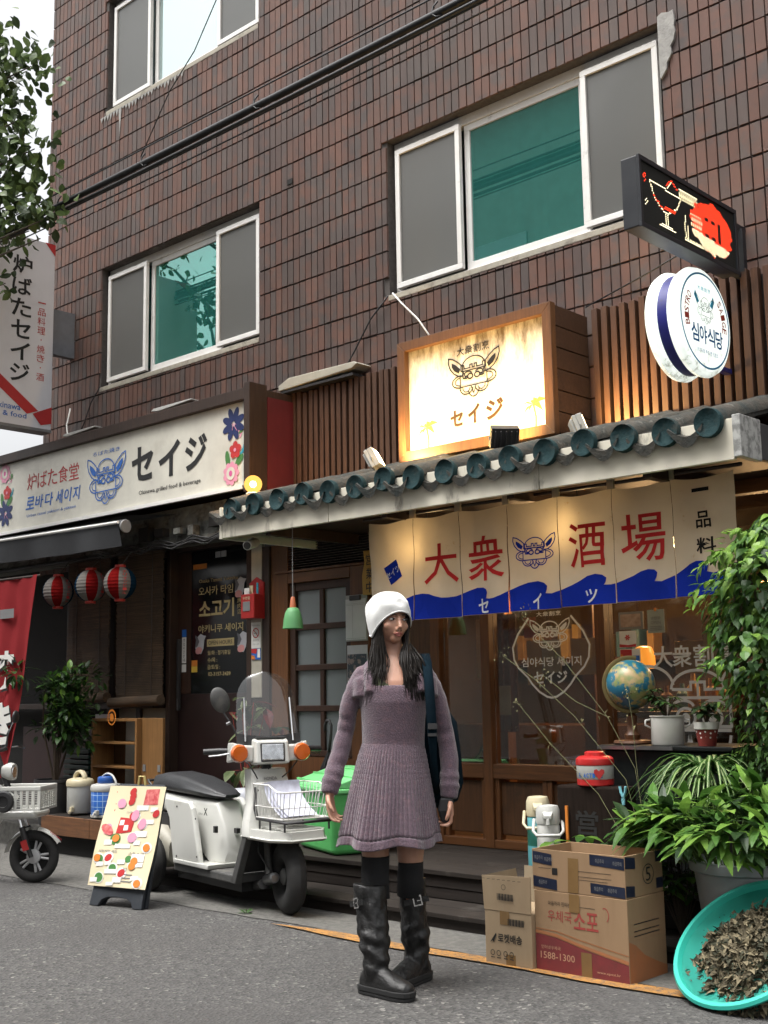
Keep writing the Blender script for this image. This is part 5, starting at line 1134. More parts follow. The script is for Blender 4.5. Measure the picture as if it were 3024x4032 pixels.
q = MB(); q.lathe([(.022, .142), (.035, .138), (.052, .11), (.064, .06), (.070, 0), (.067, 0), (.06, .06), (.048, .105), (.02, .13)], 24, T(-6.07, 5.6, 1.705)); q.build('shade', M_gl, t, smooth=60)
t = thing('clipboard', 'clipboard with a white ruled waiting list beside the lattice door', 'clipboard', (-6.25, 6.4, 1.65)); q = MB(); q.box(-6.365, -6.145, 6.405, 6.41, 1.645, 1.985); q.build('board', P_('board_grey', (.32, .32, .31)), t); q = MB(); q.box(-6.362, -6.155, 6.40, 6.4035, 1.655, 1.955); q.build('paper', P_('paper', (.55, .56, .57)), t); q = MB(); q.box(-6.31, -6.20, 6.385, 6.3995, 1.945, 1.98); q.build('clip', M_blackmetal, t, bevel=.004)
let('ruling', M_pgrey, t, lambda q: ([q.flat([(-6.355, z), (-6.165, z), (-6.165, z + .0015), (-6.355, z + .0015)], 0, FRONT(0, 6.399, 0)) for z in (1.92, 1.91, 1.665)], q.flat([(-6.29, 1.67), (-6.288, 1.67), (-6.288, 1.91), (-6.29, 1.91)], .0005, FRONT(0, 6.399, 0))))
t = thing('photo_poster', 'white poster with dark photograph below the clipboard', 'poster', (-6.25, 6.4, 1.3)); q = MB(); q.box(-6.358, -6.15, 6.408, 6.412, 1.30, 1.615); q.build('sheet', P_('poster_pale', (.50, .50, .54)), t); let('photograph', mat('photo_print', (.03, .045, .06), .5, col2=(.22, .17, .16), vs=26, lo=.5, hi=.56), t, lambda q: q.flat([(-6.352, 1.36), (-6.156, 1.36), (-6.156, 1.55), (-6.352, 1.55)], 0, FRONT(0, 6.405, 0)))
t = thing('yellow_plaque', 'yellow wooden plaque half hidden behind the curtain', 'plaque', (-6.11, 6.38, 1.98)); q = MB(); q.prism([(-6.165, 1.975), (-6.03, 1.975), (-6.03, 2.30), (-6.155, 2.30), (-6.145, 2.22), (-6.17, 2.12)], 0, .02, FRONT(0, 6.40, 0)); q.build('board', P_('plaque_yellow', (.42, .24, .03)), t, bevel=.004); let('lettering', M_black, t, lambda q: vtext(q, '営業中', -6.09, .07, 2.27, .10, .08, FRONT(0, 6.377, 0), .01))
t = thing('umbrella', 'closed black umbrella with crook handle leaning by the lattice door', 'umbrella', (-6.40, 6.2, .25)); Mu = I4
q = MB(); q.tube([(-6.43, 6.24, 1.0), (-6.428, 6.24, 1.04), (-6.40, 6.23, 1.072), (-6.36, 6.22, 1.072), (-6.333, 6.21, 1.04), (-6.335, 6.21, .98), (-6.345, 6.20, .85)], .011, 8); q.build('handle', M_blackmetal, t, smooth='all'); q = MB()
q.grid(lambda u, v: (lambda a, k: (-6.345 - .10 * v - (.012 + .055 * math.sin(math.pi * min(1, v * 1.25)) * (1 - .55 * v)) * k * math.cos(a), 6.2 + .02 * v + .05 * math.sin(math.pi * min(1, v * 1.2)) * (1 - .55 * v) * k * math.sin(a), .86 - .58 * v))(2 * math.pi * u, 1 + .35 * math.cos(8 * 2 * math.pi * u)), 48, 10); q.build('canopy', mat('umbrella_black', (.010, .010, .012), .75), t, smooth='all')
q = MB(); q.tube([(-6.445, 6.22, .29), (-6.452, 6.222, .25)], .005, 6); q.build('tip', M_blackmetal, t)
# green bin (rotated) standing on the deck
t = thing('green_bin', 'bright green plastic bin with sloping lid behind the delivery scooter', 'bin', (-5.85, 5.83, .247), R(-22)); M_gb = mat('lime_plastic', (.12, .52, .15), .42, col2=(.10, .46, .13), vs=3, dirt=(.08, .33, .10), ds=6); M_gb2 = mat('lime_plastic_lid', (.19, .62, .23), .42)
def frustum(mb, w0, d0, w1, d1, z0, z1, r0=0): mb.add([(-w0, -d0, z0), (w0, -d0, z0), (w0, d0, z0), (-w0, d0, z0), (-w1, -d1, z1), (w1, -d1, z1), (w1, d1, z1), (-w1, d1, z1)], [(0, 3, 2, 1), (4, 5, 6, 7), (0, 1, 5, 4), (1, 2, 6, 5), (2, 3, 7, 6), (3, 0, 4, 7)])
q = MB(); frustum(q, .30, .19, .345, .225, .002, .40); q.build('body', M_gb, t, local=True, bevel=.03, seg=3); q = MB(); frustum(q, .36, .24, .36, .24, .385, .415); q.build('rim', M_gb2, t, local=True, bevel=.008)
q = MB(); q.prism([(-.235, .416), (.235, .416), (.235, .52), (.10, .53), (-.225, .43)], -.35, .35, Matrix(((0, 0, 1, 0), (1, 0, 0, 0), (0, 1, 0, 0), (0, 0, 0, 1)))); q.build('lid', M_gb2, t, local=True, bevel=.012)
for k in (-.2, 0.0, .2):
    q = MB(); q.box(-.34, .34, -.17 + k * .6 + .1, -.155 + k * .6 + .1, .45 + k * .09, .49 + k * .17); q.build('lid_rib', M_gb2, t, local=True)
t = thing('wire_hangers', 'bundle of blue and white wire hangers on the green bin', 'hangers', (-5.62, 5.85, .76)); rr = random.Random(2)
for i in range(4):
    q = MB(); y = 5.80 + i * .025; x = -5.62 + rr.uniform(-.03, .03); q.tube([(x - .06, y, .775), (x - .01, y, .83), (x, y, .86), (x + .02, y, .885), (x + .035, y, .865), (x + .028, y, .85)], .004, 6); q.tube([(x - .06, y, .775), (x + .07, y, .78), (x, y, .845)], .004, 6); q.build('hanger', M_pteal if i % 2 else M_pwhite, t, smooth='all')
# ------------------------------------------------------------------ sandwich board
t = thing('menu_board', 'leaning black menu board covered by a cream food menu poster', 'sign board', (-6.43, 4.50, 0), math.atan2(.08, .37)); M_bb = mat('black_plastic', (.018, .022, .028), .55, col2=(.028, .032, .038))
Mq = RX(-16)  # leans back
Lf = Matrix(((1, 0, 0, 0), (0, 0, -1, -.05), (0, 1, 0, 0), (0, 0, 0, 1))); Ml_ = T(0, -.05, 0) @ RX(-16.0) @ Matrix(((1, 0, 0, 0), (0, 0, -1, 0), (0, 1, 0, 0), (0, 0, 0, 1)))
Mb2 = T(0, -.005, 0) @ RX(-15.0) @ Matrix(((1, 0, 0, 0), (0, 0, -1, 0), (0, 1, 0, 0), (0, 0, 0, 1)))
arch = [(-.21, 0), (-.14, 0), (-.12, .035), (-.08, .055), (0, .06), (.08, .055), (.12, .035), (.14, 0), (.21, 0), (.185, .74), (-.185, .74)]
q = MB(); q.prism(arch, -.012, .012, Ml_); q.build('front_panel', M_bb, t, local=True, bevel=.004); q = MB(); q.prism(arch, -.012, .012, Mb2); q.build('back_panel', M_bb, t, local=True, bevel=.004)
q = MB(); q.tube([(-.03, .17, .70), (-.02, .17, .765), (.02, .17, .765), (.03, .17, .70)], .008, 8); q.build('handle', P_('string_yellow', (.5, .4, .15)), t, local=True)
def pz(x, y, k=.018): return (x, y, k + .006 * math.sin(y * 9 + x * 6))
q = MB(); q.grid(lambda u, v: (lambda x, y: (x, y, .026 + .008 * math.sin(y * 9 + x * 6)))(-.245 + .475 * u + .015 * v, .115 + .615 * v), 10, 16, Ml_); q.build('poster', mat('menu_cream', (.70, .62, .42), .35, col2=(.66, .57, .38), vs=4), t, local=True, smooth='all')
def let_split(q, name, m, t):
    if name in ('lettering',): q.build(name, m, t, local=True); return
    W4 = WM[t]; q.v = [tuple(W4 @ Vector(v)) for v in q.v]; let(name, m, t, lambda k: (k.v.extend(q.v), k.f.extend(q.f), k.mi.extend(q.mi)), True)
def pr(name, m, fn):
    q = MB(); fn(q); q.v = [tuple(Ml_ @ Vector((v[0], v[1], .026 + .008 * math.sin(v[1] * 9 + v[0] * 6) + v[2]))) for v in q.v]; let_split(q, name, m, t)
rr = random.Random(12)
pr('price_patch', M_pwhite, lambda q:  [q.flat([(x, y), (x + w_, y + .004), (x + w_, y + h_), (x, y + h_ - .003)], .003 + i * 1e-4) for i, (x, y, w_, h_) in enumerate([(-.12, .59, .05, .03), (.03, .58, .10, .035), (.15, .575, .06, .03), (.13, .50, .06, .03), (.05, .42, .10, .04), (-.17, .36, .06, .035), (-.08, .345, .12, .03), (.06, .37, .05, .03), (.07, .27, .10, .05), (.11, .24, .06, .03), (-.20, .23, .06, .03), (-.13, .24, .05, .03), (-.03, .25, .06, .03), (-.12, .19, .10, .03), (-.04, .14, .07, .035), (-.23, .135, .06, .03), (.10, .16, .06, .03), (-.09, .12, .06, .025)])])
pr('red_print', M_pred, lambda q: (q.flat([(-.10, .43), (.02, .45), (.03, .53), (-.09, .535)], .002), [q.flat(ell(x, y, .03, .022, 10, 30), .0035 + i * 1e-4) for i, (x, y) in enumerate([(-.02, .695), (-.015, .665), (-.02, .635), (.01, .55), (.09, .495), (.20, .565), (-.11, .285), (.02, .20)])], vtext(q, '야키니쿠', -.175, .05, .71, .055, .048)))
pr('white_cross', M_pwhite, lambda q: (q.flat([(-.085, .485), (-.05, .488), (-.048, .52), (-.083, .518)], .0045), q.flat([(-.045, .455), (-.01, .457), (-.01, .49), (-.044, .488)], .0046)))
pr('food_picture', mat('meat_red', (.45, .05, .06), .5, col2=(.65, .22, .2), vs=40), lambda q: (q.flat([(.08, .615), (.20, .62), (.20, .715), (.09, .71)], .002), q.flat(ell(-.17, .455, .055, .028, 14, -25), .0052)))
pr('plate', M_pwhite, lambda q: [q.flat(ell(x, y, .042, .034, 14), .0018 + i * 1e-4) for i, (x, y) in enumerate([(.03, .55), (.10, .50), (.04, .415), (-.09, .40), (.17, .36), (.09, .26), (-.19, .278), (-.06, .225), (-.16, .165), (.02, .20), (-.11, .29), (.16, .148)])])
pr('food_picture', M_ppink, lambda q: [q.flat(ell(x, y, .036, .03, 12, rr.uniform(0, 90)), .005 + i * 1e-4) for i, (x, y) in enumerate([(-.17, .46), (.03, .55), (.10, .50), (.04, .415), (-.10, .62)])])
pr('food_picture', M_pgreen, lambda q: [q.flat(ell(x, y, r_, r_ * .85, 14), .0025 + i * 1e-4) for i, (x, y, r_) in enumerate([(-.09, .40, .042), (-.06, .225, .03), (-.18, .275, .03), (-.16, .165, .035), (.05, .285, .026)])])
pr('food_picture', M_porange, lambda q: [q.flat(ell(x, y, .028, .024, 12), .0055 + i * 1e-4) for i, (x, y) in enumerate([(.17, .36), (.09, .245), (.10, .275), (-.20, .28), (.16, .145), (-.085, .405)])])
pr('lettering', M_pgrey, lambda q: (text(q, '샤브샤브 세트', -.20, -.05, .315, .335, None, .01, 0, .003), text(q, '스튜 & 면', .04, .16, .31, .33, None, .01, 0, .003), text(q, '스테이크동', -.05, .07, .56, .575, None, .005, 0, .003), text(q, '밥', .03, .06, .21, .235, None, .01, 0, .003), [q.flat([(.03, y), (.11, y), (.11, y + .006), (.03, y + .006)], .003) for y in (.19, .17, .15)]))
# ------------------------------------------------------------------ notices on the right window
t = thing('framed_picture', 'framed pale picture in the shop window above the leaf sticker', 'picture', (-3.96, 6.45, 1.62)); q = MB(); q.box(-4.046, -3.876, 6.45, 6.46, 1.622, 1.728); q.build('frame', M_pgrey, t); let('print', mat('faded_print', (.26, .17, .13), .5, col2=(.40, .30, .24), vs=30), t, lambda q: q.flat([(-4.032, 1.636), (-3.89, 1.636), (-3.89, 1.714), (-4.032, 1.714)], 0, FRONT(0, 6.448, 0)))
t = thing('paper_notice', 'grey green paper notice clipped beside the framed picture', 'notice', (-3.79, 6.45, 1.59)); q = MB(); q.box(-3.848, -3.733, 6.455, 6.459, 1.592, 1.732); q.build('sheet', P_('notice_grey', (.30, .34, .31)), t); let('lettering', M_pgrey, t, lambda q: (text(q, '영업중', -3.825, -3.757, 1.672, 1.69, FRONT(0, 6.453, 0), .01), text(q, 'OPEN', -3.825, -3.757, 1.645, 1.663, FRONT(0, 6.453, 0), .01), [q.flat([(-3.83, z), (-3.75, z), (-3.75, z + .004), (-3.83, z + .004)], 0, FRONT(0, 6.453, 0)) for z in (1.628, 1.618, 1.608)])); q = MB(); q.box(-3.797, -3.783, 6.448, 6.4545, 1.722, 1.742); q.build('clip', M_porange, t)
t = thing('guide_sticker', 'white sticker with red leaf mark in the shop window', 'sticker', (-3.99, 6.455, 1.51)); q = MB(); q.box(-4.052, -3.932, 6.456, 6.460, 1.513, 1.613); q.build('sheet', M_pwhite, t, bevel=.004); let('red_mark', M_pred, t, lambda q: ([q.flat(ell(-3.992 + .011 * math.cos(R(a)), 1.573 + .011 * math.sin(R(a)), .009, .0045, 8, a), a * 1e-6, FRONT(0, 6.454, 0)) for a in range(0, 360, 60)], q.flat([(-4.05, 1.515), (-3.934, 1.515), (-3.934, 1.533), (-3.99, 1.526), (-4.05, 1.535)], 0, FRONT(0, 6.454, 0))))
t = thing('travel_card', 'colourful red blue card under the leaf sticker', 'card', (-3.98, 6.455, 1.425)); q = MB(); q.box(-4.051, -3.910, 6.456, 6.460, 1.425, 1.504); q.build('sheet', M_pwhite, t); let('print', M_pred, t, lambda q: q.flat([(-4.047, 1.46), (-3.966, 1.455), (-3.966, 1.50), (-4.047, 1.50)], 0, FRONT(0, 6.454, 0))); let('print', M_pblue, t, lambda q: (q.flat([(-4.047, 1.43), (-3.966, 1.43), (-3.966, 1.453), (-4.047, 1.458)], 0, FRONT(0, 6.454, 0)), q.flat([(-3.96, 1.43), (-3.914, 1.43), (-3.914, 1.462), (-3.96, 1.462)], 0, FRONT(0, 6.454, 0)))); let('print', M_porange, t, lambda q: q.flat([(-4.045, 1.432), (-4.02, 1.432), (-4.03, 1.47), (-4.045, 1.475)], .001, FRONT(0, 6.454, 0)))
# ------------------------------------------------------------------ vehicles
M_sw = mat('scooter_white', (.60, .60, .56), .30, col2=(.56, .56, .52), vs=2.5, coat=.35, dirt=(.38, .36, .30), ds=4, dlo=.62, dhi=.85); M_tyre = mat('tyre_rubber', (.016, .016, .016), .85, col2=(.024, .023, .022), vs=20); M_seat = mat('black_vinyl', (.016, .017, .019), .48, col2=(.024, .025, .027), vs=14, bump=.2, bs=200)
M_dgrey = mat('grey_plastic', (.075, .075, .072), .6, col2=(.05, .05, .048), vs=10, dirt=(.14, .13, .115), ds=6); M_steel = mat('steel', (.38, .38, .38), .32, 1.0, col2=(.28, .28, .28)); M_chrome = mat('chrome', (.72, .72, .72), .12, 1.0); M_amber = mat('amber_lens', (.62, .13, .015), .18, col2=(.55, .10, .012), coat=.5); M_hl = mat('headlight_lens', (.62, .64, .66), .10, .85, col2=(.35, .36, .37), vs=24, coat=.6); M_beige = mat('engine_cover', (.36, .34, .28), .55, dirt=(.16, .14, .11), ds=7)
def loft(mb, secs, capa=True, M=None, m=0):
    n = len(secs[0]); vs = [p for s in secs for p in s]; fs = []
    for i in range(len(secs) - 1):
        for j in range(n): fs.append((i * n + j, i * n + (j + 1) % n, (i + 1) * n + (j + 1) % n, (i + 1) * n + j))
    if capa: fs += [tuple(range(n - 1, -1, -1)), tuple((len(secs) - 1) * n + j for j in range(n))]
    mb.add(vs, fs, M, m)
def rsec(x, hw, z0, z1, r=.03, top=None, n=3):
    tw = top if top is not None else hw; pts = []
    for cx, cz, a0 in ((hw - r, z0 + r, -90), (tw - r, z1 - r, 0), (-tw + r, z1 - r, 90), (-hw + r, z0 + r, 180)):
        for i in range(n + 1): a = R(a0 + 90 * i / n); pts.append((x, cx + r * math.cos(a), cz + r * math.sin(a)))
    return pts
def wheel(par, M, rad, tw, rim, spoke_m, nsp, name='wheel', local=True, fat=.6):
    # axle along local Y
    q = MB(); k = 12; prof = []
    for i in range(k + 1):
        a = 2 * math.pi * i / k; prof.append((rad - tw * fat + tw * fat * math.cos(a), tw / 2 * math.sin(a)))
    MM = M @ RX(90); q.lathe(prof, 36, MM); w_ = q.build(name, M_tyre, par, local=local, smooth=True)
    q = MB(); q.lathe([(rim, -tw * .30), (rim + .012, -tw * .36), (rim + .02, -tw * .30), (rim + .016, 0), (rim + .02, tw * .30), (rim + .012, tw * .36), (rim, tw * .30), (rim - .004, 0), (rim, -tw * .30)], 36, MM); q.build('rim', spoke_m, w_, local=local, smooth=True)
    q = MB(); q.lathe([(.001, -tw * .42), (.03, -tw * .42), (rim * .38, -tw * .30), (rim * .38, tw * .30), (.03, tw * .42), (.001, tw * .42)], 20, MM); q.build('hub', spoke_m, w_, local=local, smooth=40)
    for i in range(nsp):
        a = 2 * math.pi * i / nsp
        for da in ((-.16, .16) if nsp <= 6 else (0,)):
            q = MB(); c0 = Vector((rim * .34 * math.cos(a + da * 1.2), 0, rim * .34 * math.sin(a + da * 1.2))); c1 = Vector((rim * math.cos(a + da), 0, rim * math.sin(a + da))); q.tube([c0, c1], .010 if nsp <= 6 else .004, 6, True, M); q.build('spoke', spoke_m, w_, local=local)
    return w_
sc1 = thing('delivery_scooter', 'white delivery scooter with windscreen, front basket and orange indicators', 'scooter', (-6.08, 5.08, 0), R(-10.9))
L = lambda q, name, m, par=sc1, **k: q.build(name, m, par, local=True, **k)
q = MB(); q.box(-.42, .37, -.195, .195, .155, .205); L(q, 'floorboard', M_dgrey, bevel=.008)
for s in (-1, 1):
    q = MB(); q.prism([(.33, .155), (.385, .155), (.53, .45), (.475, .45)], min(s * .195, s * .15), max(s * .195, s * .15), Matrix(((1, 0, 0, 0), (0, 0, 1, 0), (0, 1, 0, 0), (0, 0, 0, 1)))); L(q, 'apron_edge', M_dgrey, bevel=.005)
q = MB(); q.prism([(.345, .21), (.36, .21), (.50, .45), (.485, .45)], -.149, .149, Matrix(((1, 0, 0, 0), (0, 0, 1, 0), (0, 1, 0, 0), (0, 0, 0, 1)))); L(q, 'apron', M_blackmetal)
def zsec(z, x0, x1, hw, r=.02, n=2):
    pts = []
    for cx, cy, a0 in ((x1 - r, -hw + r, -90), (x1 - r, hw - r, 0), (x0 + r, hw - r, 90), (x0 + r, -hw + r, 180)):
        for i in range(n + 1): a = R(a0 + 90 * i / n); pts.append((cx + r * math.cos(a), cy + r * math.sin(a), z))
    return pts
q = MB(); loft(q, [zsec(.44, .46, .56, .20), zsec(.52, .455, .545, .195), zsec(.62, .425, .515, .155), zsec(.74, .385, .475, .135), zsec(.82, .36, .45, .125)]); L(q, 'leg_shield', M_sw, smooth=40)
q = MB(); q.box(.462, .470, -.10, .10, .70, .704); q.box(.482, .490, -.10, .10, .645, .649); L(q, 'panel_line', M_dgrey)
q = MB(); text(q, 'HONDA', -.045, .045, .735, .755, T(.478, 0, 0) @ RY(-15.5) @ Matrix(((0, 0, 1, 0), (1, 0, 0, 0), (0, 1, 0, 0), (0, 0, 0, 1))) @ T(0, .0, .19), .02)
q = MB(); text(q, 'HONDA', -.045, .045, 0, .02, Matrix.Translation((.477, 0, .755)) @ RY(-16) @ Matrix(((0, 0, 1, 0), (1, 0, 0, 0), (0, 1, 0, 0), (0, 0, 0, 1))), .02); L(q, 'lettering', M_pgrey)
def tray(z, k): return [(.45, -.19 * k, z), (.78, -.19 * k, z), (.90 * (.5 + .5 * k), -.11 * k, z), (.90 * (.5 + .5 * k), .11 * k, z), (.78, .19 * k, z), (.45, .19 * k, z)]
q = MB(); loft(q, [tray(.425, .97), tray(.437, 1.03), tray(.44, 1.03), tray(.444, .98), tray(.485, .97)]); L(q, 'front_tray', M_sw, smooth=30)
for i in range(4):
    q = MB(); q.box(.56 + i * .08, .595 + i * .08, -.13, .13, .4855, .497); L(q, 'tray_rib', M_sw, bevel=.004)
# rear body
q = MB(); loft(q, [rsec(.065, .085, .235, .33, .02, .06), rsec(.03, .11, .22, .45, .03, .075), rsec(-.05, .125, .21, .60, .035, .085), rsec(-.14, .12, .24, .61, .035, .10), rsec(-.30, .13, .42, .61, .035, .115), rsec(-.60, .15, .50, .62, .035, .135), rsec(-.80, .16, .52, .63, .035, .14), rsec(-.95, .12, .54, .625, .03, .11)]); L(q, 'body_shell', M_sw, smooth=40)
q = MB(); q.prism([(-.42, .21), (-.055, .215), (-.075, .30), (-.16, .56), (-.20, .60), (-.52, .61), (-.60, .58), (-.60, .55), (-.54, .545), (-.48, .48)], -.205, -.165, Matrix(((1, 0, 0, 0), (0, 0, 1, 0), (0, 1, 0, 0), (0, 0, 0, 1)))); L(q, 'side_panel', M_sw, bevel=.014, seg=3)
q = MB(); q.prism([(-.42, .21), (-.055, .215), (-.075, .30), (-.16, .56), (-.20, .60), (-.52, .61), (-.60, .58), (-.60, .55), (-.54, .545), (-.48, .48)], .165, .205, Matrix(((1, 0, 0, 0), (0, 0, 1, 0), (0, 1, 0, 0), (0, 0, 0, 1)))); L(q, 'side_panel', M_sw, bevel=.014, seg=3)
q = MB(); q.prism([(-.40, .205), (.07, .205), (.085, .235), (-.40, .232)], -.212, .212, Matrix(((1, 0, 0, 0), (0, 0, 1, 0), (0, 1, 0, 0), (0, 0, 0, 1)))); L(q, 'skirt', M_sw, bevel=.006)
q = MB(); q.box(.045, .082, -.012, .012, .41, .44); L(q, 'key_lock', M_blackmetal); q = MB(); q.box(.02, .045, -.145, -.125, .42, .46); L(q, 'hook', M_blackmetal)
q = MB(); text(q, 'X', 0, .05, 0, .045, Matrix.Translation((-.13, -.1335, .515)) @ RX(90), .03); L(q, 'lettering', M_black)
q = MB(); text(q, 'GYRO', 0, .055, 0, .014, Matrix.Translation((-.19, -.139, .515)) @ RX(90), .02); L(q, 'lettering', M_pgrey)
q = MB(); loft(q, [rsec(-.96, .06, .65, .69, .018), rsec(-.90, .12, .642, .732, .03, .11), rsec(-.72, .145, .640, .757, .04, .125), rsec(-.45, .145, .632, .738, .04, .125), rsec(-.20, .13, .624, .695, .03, .11), rsec(-.07, .10, .620, .662, .018, .085), rsec(-.01, .045, .620, .64, .009)]); L(q, 'seat', M_seat, smooth=50)
q = MB(); q.tube([(-.93, -.10, .64), (-1.02, -.10, .69), (-1.02, .10, .69), (-.93, .10, .64)], .010, 8); L(q, 'grab_rail', M_blackmetal, smooth='all')
q = MB(); loft(q, [rsec(-.90, .09, .20, .36, .05), rsec(-.80, .10, .16, .42, .06), rsec(-.60, .10, .15, .42, .06), rsec(-.50, .06, .18, .34, .05)], True, T(0, -.13, 0)); L(q, 'engine_cover', M_beige, smooth=40)
for i in range(5):
    q = MB(); q.box(-.80 + i * .03, -.79 + i * .03, -.236, -.228, .28, .36); L(q, 'vent_slot', M_blackmetal)
for s in (-1, 1): wheel(sc1, T(-.68, s * .24, .19), .19, .10, .11, M_dgrey, 8)
q = MB(); q.tube([(-.6, 0, .13), (.3, 0, .12), (.52, -.08, .16)], .03, 8); q.box(-.55, .30, -.10, .10, .09, .15); L(q, 'underframe', M_blackmetal)
q = MB(); q.box(-.95, -.45, -.15, .15, .2, .5); L(q, 'engine', M_blackmetal)
# steered assembly
ST = T(.66, 0, 0) @ RZ(-13) @ T(-.66, 0, 0)
wheel(sc1, ST @ T(.69, 0, .215), .215, .115, .125, M_dgrey, 8, 'front_wheel')
q = MB(); q.tube([(.50, -.075, .46), (.585, -.085, .22)], .022, 10, True, ST); q.tube([(.50, .075, .46), (.585, .085, .22)], .022, 10, True, ST); L(q, 'fork_leg', M_dgrey, smooth=40)
q = MB(); q.tube([(.545, -.088, .185), (.60, -.092, .19), (.70, -.09, .215)], .03, 10, True, ST); q.tube([(.66, -.095, .215), (.72, -.095, .215)], .02, 8, True, ST); L(q, 'fork_link', M_steel, smooth=40)
q = MB(); q.grid(lambda u, v: (.69 + .24 * math.cos(R(60 + 120 * u)), (v - .5) * .14, .215 + .24 * math.sin(R(60 + 120 * u))), 14, 2, ST); L(q, 'front_mudguard', M_blackmetal)
HS = T(.46, 0, .0) @ RZ(-15) @ T(-.46, 0, 0)
q = MB(); loft(q, [[(.36, -.105, .86), (.36, .105, .86), (.38, .10, .985), (.38, -.10, .985)], [(.46, -.115, .845), (.46, .115, .845), (.46, .11, 1.0), (.46, -.11, 1.0)], [(.545, -.105, .855), (.545, .105, .855), (.525, .10, .99), (.525, -.10, .99)]], True, HS); L(q, 'headlight_housing', M_sw, bevel=.012, seg=3)
q = MB(); q.box(.5, .549, -.070, .070, .872, .970, HS @ T(0, 0, 0) @ T(.535, 0, .92) @ RY(-7) @ T(-.535, 0, -.92)); hl = L(q, 'headlight', M_hl, bevel=.008); q = MB(); q.box(.49, .543, -.076, .076, .865, .977, HS @ T(.535, 0, .92) @ RY(-7) @ T(-.535, 0, -.92)); q.build('bezel', M_blackmetal, hl, local=True, bevel=.008)
for s in (-1, 1):
    q = MB(); loft(q, [[(.37, s * .11, .86), (.50, s * .11, .865), (.50, s * .11, .96), (.39, s * .11, .965)], [(.37, s * .18, .865), (.49, s * .18, .87), (.49, s * .18, .965), (.39, s * .18, .97)], [(.36, s * .245, .855), (.46, s * .24, .87), (.47, s * .235, .985), (.38, s * .24, .98)]], True, HS); L(q, 'handlebar_cover', M_sw, bevel=.010, seg=2)
    q = MB(); q.lathe([(.052, 0), (.052, .02), (.045, .035), (.001, .037)], 20, HS @ T(.485, s * .195, .918) @ RY(90)); ind = L(q, 'indicator', M_amber, smooth=40); q = MB(); q.lathe([(.056, -.015), (.056, .008), (.050, .009)], 20, HS @ T(.48, s * .195, .918) @ RY(90)); q.build('indicator_rim', M_sw, ind, local=True, smooth=40)
    q = MB(); q.tube([(.38, s * .22, .93), (.35, s * .28, .93), (.31, s * .37, .925)], [.017, .018, .019], 10, True, HS); L(q, 'grip', M_blackmetal, smooth=40)
    q = MB(); q.tube([(.42, s * .24, .915), (.40, s * .30, .905), (.365, s * .35, .90)], .006, 6, True, HS); L(q, 'brake_lever', M_steel, smooth=True)
q = MB(); q.tube([(.38, -.16, .97), (.36, -.20, 1.07), (.33, -.255, 1.16)], .006, 8, True, HS); q2 = MB(); q2.sphere((0, 0, 0), 1, 18, 12, HS @ T(.33, -.275, 1.235) @ RX(24) @ Matrix.Diagonal((.022, .058, .082, 1))); mir = L(q2, 'mirror', M_dgrey, smooth='all'); q.build('mirror_stem', M_blackmetal, mir, local=True, smooth=True)
q = MB(); q.tube([(.36, -.24, 1.09), (.375, -.22, 1.10)], .01, 6, True, HS); L(q, 'mirror_clamp', M_steel)
# windscreen
M_ws = glass('windscreen_acrylic', (.80, .80, .78), .05, .03, body=(.25, .25, .24), bodyfac=.08)
def wsp(u, v):
    a = (u - .5) * 2; z = .975 + .43 * v; hw = .20 * (1 - .10 * v) * (math.sqrt(max(0, 1 - max(0, (v - .45) / .55) ** 3.2)) if v > .45 else 1)
    hw = max(hw, .02); return (.46 - .10 * v - .018 * a * a, a * hw, z)
q = MB(); q.grid(wsp, 16, 18, HS); L(q, 'windscreen', M_ws, smooth='all')
q = MB(); q.grid(lambda u, v: (lambda a: (.467 - .020 * a * a - .01 * v, a * .20, .955 + (.05 + .03 * a * a - .035 * (1 if abs(a) < .62 else 0) * 0) * v + .02 * (1 - a * a) * .5))((u - .5) * 2), 16, 2, HS); L(q, 'windscreen_bracket', M_blackmetal)
for s in (-1, 1):
    q = MB(); q.tube([(.462, s * .150, .985), (.405, s * .144, 1.245)], .0085, 8, True, HS); L(q, 'chrome_rod', M_chrome, smooth=40)
q = MB(); q.box(.36, .50, -.09, .09, 1.0, 1.012, HS); L(q, 'instrument_top', M_blackmetal, bevel=.004)
q = MB(); q.tube([(.44, 0, .40), (.42, 0, .86)], .03, 10); L(q, 'steering_tube', M_blackmetal)
# wire basket
bk = thing('wire_basket', 'white wire basket fixed to the front of the delivery scooter', 'basket', (-6.08, 5.08, 0), R(-10.9))
wr = MB()
bx = lambda k, z: [(.57 - .0 * k, -.155 - .02 * k, z), (.87 + .05 * k, -.155 - .02 * k, z), (.87 + .05 * k, .155 + .02 * k, z), (.57, .155 + .02 * k, z)]
for z, k, r_ in ((.555, 0, .004), (.62, .4, .003), (.745, 1, .0045)):
    p = bx(k, z)
    if z > .7: p = [p[0], ((p[0][0] + p[1][0]) / 2, p[0][1], z), (p[1][0] - .08, p[1][1], z - .035), (p[1][0], p[1][1], z - .035), (p[2][0], p[2][1], z - .035), (p[2][0] - .08, p[2][1], z - .035), ((p[0][0] + p[1][0]) / 2, p[2][1], z), p[3]]
    q = MB(); q.tube(p + [p[0]], r_, 6); o = q.build('rail', M_pwhite, bk, local=True)
q = MB(); n = 9
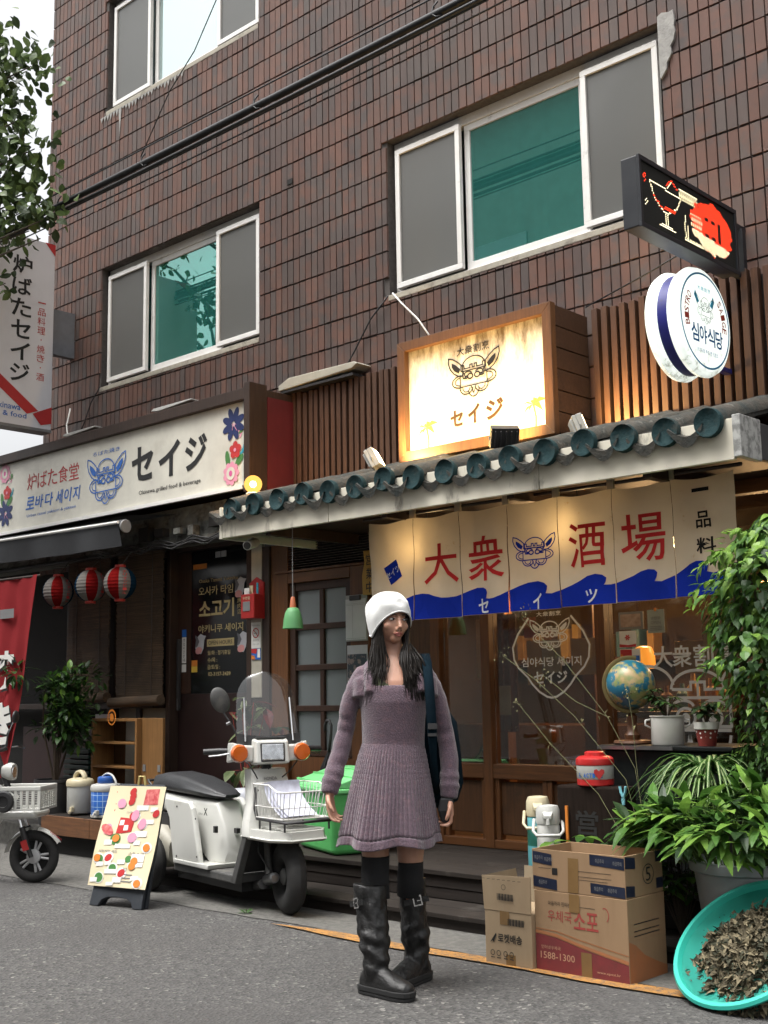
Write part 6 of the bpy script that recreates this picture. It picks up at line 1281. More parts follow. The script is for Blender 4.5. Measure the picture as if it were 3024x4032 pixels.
for i in range(n + 1):
    t_ = i / n; a, b_ = bx(0, .555), bx(1, .745)
    for e0, e1 in ((0, 1), (3, 2)):
        lo_ = Vector(a[e0]).lerp(Vector(a[e1]), t_); hi = Vector(b_[e0]).lerp(Vector(b_[e1]), t_)
        if t_ > .6: hi.z -= .035
        q.tube([lo_, hi], .0024, 5)
    lo_ = Vector(a[1]).lerp(Vector(a[2]), t_); hi = Vector(b_[1]).lerp(Vector(b_[2]), t_); hi.z -= .035; q.tube([lo_, hi], .0024, 5)
    lo_ = Vector(a[0]).lerp(Vector(a[3]), t_); hi = Vector(b_[0]).lerp(Vector(b_[3]), t_); q.tube([lo_, hi], .0024, 5)
    q.tube([Vector(a[0]).lerp(Vector(a[1]), t_), Vector(a[3]).lerp(Vector(a[2]), t_)], .0024, 5)
o = q.build('wires', M_pwhite, bk, local=True); o['kind'] = 'stuff'
q = MB(); q.tube([(.52, -.12, .70), (.535, -.14, .72), (.545, -.15, .60), (.57, -.15, .545), (.90, -.15, .54), (.90, .15, .54), (.57, .15, .545), (.545, .15, .72), (.535, .12, .72)], .010, 8); q.build('support_frame', M_blackmetal, bk, local=True, smooth='all')
for x, y in ((.60, -.15), (.72, -.15), (.88, -.15), (.88, .15), (.6, .15)):
    q = MB(); q.tube([(x, y, .545), (x, y, .488)], .006, 6); q.build('support_leg', M_blackmetal, bk, local=True)
pp = thing('folded_papers', 'folded newspapers standing in the scooter basket', 'papers', (-6.08, 5.08, .55), R(-10.9))
for i in range(3):
    q = MB(); q.grid(lambda u, v: (.60 + .02 * i + .20 * (1 - v) ** 2.2, -.12 + .2 * u + .01 * i, .01 + .19 * v + .005 * i), 4, 10); q.build('sheet', mat('newsprint_%s' % 'abc'[i], (.55, .57, .66), .8, col2=(.42, .42, .50), vs=18), pp, local=True, smooth='all')
q = MB(); q.grid(lambda u, v: (.597 + .20 * (1 - (.3 + .4 * v)) ** 2.2, -.02 + .06 * u, .01 + .19 * (.35 + .45 * v) + .004), 2, 6); q.build('print', M_porange, pp, local=True)
# ------------------------------------------------------------------ electric bike at the left edge
eb = thing('electric_bike', 'white electric bike with grilled plastic basket and alloy wheel', 'bike', (-7.75, 4.69, 0), R(38))
E_ = lambda q, name, m, par=eb, **k: q.build(name, m, par, local=True, **k)
M_alloy = mat('alloy_wheel', (.50, .50, .50), .45, .2, col2=(.44, .44, .44))
wheel(eb, T(0, 0, .178), .178, .058, .130, M_alloy, 5, fat=.62); wheel(eb, T(-1.02, 0, .178), .178, .058, .130, M_alloy, 5, fat=.62)
def fender(a0, a1, cx): 
    q = MB(); q.grid(lambda u, v: (cx + .203 * math.cos(R(a0 + (a1 - a0) * u)), (v - .5) * .075, .178 + (.203 - .018 * (2 * v - 1) ** 2) * math.sin(R(a0 + (a1 - a0) * u))), 18, 4); q.grid(lambda u, v: (cx + .200 * math.cos(R(a0 + (a1 - a0) * u)), (v - .5) * .075, .178 + (.199 - .018 * (2 * v - 1) ** 2) * math.sin(R(a0 + (a1 - a0) * u))), 18, 4); return q
q = fender(28, 80, 0); f_ = E_(q, 'mudguard', M_sw, smooth='all'); q = fender(100, 172, 0); E_(q, 'mudguard', M_sw, smooth='all')
q = MB(); text(q, 'espresso', -.05, .05, -.008, .008, T(.165, -.0385, .318) @ RX(90) @ RZ(-35), .01); E_(q, 'lettering', M_pred)
for s in (-1, 1):
    q = MB(); q.tube([(0, s * .055, .178), (-.045, s * .055, .30)], .016, 10); q.tube([(-.035, s * .055, .27), (-.075, s * .05, .38)], .021, 10); E_(q, 'fork_leg', M_blackmetal, smooth=40)
    q = MB(); q.tube([(-.065, s * .055, .35), (-.095, s * .05, .45)], .012, 8); E_(q, 'fork_tube', M_chrome, smooth=40)
    q = MB(); q.box(-.062, -.018, min(s * .076, s * .082), max(s * .076, s * .082), .225, .295, T(-.04, 0, .26) @ RY(-20) @ T(.04, 0, -.26)); E_(q, 'red_reflector', P_('reflector_red', (.45, .03, .03), .3))
q = MB(); q.tube([(-.09, 0, .44), (-.19, 0, .62), (-.30, 0, .90)], .022, 10); E_(q, 'steering_stem', M_blackmetal, smooth=True)
for s in (-1, 1):
    q = MB(); q.tube([(-.295, 0, .895), (-.28, s * .12, .915), (-.34, s * .28, .905)], .013, 8); E_(q, 'handlebar', M_blackmetal, smooth=True); q = MB(); q.tube([(-.33, s * .20, .905), (-.38, s * .33, .90)], .018, 8); E_(q, 'grip', M_blackmetal, smooth=True)
    q = MB(); q.tube([(-.26, s * .19, .92), (-.23, s * .22, .925), (-.22, s * .33, .91)], .006, 6); E_(q, 'brake_lever', M_steel, smooth=True)
    q = MB(); q.tube([(-.31, s * .20, .92), (-.30, s * .22, 1.02), (-.28, s * .26, 1.10)], .006, 6); q2 = MB(); q2.sphere((-.275, s * .285, 1.135), .055, 14, 10, None, 0, (.3, 1, .85)); mm_ = E_(q2, 'mirror', M_blackmetal, smooth='all'); q.build('mirror_stem', M_blackmetal, mm_, local=True)
q = MB(); loft(q, [rsec(-.24, .04, .72, .80, .03), rsec(-.19, .06, .70, .82, .04), rsec(-.16, .06, .70, .81, .04)]); E_(q, 'headlight', M_wpl, smooth=40); q = MB(); q.lathe([(.001, 0), (.04, 0), (.045, -.015)], 16, T(-.157, 0, .755) @ RY(90)); E_(q, 'lens', M_hl)
def ebs(x, z0, z1, hw, r=.035): return rsec(x, hw, z0, z1, r)
bk = E_(MB().box(-.24, .06, -.145, .145, .445, .50), 'front_basket', M_sw, bevel=.03, seg=3)
for (x0, x1, y0, y1) in ((-.26, .095, -.165, -.150), (-.26, .095, .150, .165), (.08, .095, -.149, .149), (-.26, -.245, -.149, .149)):
    q = MB(); q.box(x0, x1, y0, y1, .635, .665); q.build('basket_rim', M_sw, bk, local=True, bevel=.005); q = MB(); q.box(x0, x1, y0, y1, .50, .515); q.build('basket_rim', M_sw, bk, local=True)
    n = max(2, round(max(x1 - x0, y1 - y0) / .045))
    for i in range(n + 1):
        q = MB()
        if x1 - x0 > y1 - y0: x = x0 + (x1 - x0 - .012) * i / n; q.box(x, x + .012, y0 + .002, y1 - .002, .5155, .6345)
        else: y = y0 + (y1 - y0 - .012) * i / n; q.box(x0 + .002, x1 - .002, y, y + .012, .5155, .6345)
        q.build('basket_bar', M_sw, bk, local=True)
    q = MB()
    for i in range(9):
        z = .527 + i * .0125
        if x1 - x0 > y1 - y0: q.box(x0 + .001, x1 - .001, y0 + .004, y1 - .004, z, z + .004)
        else: q.box(x0 + .004, x1 - .004, y0 + .001, y1 - .001, z, z + .004)
    o = q.build('basket_grille', M_sw, bk, local=True); o['kind'] = 'stuff'
q = MB(); q.lathe([(.035, 0), (.07, 0), (.075, .012), (.065, .03), (.04, .032), (.036, .02), (.001, .02)], 24, T(-.16, -.166, .565) @ RX(90)); q.build('speaker', M_blackmetal, bk, local=True, smooth=40)
q = MB(); q.box(.04, .08, .10, .13, .60, .64); q.build('reflector', M_amber, bk, local=True)
q = MB(); q.tube([(-.15, 0, .60), (-.35, 0, .32), (-.75, 0, .30), (-1.02, 0, .20)], .035, 10); q.tube([(-.70, 0, .30), (-.78, 0, .62)], .02, 8); E_(q, 'frame', M_sw, smooth=True)
q = MB(); q.box(-.72, -.38, -.11, .11, .25, .30); E_(q, 'footboard', M_blackmetal, bevel=.01); q = MB(); loft(q, [rsec(-1.0, .10, .60, .68, .03), rsec(-.85, .12, .60, .69, .035), rsec(-.6, .06, .60, .66, .025)]); E_(q, 'seat', M_seat, smooth=40)

# brake cables and small fittings on the delivery scooter
for s in (-1, 1):
    q = MB(); q.tube([(.42, s * .20, .90), (.50, s * .17, .86), (.49, s * .12, .80), (.46, s * .08, .76)], .0045, 6); L(q, 'brake_cable', M_blackmetal, smooth='all')
q = MB(); q.tube([(.60, -.085, .25), (.52, -.11, .34), (.48, -.10, .44)], .005, 6); L(q, 'brake_cable', M_blackmetal, smooth='all')
for x, z in ((-.10, .50), (-.36, .56), (-.08, .27), (-.36, .25)):
    q = MB(); q.lathe([(.006, 0), (.006, .003), (.001, .004)], 8, T(x, -.2055, z) @ RX(90)); L(q, 'screw', M_blackmetal)
q = MB(); q.prism([(.488, .66), (.49, .66), (.466, .745), (.464, .745)], -.09, .09, Matrix(((1, 0, 0, .0), (0, 0, 1, 0), (0, 1, 0, 0), (0, 0, 0, 1)))); L(q, 'shield_panel', M_sw)
# things standing behind the scooter
t = thing('white_tub', 'white lidded plastic tub with yellow dot behind the scooter', 'tub', (-6.74, 5.72, .247)); M_tub = mat('tub_plastic', (.46, .47, .52), .4)
q = MB(); q.lathe([(.13, 0), (.145, .01), (.155, .20), (.15, .205)], 28, T(-6.74, 5.72, .248)); q.build('body', M_tub, t, smooth=40); q = MB(); q.lathe([(.16, .2), (.163, .21), (.15, .33), (.12, .36), (.001, .365)], 28, T(-6.74, 5.72, .248)); q.build('lid', M_tub, t, smooth=40)
q = MB(); q.flat(ell(0, .275, .018, .015, 14), 0, T(-6.74, 5.72, .248) @ RZ(38) @ FRONT(0, -.166, 0)); q.build('yellow_dot', M_pyellow, t)
t = thing('blue_jug', 'small blue plastic jug on the deck behind the scooter', 'jug', (-6.56, 5.56, .247)); q = MB(); q.lathe([(.045, 0), (.05, .01), (.05, .09), (.022, .12), (.022, .15), (.001, .15)], 18, T(-6.56, 5.56, .248)); q.build('body', mat('blue_jug', (.01, .05, .30), .35), t, smooth=40); q = MB(); q.tube([(-6.51, 5.55, .27), (-6.48, 5.54, .30), (-6.49, 5.54, .34), (-6.525, 5.555, .36)], .008, 6); q.build('handle', P_('jug_handle', (.01, .05, .30)), t, smooth='all')
t = thing('variegated_plant', 'red and pale green leaved plant behind the scooter windscreen', 'potted plant', (-7.05, 6.02, .247)); q = MB(); q.lathe([(.08, 0), (.11, .25), (.115, .26)], 20, T(-7.05, 6.02, .248)); q.build('pot', M_blackmetal, t, smooth=40)
rr = random.Random(88); q = MB(); s_ = MB()
for i in range(20):
    a = rr.uniform(0, 6.28); e = Vector((-7.0 + rr.uniform(-.26, .26), 6.05 + rr.uniform(-.12, .12), .62 + rr.uniform(0, .62))); s_.tube([(-7.05, 6.02, .48), Vector((-7.05, 6.02, .48)).lerp(e, .5) + Vector((0, 0, .05)), e], .004, 5)
    for k in range(3): leaf(q, e, rdir(rr, -.6, .3), (0, 0, 1), rr.uniform(.11, .19), rr.uniform(.05, .08), .2, .4, rr.choices((0, 1, 2), (3, 2, 2))[0])
s_.build('stems', mat('red_stem', (.22, .03, .02), .7), t); q.build('foliage', [leaf_mat('pale_sage_leaf', (.17, .20, .10), (.07, .10, .04)), leaf_mat('crimson_leaf', (.15, .012, .015), (.07, .01, .012)), M_leafd], t)
t = thing('pavement_weed', 'tiny green weed sprouting by the scooter front wheel', 'plant', (-5.62, 4.80, 0)); q = MB()
for i in range(9): leaf(q, (-5.62 + rr.uniform(-.02, .02), 4.80 + rr.uniform(-.02, .02), .005), rdir(rr, .1, .8), (0, 0, 1), .05, .018, .2, .5, 0)
q.build('foliage', [M_leafm], t); q = MB(); q.tube([(-5.62, 4.8, 0), (-5.615, 4.8, .03)], .002, 5); q.build('stem', M_stemg, t)
# ------------------------------------------------------------------ cardboard boxes
def card(name, c, c2): return mat(name, c, .85, col2=c2, vs=6, bump=.08, bs=90, stretch=(1, 1, .25), dirt=tuple(x * .7 for x in c), ds=3.5, dlo=.6, dhi=.8)
M_card1 = card('tan_cardboard', (.33, .245, .15), (.28, .20, .12)); M_card2 = card('brown_cardboard', (.29, .185, .10), (.24, .15, .08)); M_card3 = card('inner_cardboard', (.24, .19, .12), (.2, .155, .10)); M_tape = mat('packing_tape', (.20, .12, .05), .25, col2=(.17, .10, .04)); M_ntape = mat('navy_tape', (.008, .013, .03), .35, col2=(.015, .02, .04))
def carton(t, x0, x1, y0, y1, z0, z1, m, open_=True, th=.006):
    fr = []
    for nm, b_ in (('side', (x0, x1, y0, y0 + th, z0, z1)), ('side', (x0, x1, y1 - th, y1, z0, z1)), ('side', (x0, x0 + th, y0 + th, y1 - th, z0, z1)), ('side', (x1 - th, x1, y0 + th, y1 - th, z0, z1)), ('bottom', (x0 + th, x1 - th, y0 + th, y1 - th, z0, z0 + th))):
        q = MB(); q.box(*b_); fr.append(q.build(nm, m, t, bevel=.0015))
    if not open_: q = MB(); q.box(x0 + th, x1 - th, y0 + th, y1 - th, z1 - th, z1); q.build('top', m, t)
    return fr
t = thing('cardboard_box', 'small tan cardboard box with raised flaps and a printed rocket', 'box', (-3.58, 4.80, 0), 0, 'cardboard boxes by the planters')
carton(t, -3.72, -3.45, 4.65, 4.95, .003, .245, M_card1, False)
q = MB(); q.add([(-3.722, 4.648, .246), (-3.45, 4.648, .246), (-3.448, 4.646, .412), (-3.728, 4.644, .400), (-3.722, 4.653, .246), (-3.45, 4.653, .246), (-3.448, 4.651, .412), (-3.728, 4.649, .400)], [(0, 1, 2, 3), (7, 6, 5, 4), (0, 4, 5, 1), (1, 5, 6, 2), (2, 6, 7, 3), (3, 7, 4, 0)]); q.build('flap', M_card1, t)
q = MB(); q.add([(-3.72, 4.655, .246), (-3.74, 4.66, .395), (-3.735, 4.92, .40), (-3.72, 4.945, .246)], [(0, 1, 2, 3)]); q.build('flap', M_card3, t); q = MB(); q.add([(-3.71, 4.948, .246), (-3.46, 4.948, .246), (-3.46, 4.975, .41), (-3.72, 4.97, .41)], [(0, 1, 2, 3)]); q.build('flap', M_card3, t)
Mx = FRONT(0, 4.6475, 0)
def _g(q):
    text(q, '로켓배송', -3.645, -3.505, .105, .145, Mx, .02); q.flat([(-3.69, .10), (-3.675, .12), (-3.655, .145), (-3.652, .135), (-3.665, .112), (-3.668, .10), (-3.675, .108)], 0, Mx)
    for i, ic in enumerate((-3.685, -3.65, -3.61, -3.575)): q.stroke(ell(ic + .008, .055, .011, .012, 10), .003, True, 0, Mx); q.flat([(ic - .003, .032), (ic + .02, .032), (ic + .02, .036), (ic - .003, .036)], 0, Mx)
    for i in range(16): q.flat([(-3.585 + i * .006, .185), (-3.582 + i * .006 + .001 * (i % 3), .185), (-3.582 + i * .006 + .001 * (i % 3), .215), (-3.585 + i * .006, .215)], 0, Mx)
let('print', M_black, t, _g)
Mf_ = FRONT(0, 4.647, 0)
let('print', M_black, t, lambda q: ([q.flat([(-3.64 + i * .006, .295), (-3.637 + i * .006 + .001 * (i % 3), .295), (-3.637 + i * .006 + .001 * (i % 3), .325), (-3.64 + i * .006, .325)], 0, Mf_ @ T(0, 0, .004)) for i in range(16)], q.stroke(ell(-3.60, .355, .012, .012, 12), .002, True, 0, Mf_ @ T(0, 0, .005)), [q.flat([(-3.725 + i * .03, .386), (-3.708 + i * .03, .387), (-3.708 + i * .03, .389), (-3.725 + i * .03, .388)], 0, Mf_ @ T(0, 0, .0065)) for i in range(8)]))
let('tape', M_tape, t, lambda q: (q.flat([(-3.63, .185), (-3.575, .185), (-3.575, .246), (-3.63, .246)], -.0008, Mx), q.flat([(-3.60, .003), (-3.545, .003), (-3.545, .055), (-3.60, .055)], -.0008, Mx)), True)
t = thing('cardboard_box', 'large brown parcel box with red band and phone number', 'box', (-3.2, 4.83, 0), 0, 'cardboard boxes by the planters')
carton(t, -3.447, -2.955, 4.675, 4.985, .003, .355, M_card2, False)
Mx = FRONT(0, 4.6735, 0); My = SIDE(-2.9535, 0, 0)
M_cred = mat('carton_red', (.17, .022, .024), .8, col2=(.13, .022, .022), vs=12); M_cor = mat('carton_orange', (.34, .125, .045), .8, col2=(.29, .12, .05), vs=12); M_clt = P_('carton_lightprint', (.46, .26, .16), .8)
let('red_band', M_cred, t, lambda q: q.flat([(-3.445, .005), (-2.957, .005), (-2.957, .082), (-3.06, .10), (-3.20, .125), (-3.33, .155), (-3.445, .165)], 0, Mx))
let('orange_band', M_cor, t, lambda q: (q.flat([(-3.445, .168), (-3.33, .158), (-3.20, .128), (-3.06, .103), (-2.957, .085), (-2.957, .10), (-3.06, .117), (-3.20, .142), (-3.33, .172), (-3.445, .182)], 0, Mx), q.flat([(-3.445, .187), (-3.33, .182), (-3.20, .157), (-3.06, .135), (-2.957, .12), (-2.957, .124), (-3.06, .139), (-3.20, .161), (-3.33, .186), (-3.445, .190)], 0, Mx)))
let('orange_band', M_cor, t, lambda q: q.flat([(4.677, .005), (4.983, .005), (4.983, .04), (4.90, .07), (4.80, .11), (4.73, .16), (4.677, .18)], 0, My))
let('lettering', P_('carton_lettering', (.30, .045, .035), .8), t, lambda q: (text(q, '우체국', -3.375, -3.245, .225, .275, Mx, .0), text(q, '소포', -3.235, -3.105, .205, .285, Mx, .015), q.stroke(arc(-3.07, .28, .02, .03, -60, 120, 8), .004, False, 0, Mx)))
let('lettering', M_black, t, lambda q: (text(q, '마음까지 전하는', -3.37, -3.25, .295, .315, Mx, .004), q.flat([(-3.24, .30), (-3.12, .30), (-3.12, .302), (-3.24, .302)], 0, Mx), [q.flat([(4.72, z), (4.93, z), (4.93, z + .004), (4.72, z + .004)], 0, My) for z in (.245, .215, .195)]))
let('lettering', M_clt, t, lambda q: (text(q, '1588-1300', -3.42, -3.235, .06, .09, Mx, .004, 0, .0008), text(q, '인터넷우체국', -3.415, -3.31, .102, .118, Mx, 0, 0, .0008), text(q, 'www.epost.kr', -3.12, -3.0, .028, .042, Mx, 0, 0, .0008)))
let('tape', M_tape, t, lambda q: (q.flat([(-3.255, .275), (-3.20, .275), (-3.20, .354), (-3.255, .354)], .0012, Mx), q.flat([(-3.20, .004), (-3.145, .004), (-3.145, .11), (-3.20, .11)], .0016, Mx)), True)
t = thing('cardboard_box', 'open brown box sealed with navy tape, stacked on the parcel box', 'box', (-3.2, 4.83, .357), 0, 'cardboard boxes by the planters')
carton(t, -3.455, -2.96, 4.678, 4.99, .357, .538, M_card2, True)
Mx = FRONT(0, 4.6765, 0); My = SIDE(-2.9585, 0, 0)
for a, b_, c, e in ((-3.45, -3.345, .475, .525), (-3.45, -3.32, .368, .415), (-3.14, -2.962, .485, .535), (-3.14, -2.962, .365, .412)):
    let('navy_tape', M_ntape, t, lambda q: q.flat([(a, c + .004), (b_, c - .006), (b_, e - .006), (a, e + .004 if a < -3.4 else e)], 0, Mx))
let('navy_tape', M_ntape, t, lambda q: q.flat([(4.68, .485), (4.76, .478), (4.76, .525), (4.68, .535)], 0, My)); let('navy_tape', M_ntape, t, lambda q: q.flat([(4.68, .365), (4.75, .36), (4.75, .405), (4.68, .412)], 0, My)); let('navy_tape', M_ntape, t, lambda q: (q.flat([(4.93, .49), (4.988, .49), (4.988, .535), (4.93, .535)], 0, My), q.flat([(4.93, .375), (4.988, .375), (4.988, .42), (4.93, .42)], 0, My)))
let('tape_lettering', M_pgrey, t, lambda q: [text(q, '취급주의', x, x + .045, z, z + .018, Mx, 0, 0, .001) for x, z in ((-3.44, .492), (-3.385, .487), (-3.42, .384), (-3.11, .50), (-3.02, .495), (-3.12, .38), (-3.05, .378))])
let('lettering', M_black, t, lambda q: (q.stroke(ell(4.865, .445, .045, .042, 24), .004, True, 0, My), text(q, '5', 4.845, 4.885, .415, .475, My, .0)))
let('print', M_black, t, lambda q: ([q.flat([(x0, z), (x1, z), (x1, z + .002), (x0, z + .002)], 0, Mx) for x0, x1, z in ((-3.42, -3.35, .455), (-3.23, -3.03, .455), (-3.23, -3.03, .432), (-3.2, -3.05, .418))], q.flat([(-3.345, .43), (-3.315, .43), (-3.315, .46), (-3.345, .46)], 0, Mx)))
let('tape', M_tape, t, lambda q: q.flat([(-3.26, .36), (-3.205, .36), (-3.20, .51), (-3.255, .51)], .0008, Mx))
# ------------------------------------------------------------------ vacuum flasks
def flask(lab, x, y, z0, h, tint, capm):
    t = thing('vacuum_flask', lab, 'flask', (x, y, z0), R(35), 'pump flasks on the deck')
    def Lk(q, nm, m, **k): return q.build(nm, m, t, local=True, **k)
    q = MB(); q.lathe([(.058, 0), (.062, .01), (.062, h * .72), (.056, h * .75)], 24); Lk(q, 'body', tint, smooth=40)
    q = MB(); q.lathe([(.063, h * .745), (.066, h * .78), (.064, h * .92), (.054, h * .975), (.03, h * .985), (.028, h * .97), (.001, h * .97)], 24); Lk(q, 'lid', capm, smooth=40)
    q = MB(); loft(q, [[(-.03, -.05, h * .84), (.03, -.05, h * .84), (.03, -.05, h * .92), (-.03, -.05, h * .92)], [(-.02, -.105, h * .82), (.02, -.105, h * .82), (.02, -.105, h * .87), (-.02, -.105, h * .87)]]); q.tube([(0, -.095, h * .83), (0, -.10, h * .74)], .012, 8); Lk(q, 'spout', capm, bevel=.005)
    q = MB(); q.tube([(-.075, 0, h * .80), (-.08, -.05, h * .66), (-.06, -.11, h * .62), (.06, -.11, h * .62), (.08, -.05, h * .66), (.075, 0, h * .80)], .009, 8); Lk(q, 'handle', capm, smooth='all'); return t
def flask_mat():
    m, n, b = _new('flask_stripes'); sx = n.nodes.new('ShaderNodeSeparateXYZ'); n.links.new(_pos(n), sx.inputs[0]); r = n.nodes.new('ShaderNodeValToRGB'); r.color_ramp.interpolation = 'CONSTANT'; e = r.color_ramp.elements
    e[0].position = 0; e[0].color = (.10, .34, .38, 1); e[1].position = .42; e[1].color = (.02, .12, .09, 1)
    for p_, c in ((.52, (.12, .36, .40, 1)), (.62, (.45, .47, .47, 1)), (.9, (.42, .5, .5, 1))): k = e.new(p_); k.color = c
    n.links.new(sx.outputs[2], r.inputs[0]); b.inputs['Roughness'].default_value = .3; n.links.new(r.outputs[0], b.inputs['Base Color']); return m
flask('cream topped flask with teal stripes, the rear one by the doors', -4.07, 5.58, .247, .445, flask_mat(), M_crm); flask('white handled flask standing in front of the striped one', -3.94, 5.45 + .04, .247, .41, M_wpl, M_wpl)
q = MB(); q.box(-3.835, -3.82, 5.50, 5.51, .247, .65); tag(q.build('orange_strap', M_porange), 'orange strap beside the white flask', 'strap')
# ------------------------------------------------------------------ carved block, red jug, cabinet, globe
t = thing('carved_block', 'dark wooden block carved with characters under the red jug', 'wood block', (-3.69, 5.6, .247)); M_blk = wood('dark_carved_wood', (.020, .013, .010), (.010, .007, .005), .9, spec=.1)
q = MB(); q.box(-3.90, -3.50, 5.52, 5.68, .248, .755); q.build('block', M_blk, t, bevel=.012); let('carving', M_dark, t, lambda q: (text(q, '営', -3.78, -3.64, .50, .63, FRONT(0, 5.518, 0), .02), text(q, '業', -3.78, -3.64, .34, .47, FRONT(0, 5.518, 0), .02)))
t = thing('drink_jug', 'red lidded white drink jug with heart lettering on the carved block', 'jug', (-3.70, 5.6, .756)); L_ = T(-3.70, 5.60, .756); M_rpl = mat('red_plastic', (.50, .025, .025), .35)
q = MB(); q.lathe([(.094, .034), (.098, .04), (.099, .105), (.094, .11)], 28, L_); q.build('body', M_wpl, t, smooth=40); q = MB(); q.lathe([(.092, .0), (.097, .005), (.0975, .034)], 28, L_); q.build('base', M_rpl, t, smooth=40); q = MB(); q.lathe([(.101, .108), (.103, .118), (.100, .14), (.085, .152), (.055, .155), (.054, .172), (.045, .178), (.001, .178)], 28, L_); q.build('lid', M_rpl, t, smooth=40)
def onring(q, body, a0, dz0, dz1, wdt, r_=.1005, bold=.03):
    for i, ch in enumerate(body):
        a = a0 + i * wdt / r_ * 57.3; text(q, ch, -.4 * wdt, .4 * wdt, dz0, dz1, L_ @ RZ(a) @ FRONT(0, -r_, 0), bold)
let('lettering', M_pblue, t, lambda q: (onring(q, 'R ACTI', -20, .045, .068, .017), onring(q, 'E', 52, .045, .068, .017)))
let('heart', M_pred, t, lambda q: q.flat([(0, .035), (.028, .07), (.026, .085), (.012, .09), (0, .078), (-.012, .09), (-.026, .085), (-.028, .07)], 0, L_ @ RZ(44.5) @ FRONT(0, -.102, 0)))
t = thing('black_cabinet', 'black cabinet with steel edged top carrying the globe', 'cabinet', (-3.35, 5.95, .247)); M_cab = mat('black_cabinet', (.008, .009, .009), .4, spec=.2, col2=(.012, .013, .013))
q = MB(); q.box(-3.74, -2.98, 5.76, 6.14, .248, .935); q.build('body', M_cab, t, bevel=.008); q = MB(); q.box(-3.76, -2.96, 5.73, 6.16, .936, .962); q.build('top', M_cab, t, bevel=.006); q = MB(); q.box(-3.762, -3.30, 5.722, 5.7295, .940, .959); q.build('steel_edge', M_steel, t)
def globe_mat():
    m, n, b = _new('globe_map'); tc = n.nodes.new('ShaderNodeTexCoord'); f = _ramp(n, _noise(n, tc.outputs['Object'], 9, 5, .6), .49, .53)
    sea = _mix(n, _ramp(n, _noise(n, tc.outputs['Object'], 5, 2), .35, .7), (.012, .11, .19), (.02, .18, .24)); c = _mix(n, f, sea, _mix(n, _ramp(n, _noise(n, tc.outputs['Object'], 26, 3), .4, .6), (.42, .30, .14), (.22, .26, .10)))
    n.links.new(c, b.inputs['Base Color']); b.inputs['Roughness'].default_value = .35; return m
t = thing('desk_globe', 'blue desk globe on a turned wooden stand on the black cabinet', 'globe', (-3.62, 5.86, .962)); q = MB(); q.sphere((-3.62, 5.86, 1.285), .136, 36, 24); q.build('ball', globe_mat(), t, smooth='all')
M_brass = mat('aged_brass', (.20, .15, .06), .45, .6)
q = MB(); q.tube([(-3.62 - .147 * math.sin(R(a)) * .70, 5.86 - .147 * math.sin(R(a)) * .70, 1.285 + .147 * math.cos(R(a))) for a in range(-15, 200, 10)], .007, 6, flat=2.0); q.build('meridian_arm', M_brass, t, smooth=True); M_turn = wood('turned_wood', (.12, .05, .02), (.07, .03, .014), .4)
q = MB(); q.lathe([(.10, 0), (.105, .008), (.10, .02), (.04, .025), (.045, .05), (.03, .07), (.024, .11), (.03, .15), (.018, .165), (.001, .17)], 24, T(-3.62, 5.86, .9625)); q.build('stand', M_turn, t, smooth=40)
# potted plants on the cabinet
t = thing('enamel_pot_plant', 'white enamel pot with a small leafy plant beside the globe', 'potted plant', (-3.39, 5.84, .962)); L_ = T(-3.39, 5.84, .9625); M_en = mat('white_enamel', (.55, .54, .50), .3, col2=(.5, .49, .45))
q = MB(); q.lathe([(.084, 0), (.088, .006), (.088, .145), (.093, .15), (.093, .155), (.086, .155), (.082, .14)], 28, L_); q.build('pot', M_en, t, smooth=40); q = MB(); q.lathe([(.001, .135), (.085, .135)], 20, L_); q.build('soil', M_soil, t)
for s in (-1, 1):
    q = MB(); q.tube([(s * .088, 0, .135), (s * .115, 0, .13), (s * .118, 0, .105), (s * .09, 0, .09)], .006, 6, True, L_ @ RZ(40)); q.build('handle', M_en, t, smooth='all')
def whorl_plant(t, x, y, z0, h, n, L, W, mats, seed, spread=.1, per=6):
    rr = random.Random(seed); q = MB(); s = MB()
    for i in range(n):
        a = rr.uniform(0, 6.28); e = Vector((x + spread * rr.uniform(.2, 1) * math.cos(a), y + spread * rr.uniform(.2, 1) * math.sin(a), z0 + h * rr.uniform(.35, 1))); s.tube([(x, y, z0), Vector((x, y, z0)).lerp(e, .6) + Vector((0, 0, .02)), e], .003, 5)
        for k in range(per):
            b_ = 2 * math.pi * k / per + a; leaf(q, e, (math.cos(b_), math.sin(b_), rr.uniform(-.2, .3)), (0, 0, 1), L * rr.uniform(.7, 1.1), W, .2, .35, rr.choice(range(len(mats))))
    s.build('stem', M_twig, t); q.build('foliage', mats, t)
whorl_plant(t, -3.39, 5.84, 1.09, .17, 16, .055, .020, [M_leafd, M_leafm], 5, .10, 7)
t = thing('dotted_pot_plant', 'red pot with white dots and pale rim holding a dark plant', 'potted plant', (-3.14, 5.80, .962)); L_ = T(-3.14, 5.80, .9625)
q = MB(); q.lathe([(.044, 0), (.058, .085)], 24, L_); q.build('pot', mat('red_terracotta', (.22, .03, .022), .6), t, smooth=40); q = MB(); q.lathe([(.058, .085), (.064, .087), (.066, .122), (.058, .122), (.055, .10)], 24, L_); q.build('rim', M_en, t, smooth=40)
let('dots', M_pwhite, t, lambda q: [q.flat(ell(0, 0, .005, .005, 8), 0, L_ @ RZ(-60 + 27 * i) @ FRONT(0, -.0515 - .006 * (k - 1), .022 + k * .022 + .008 * (i % 2))) for i in range(9) for k in range(3)])
whorl_plant(t, -3.14, 5.80, 1.07, .12, 14, .07, .035, [M_leafd], 8, .055, 4)
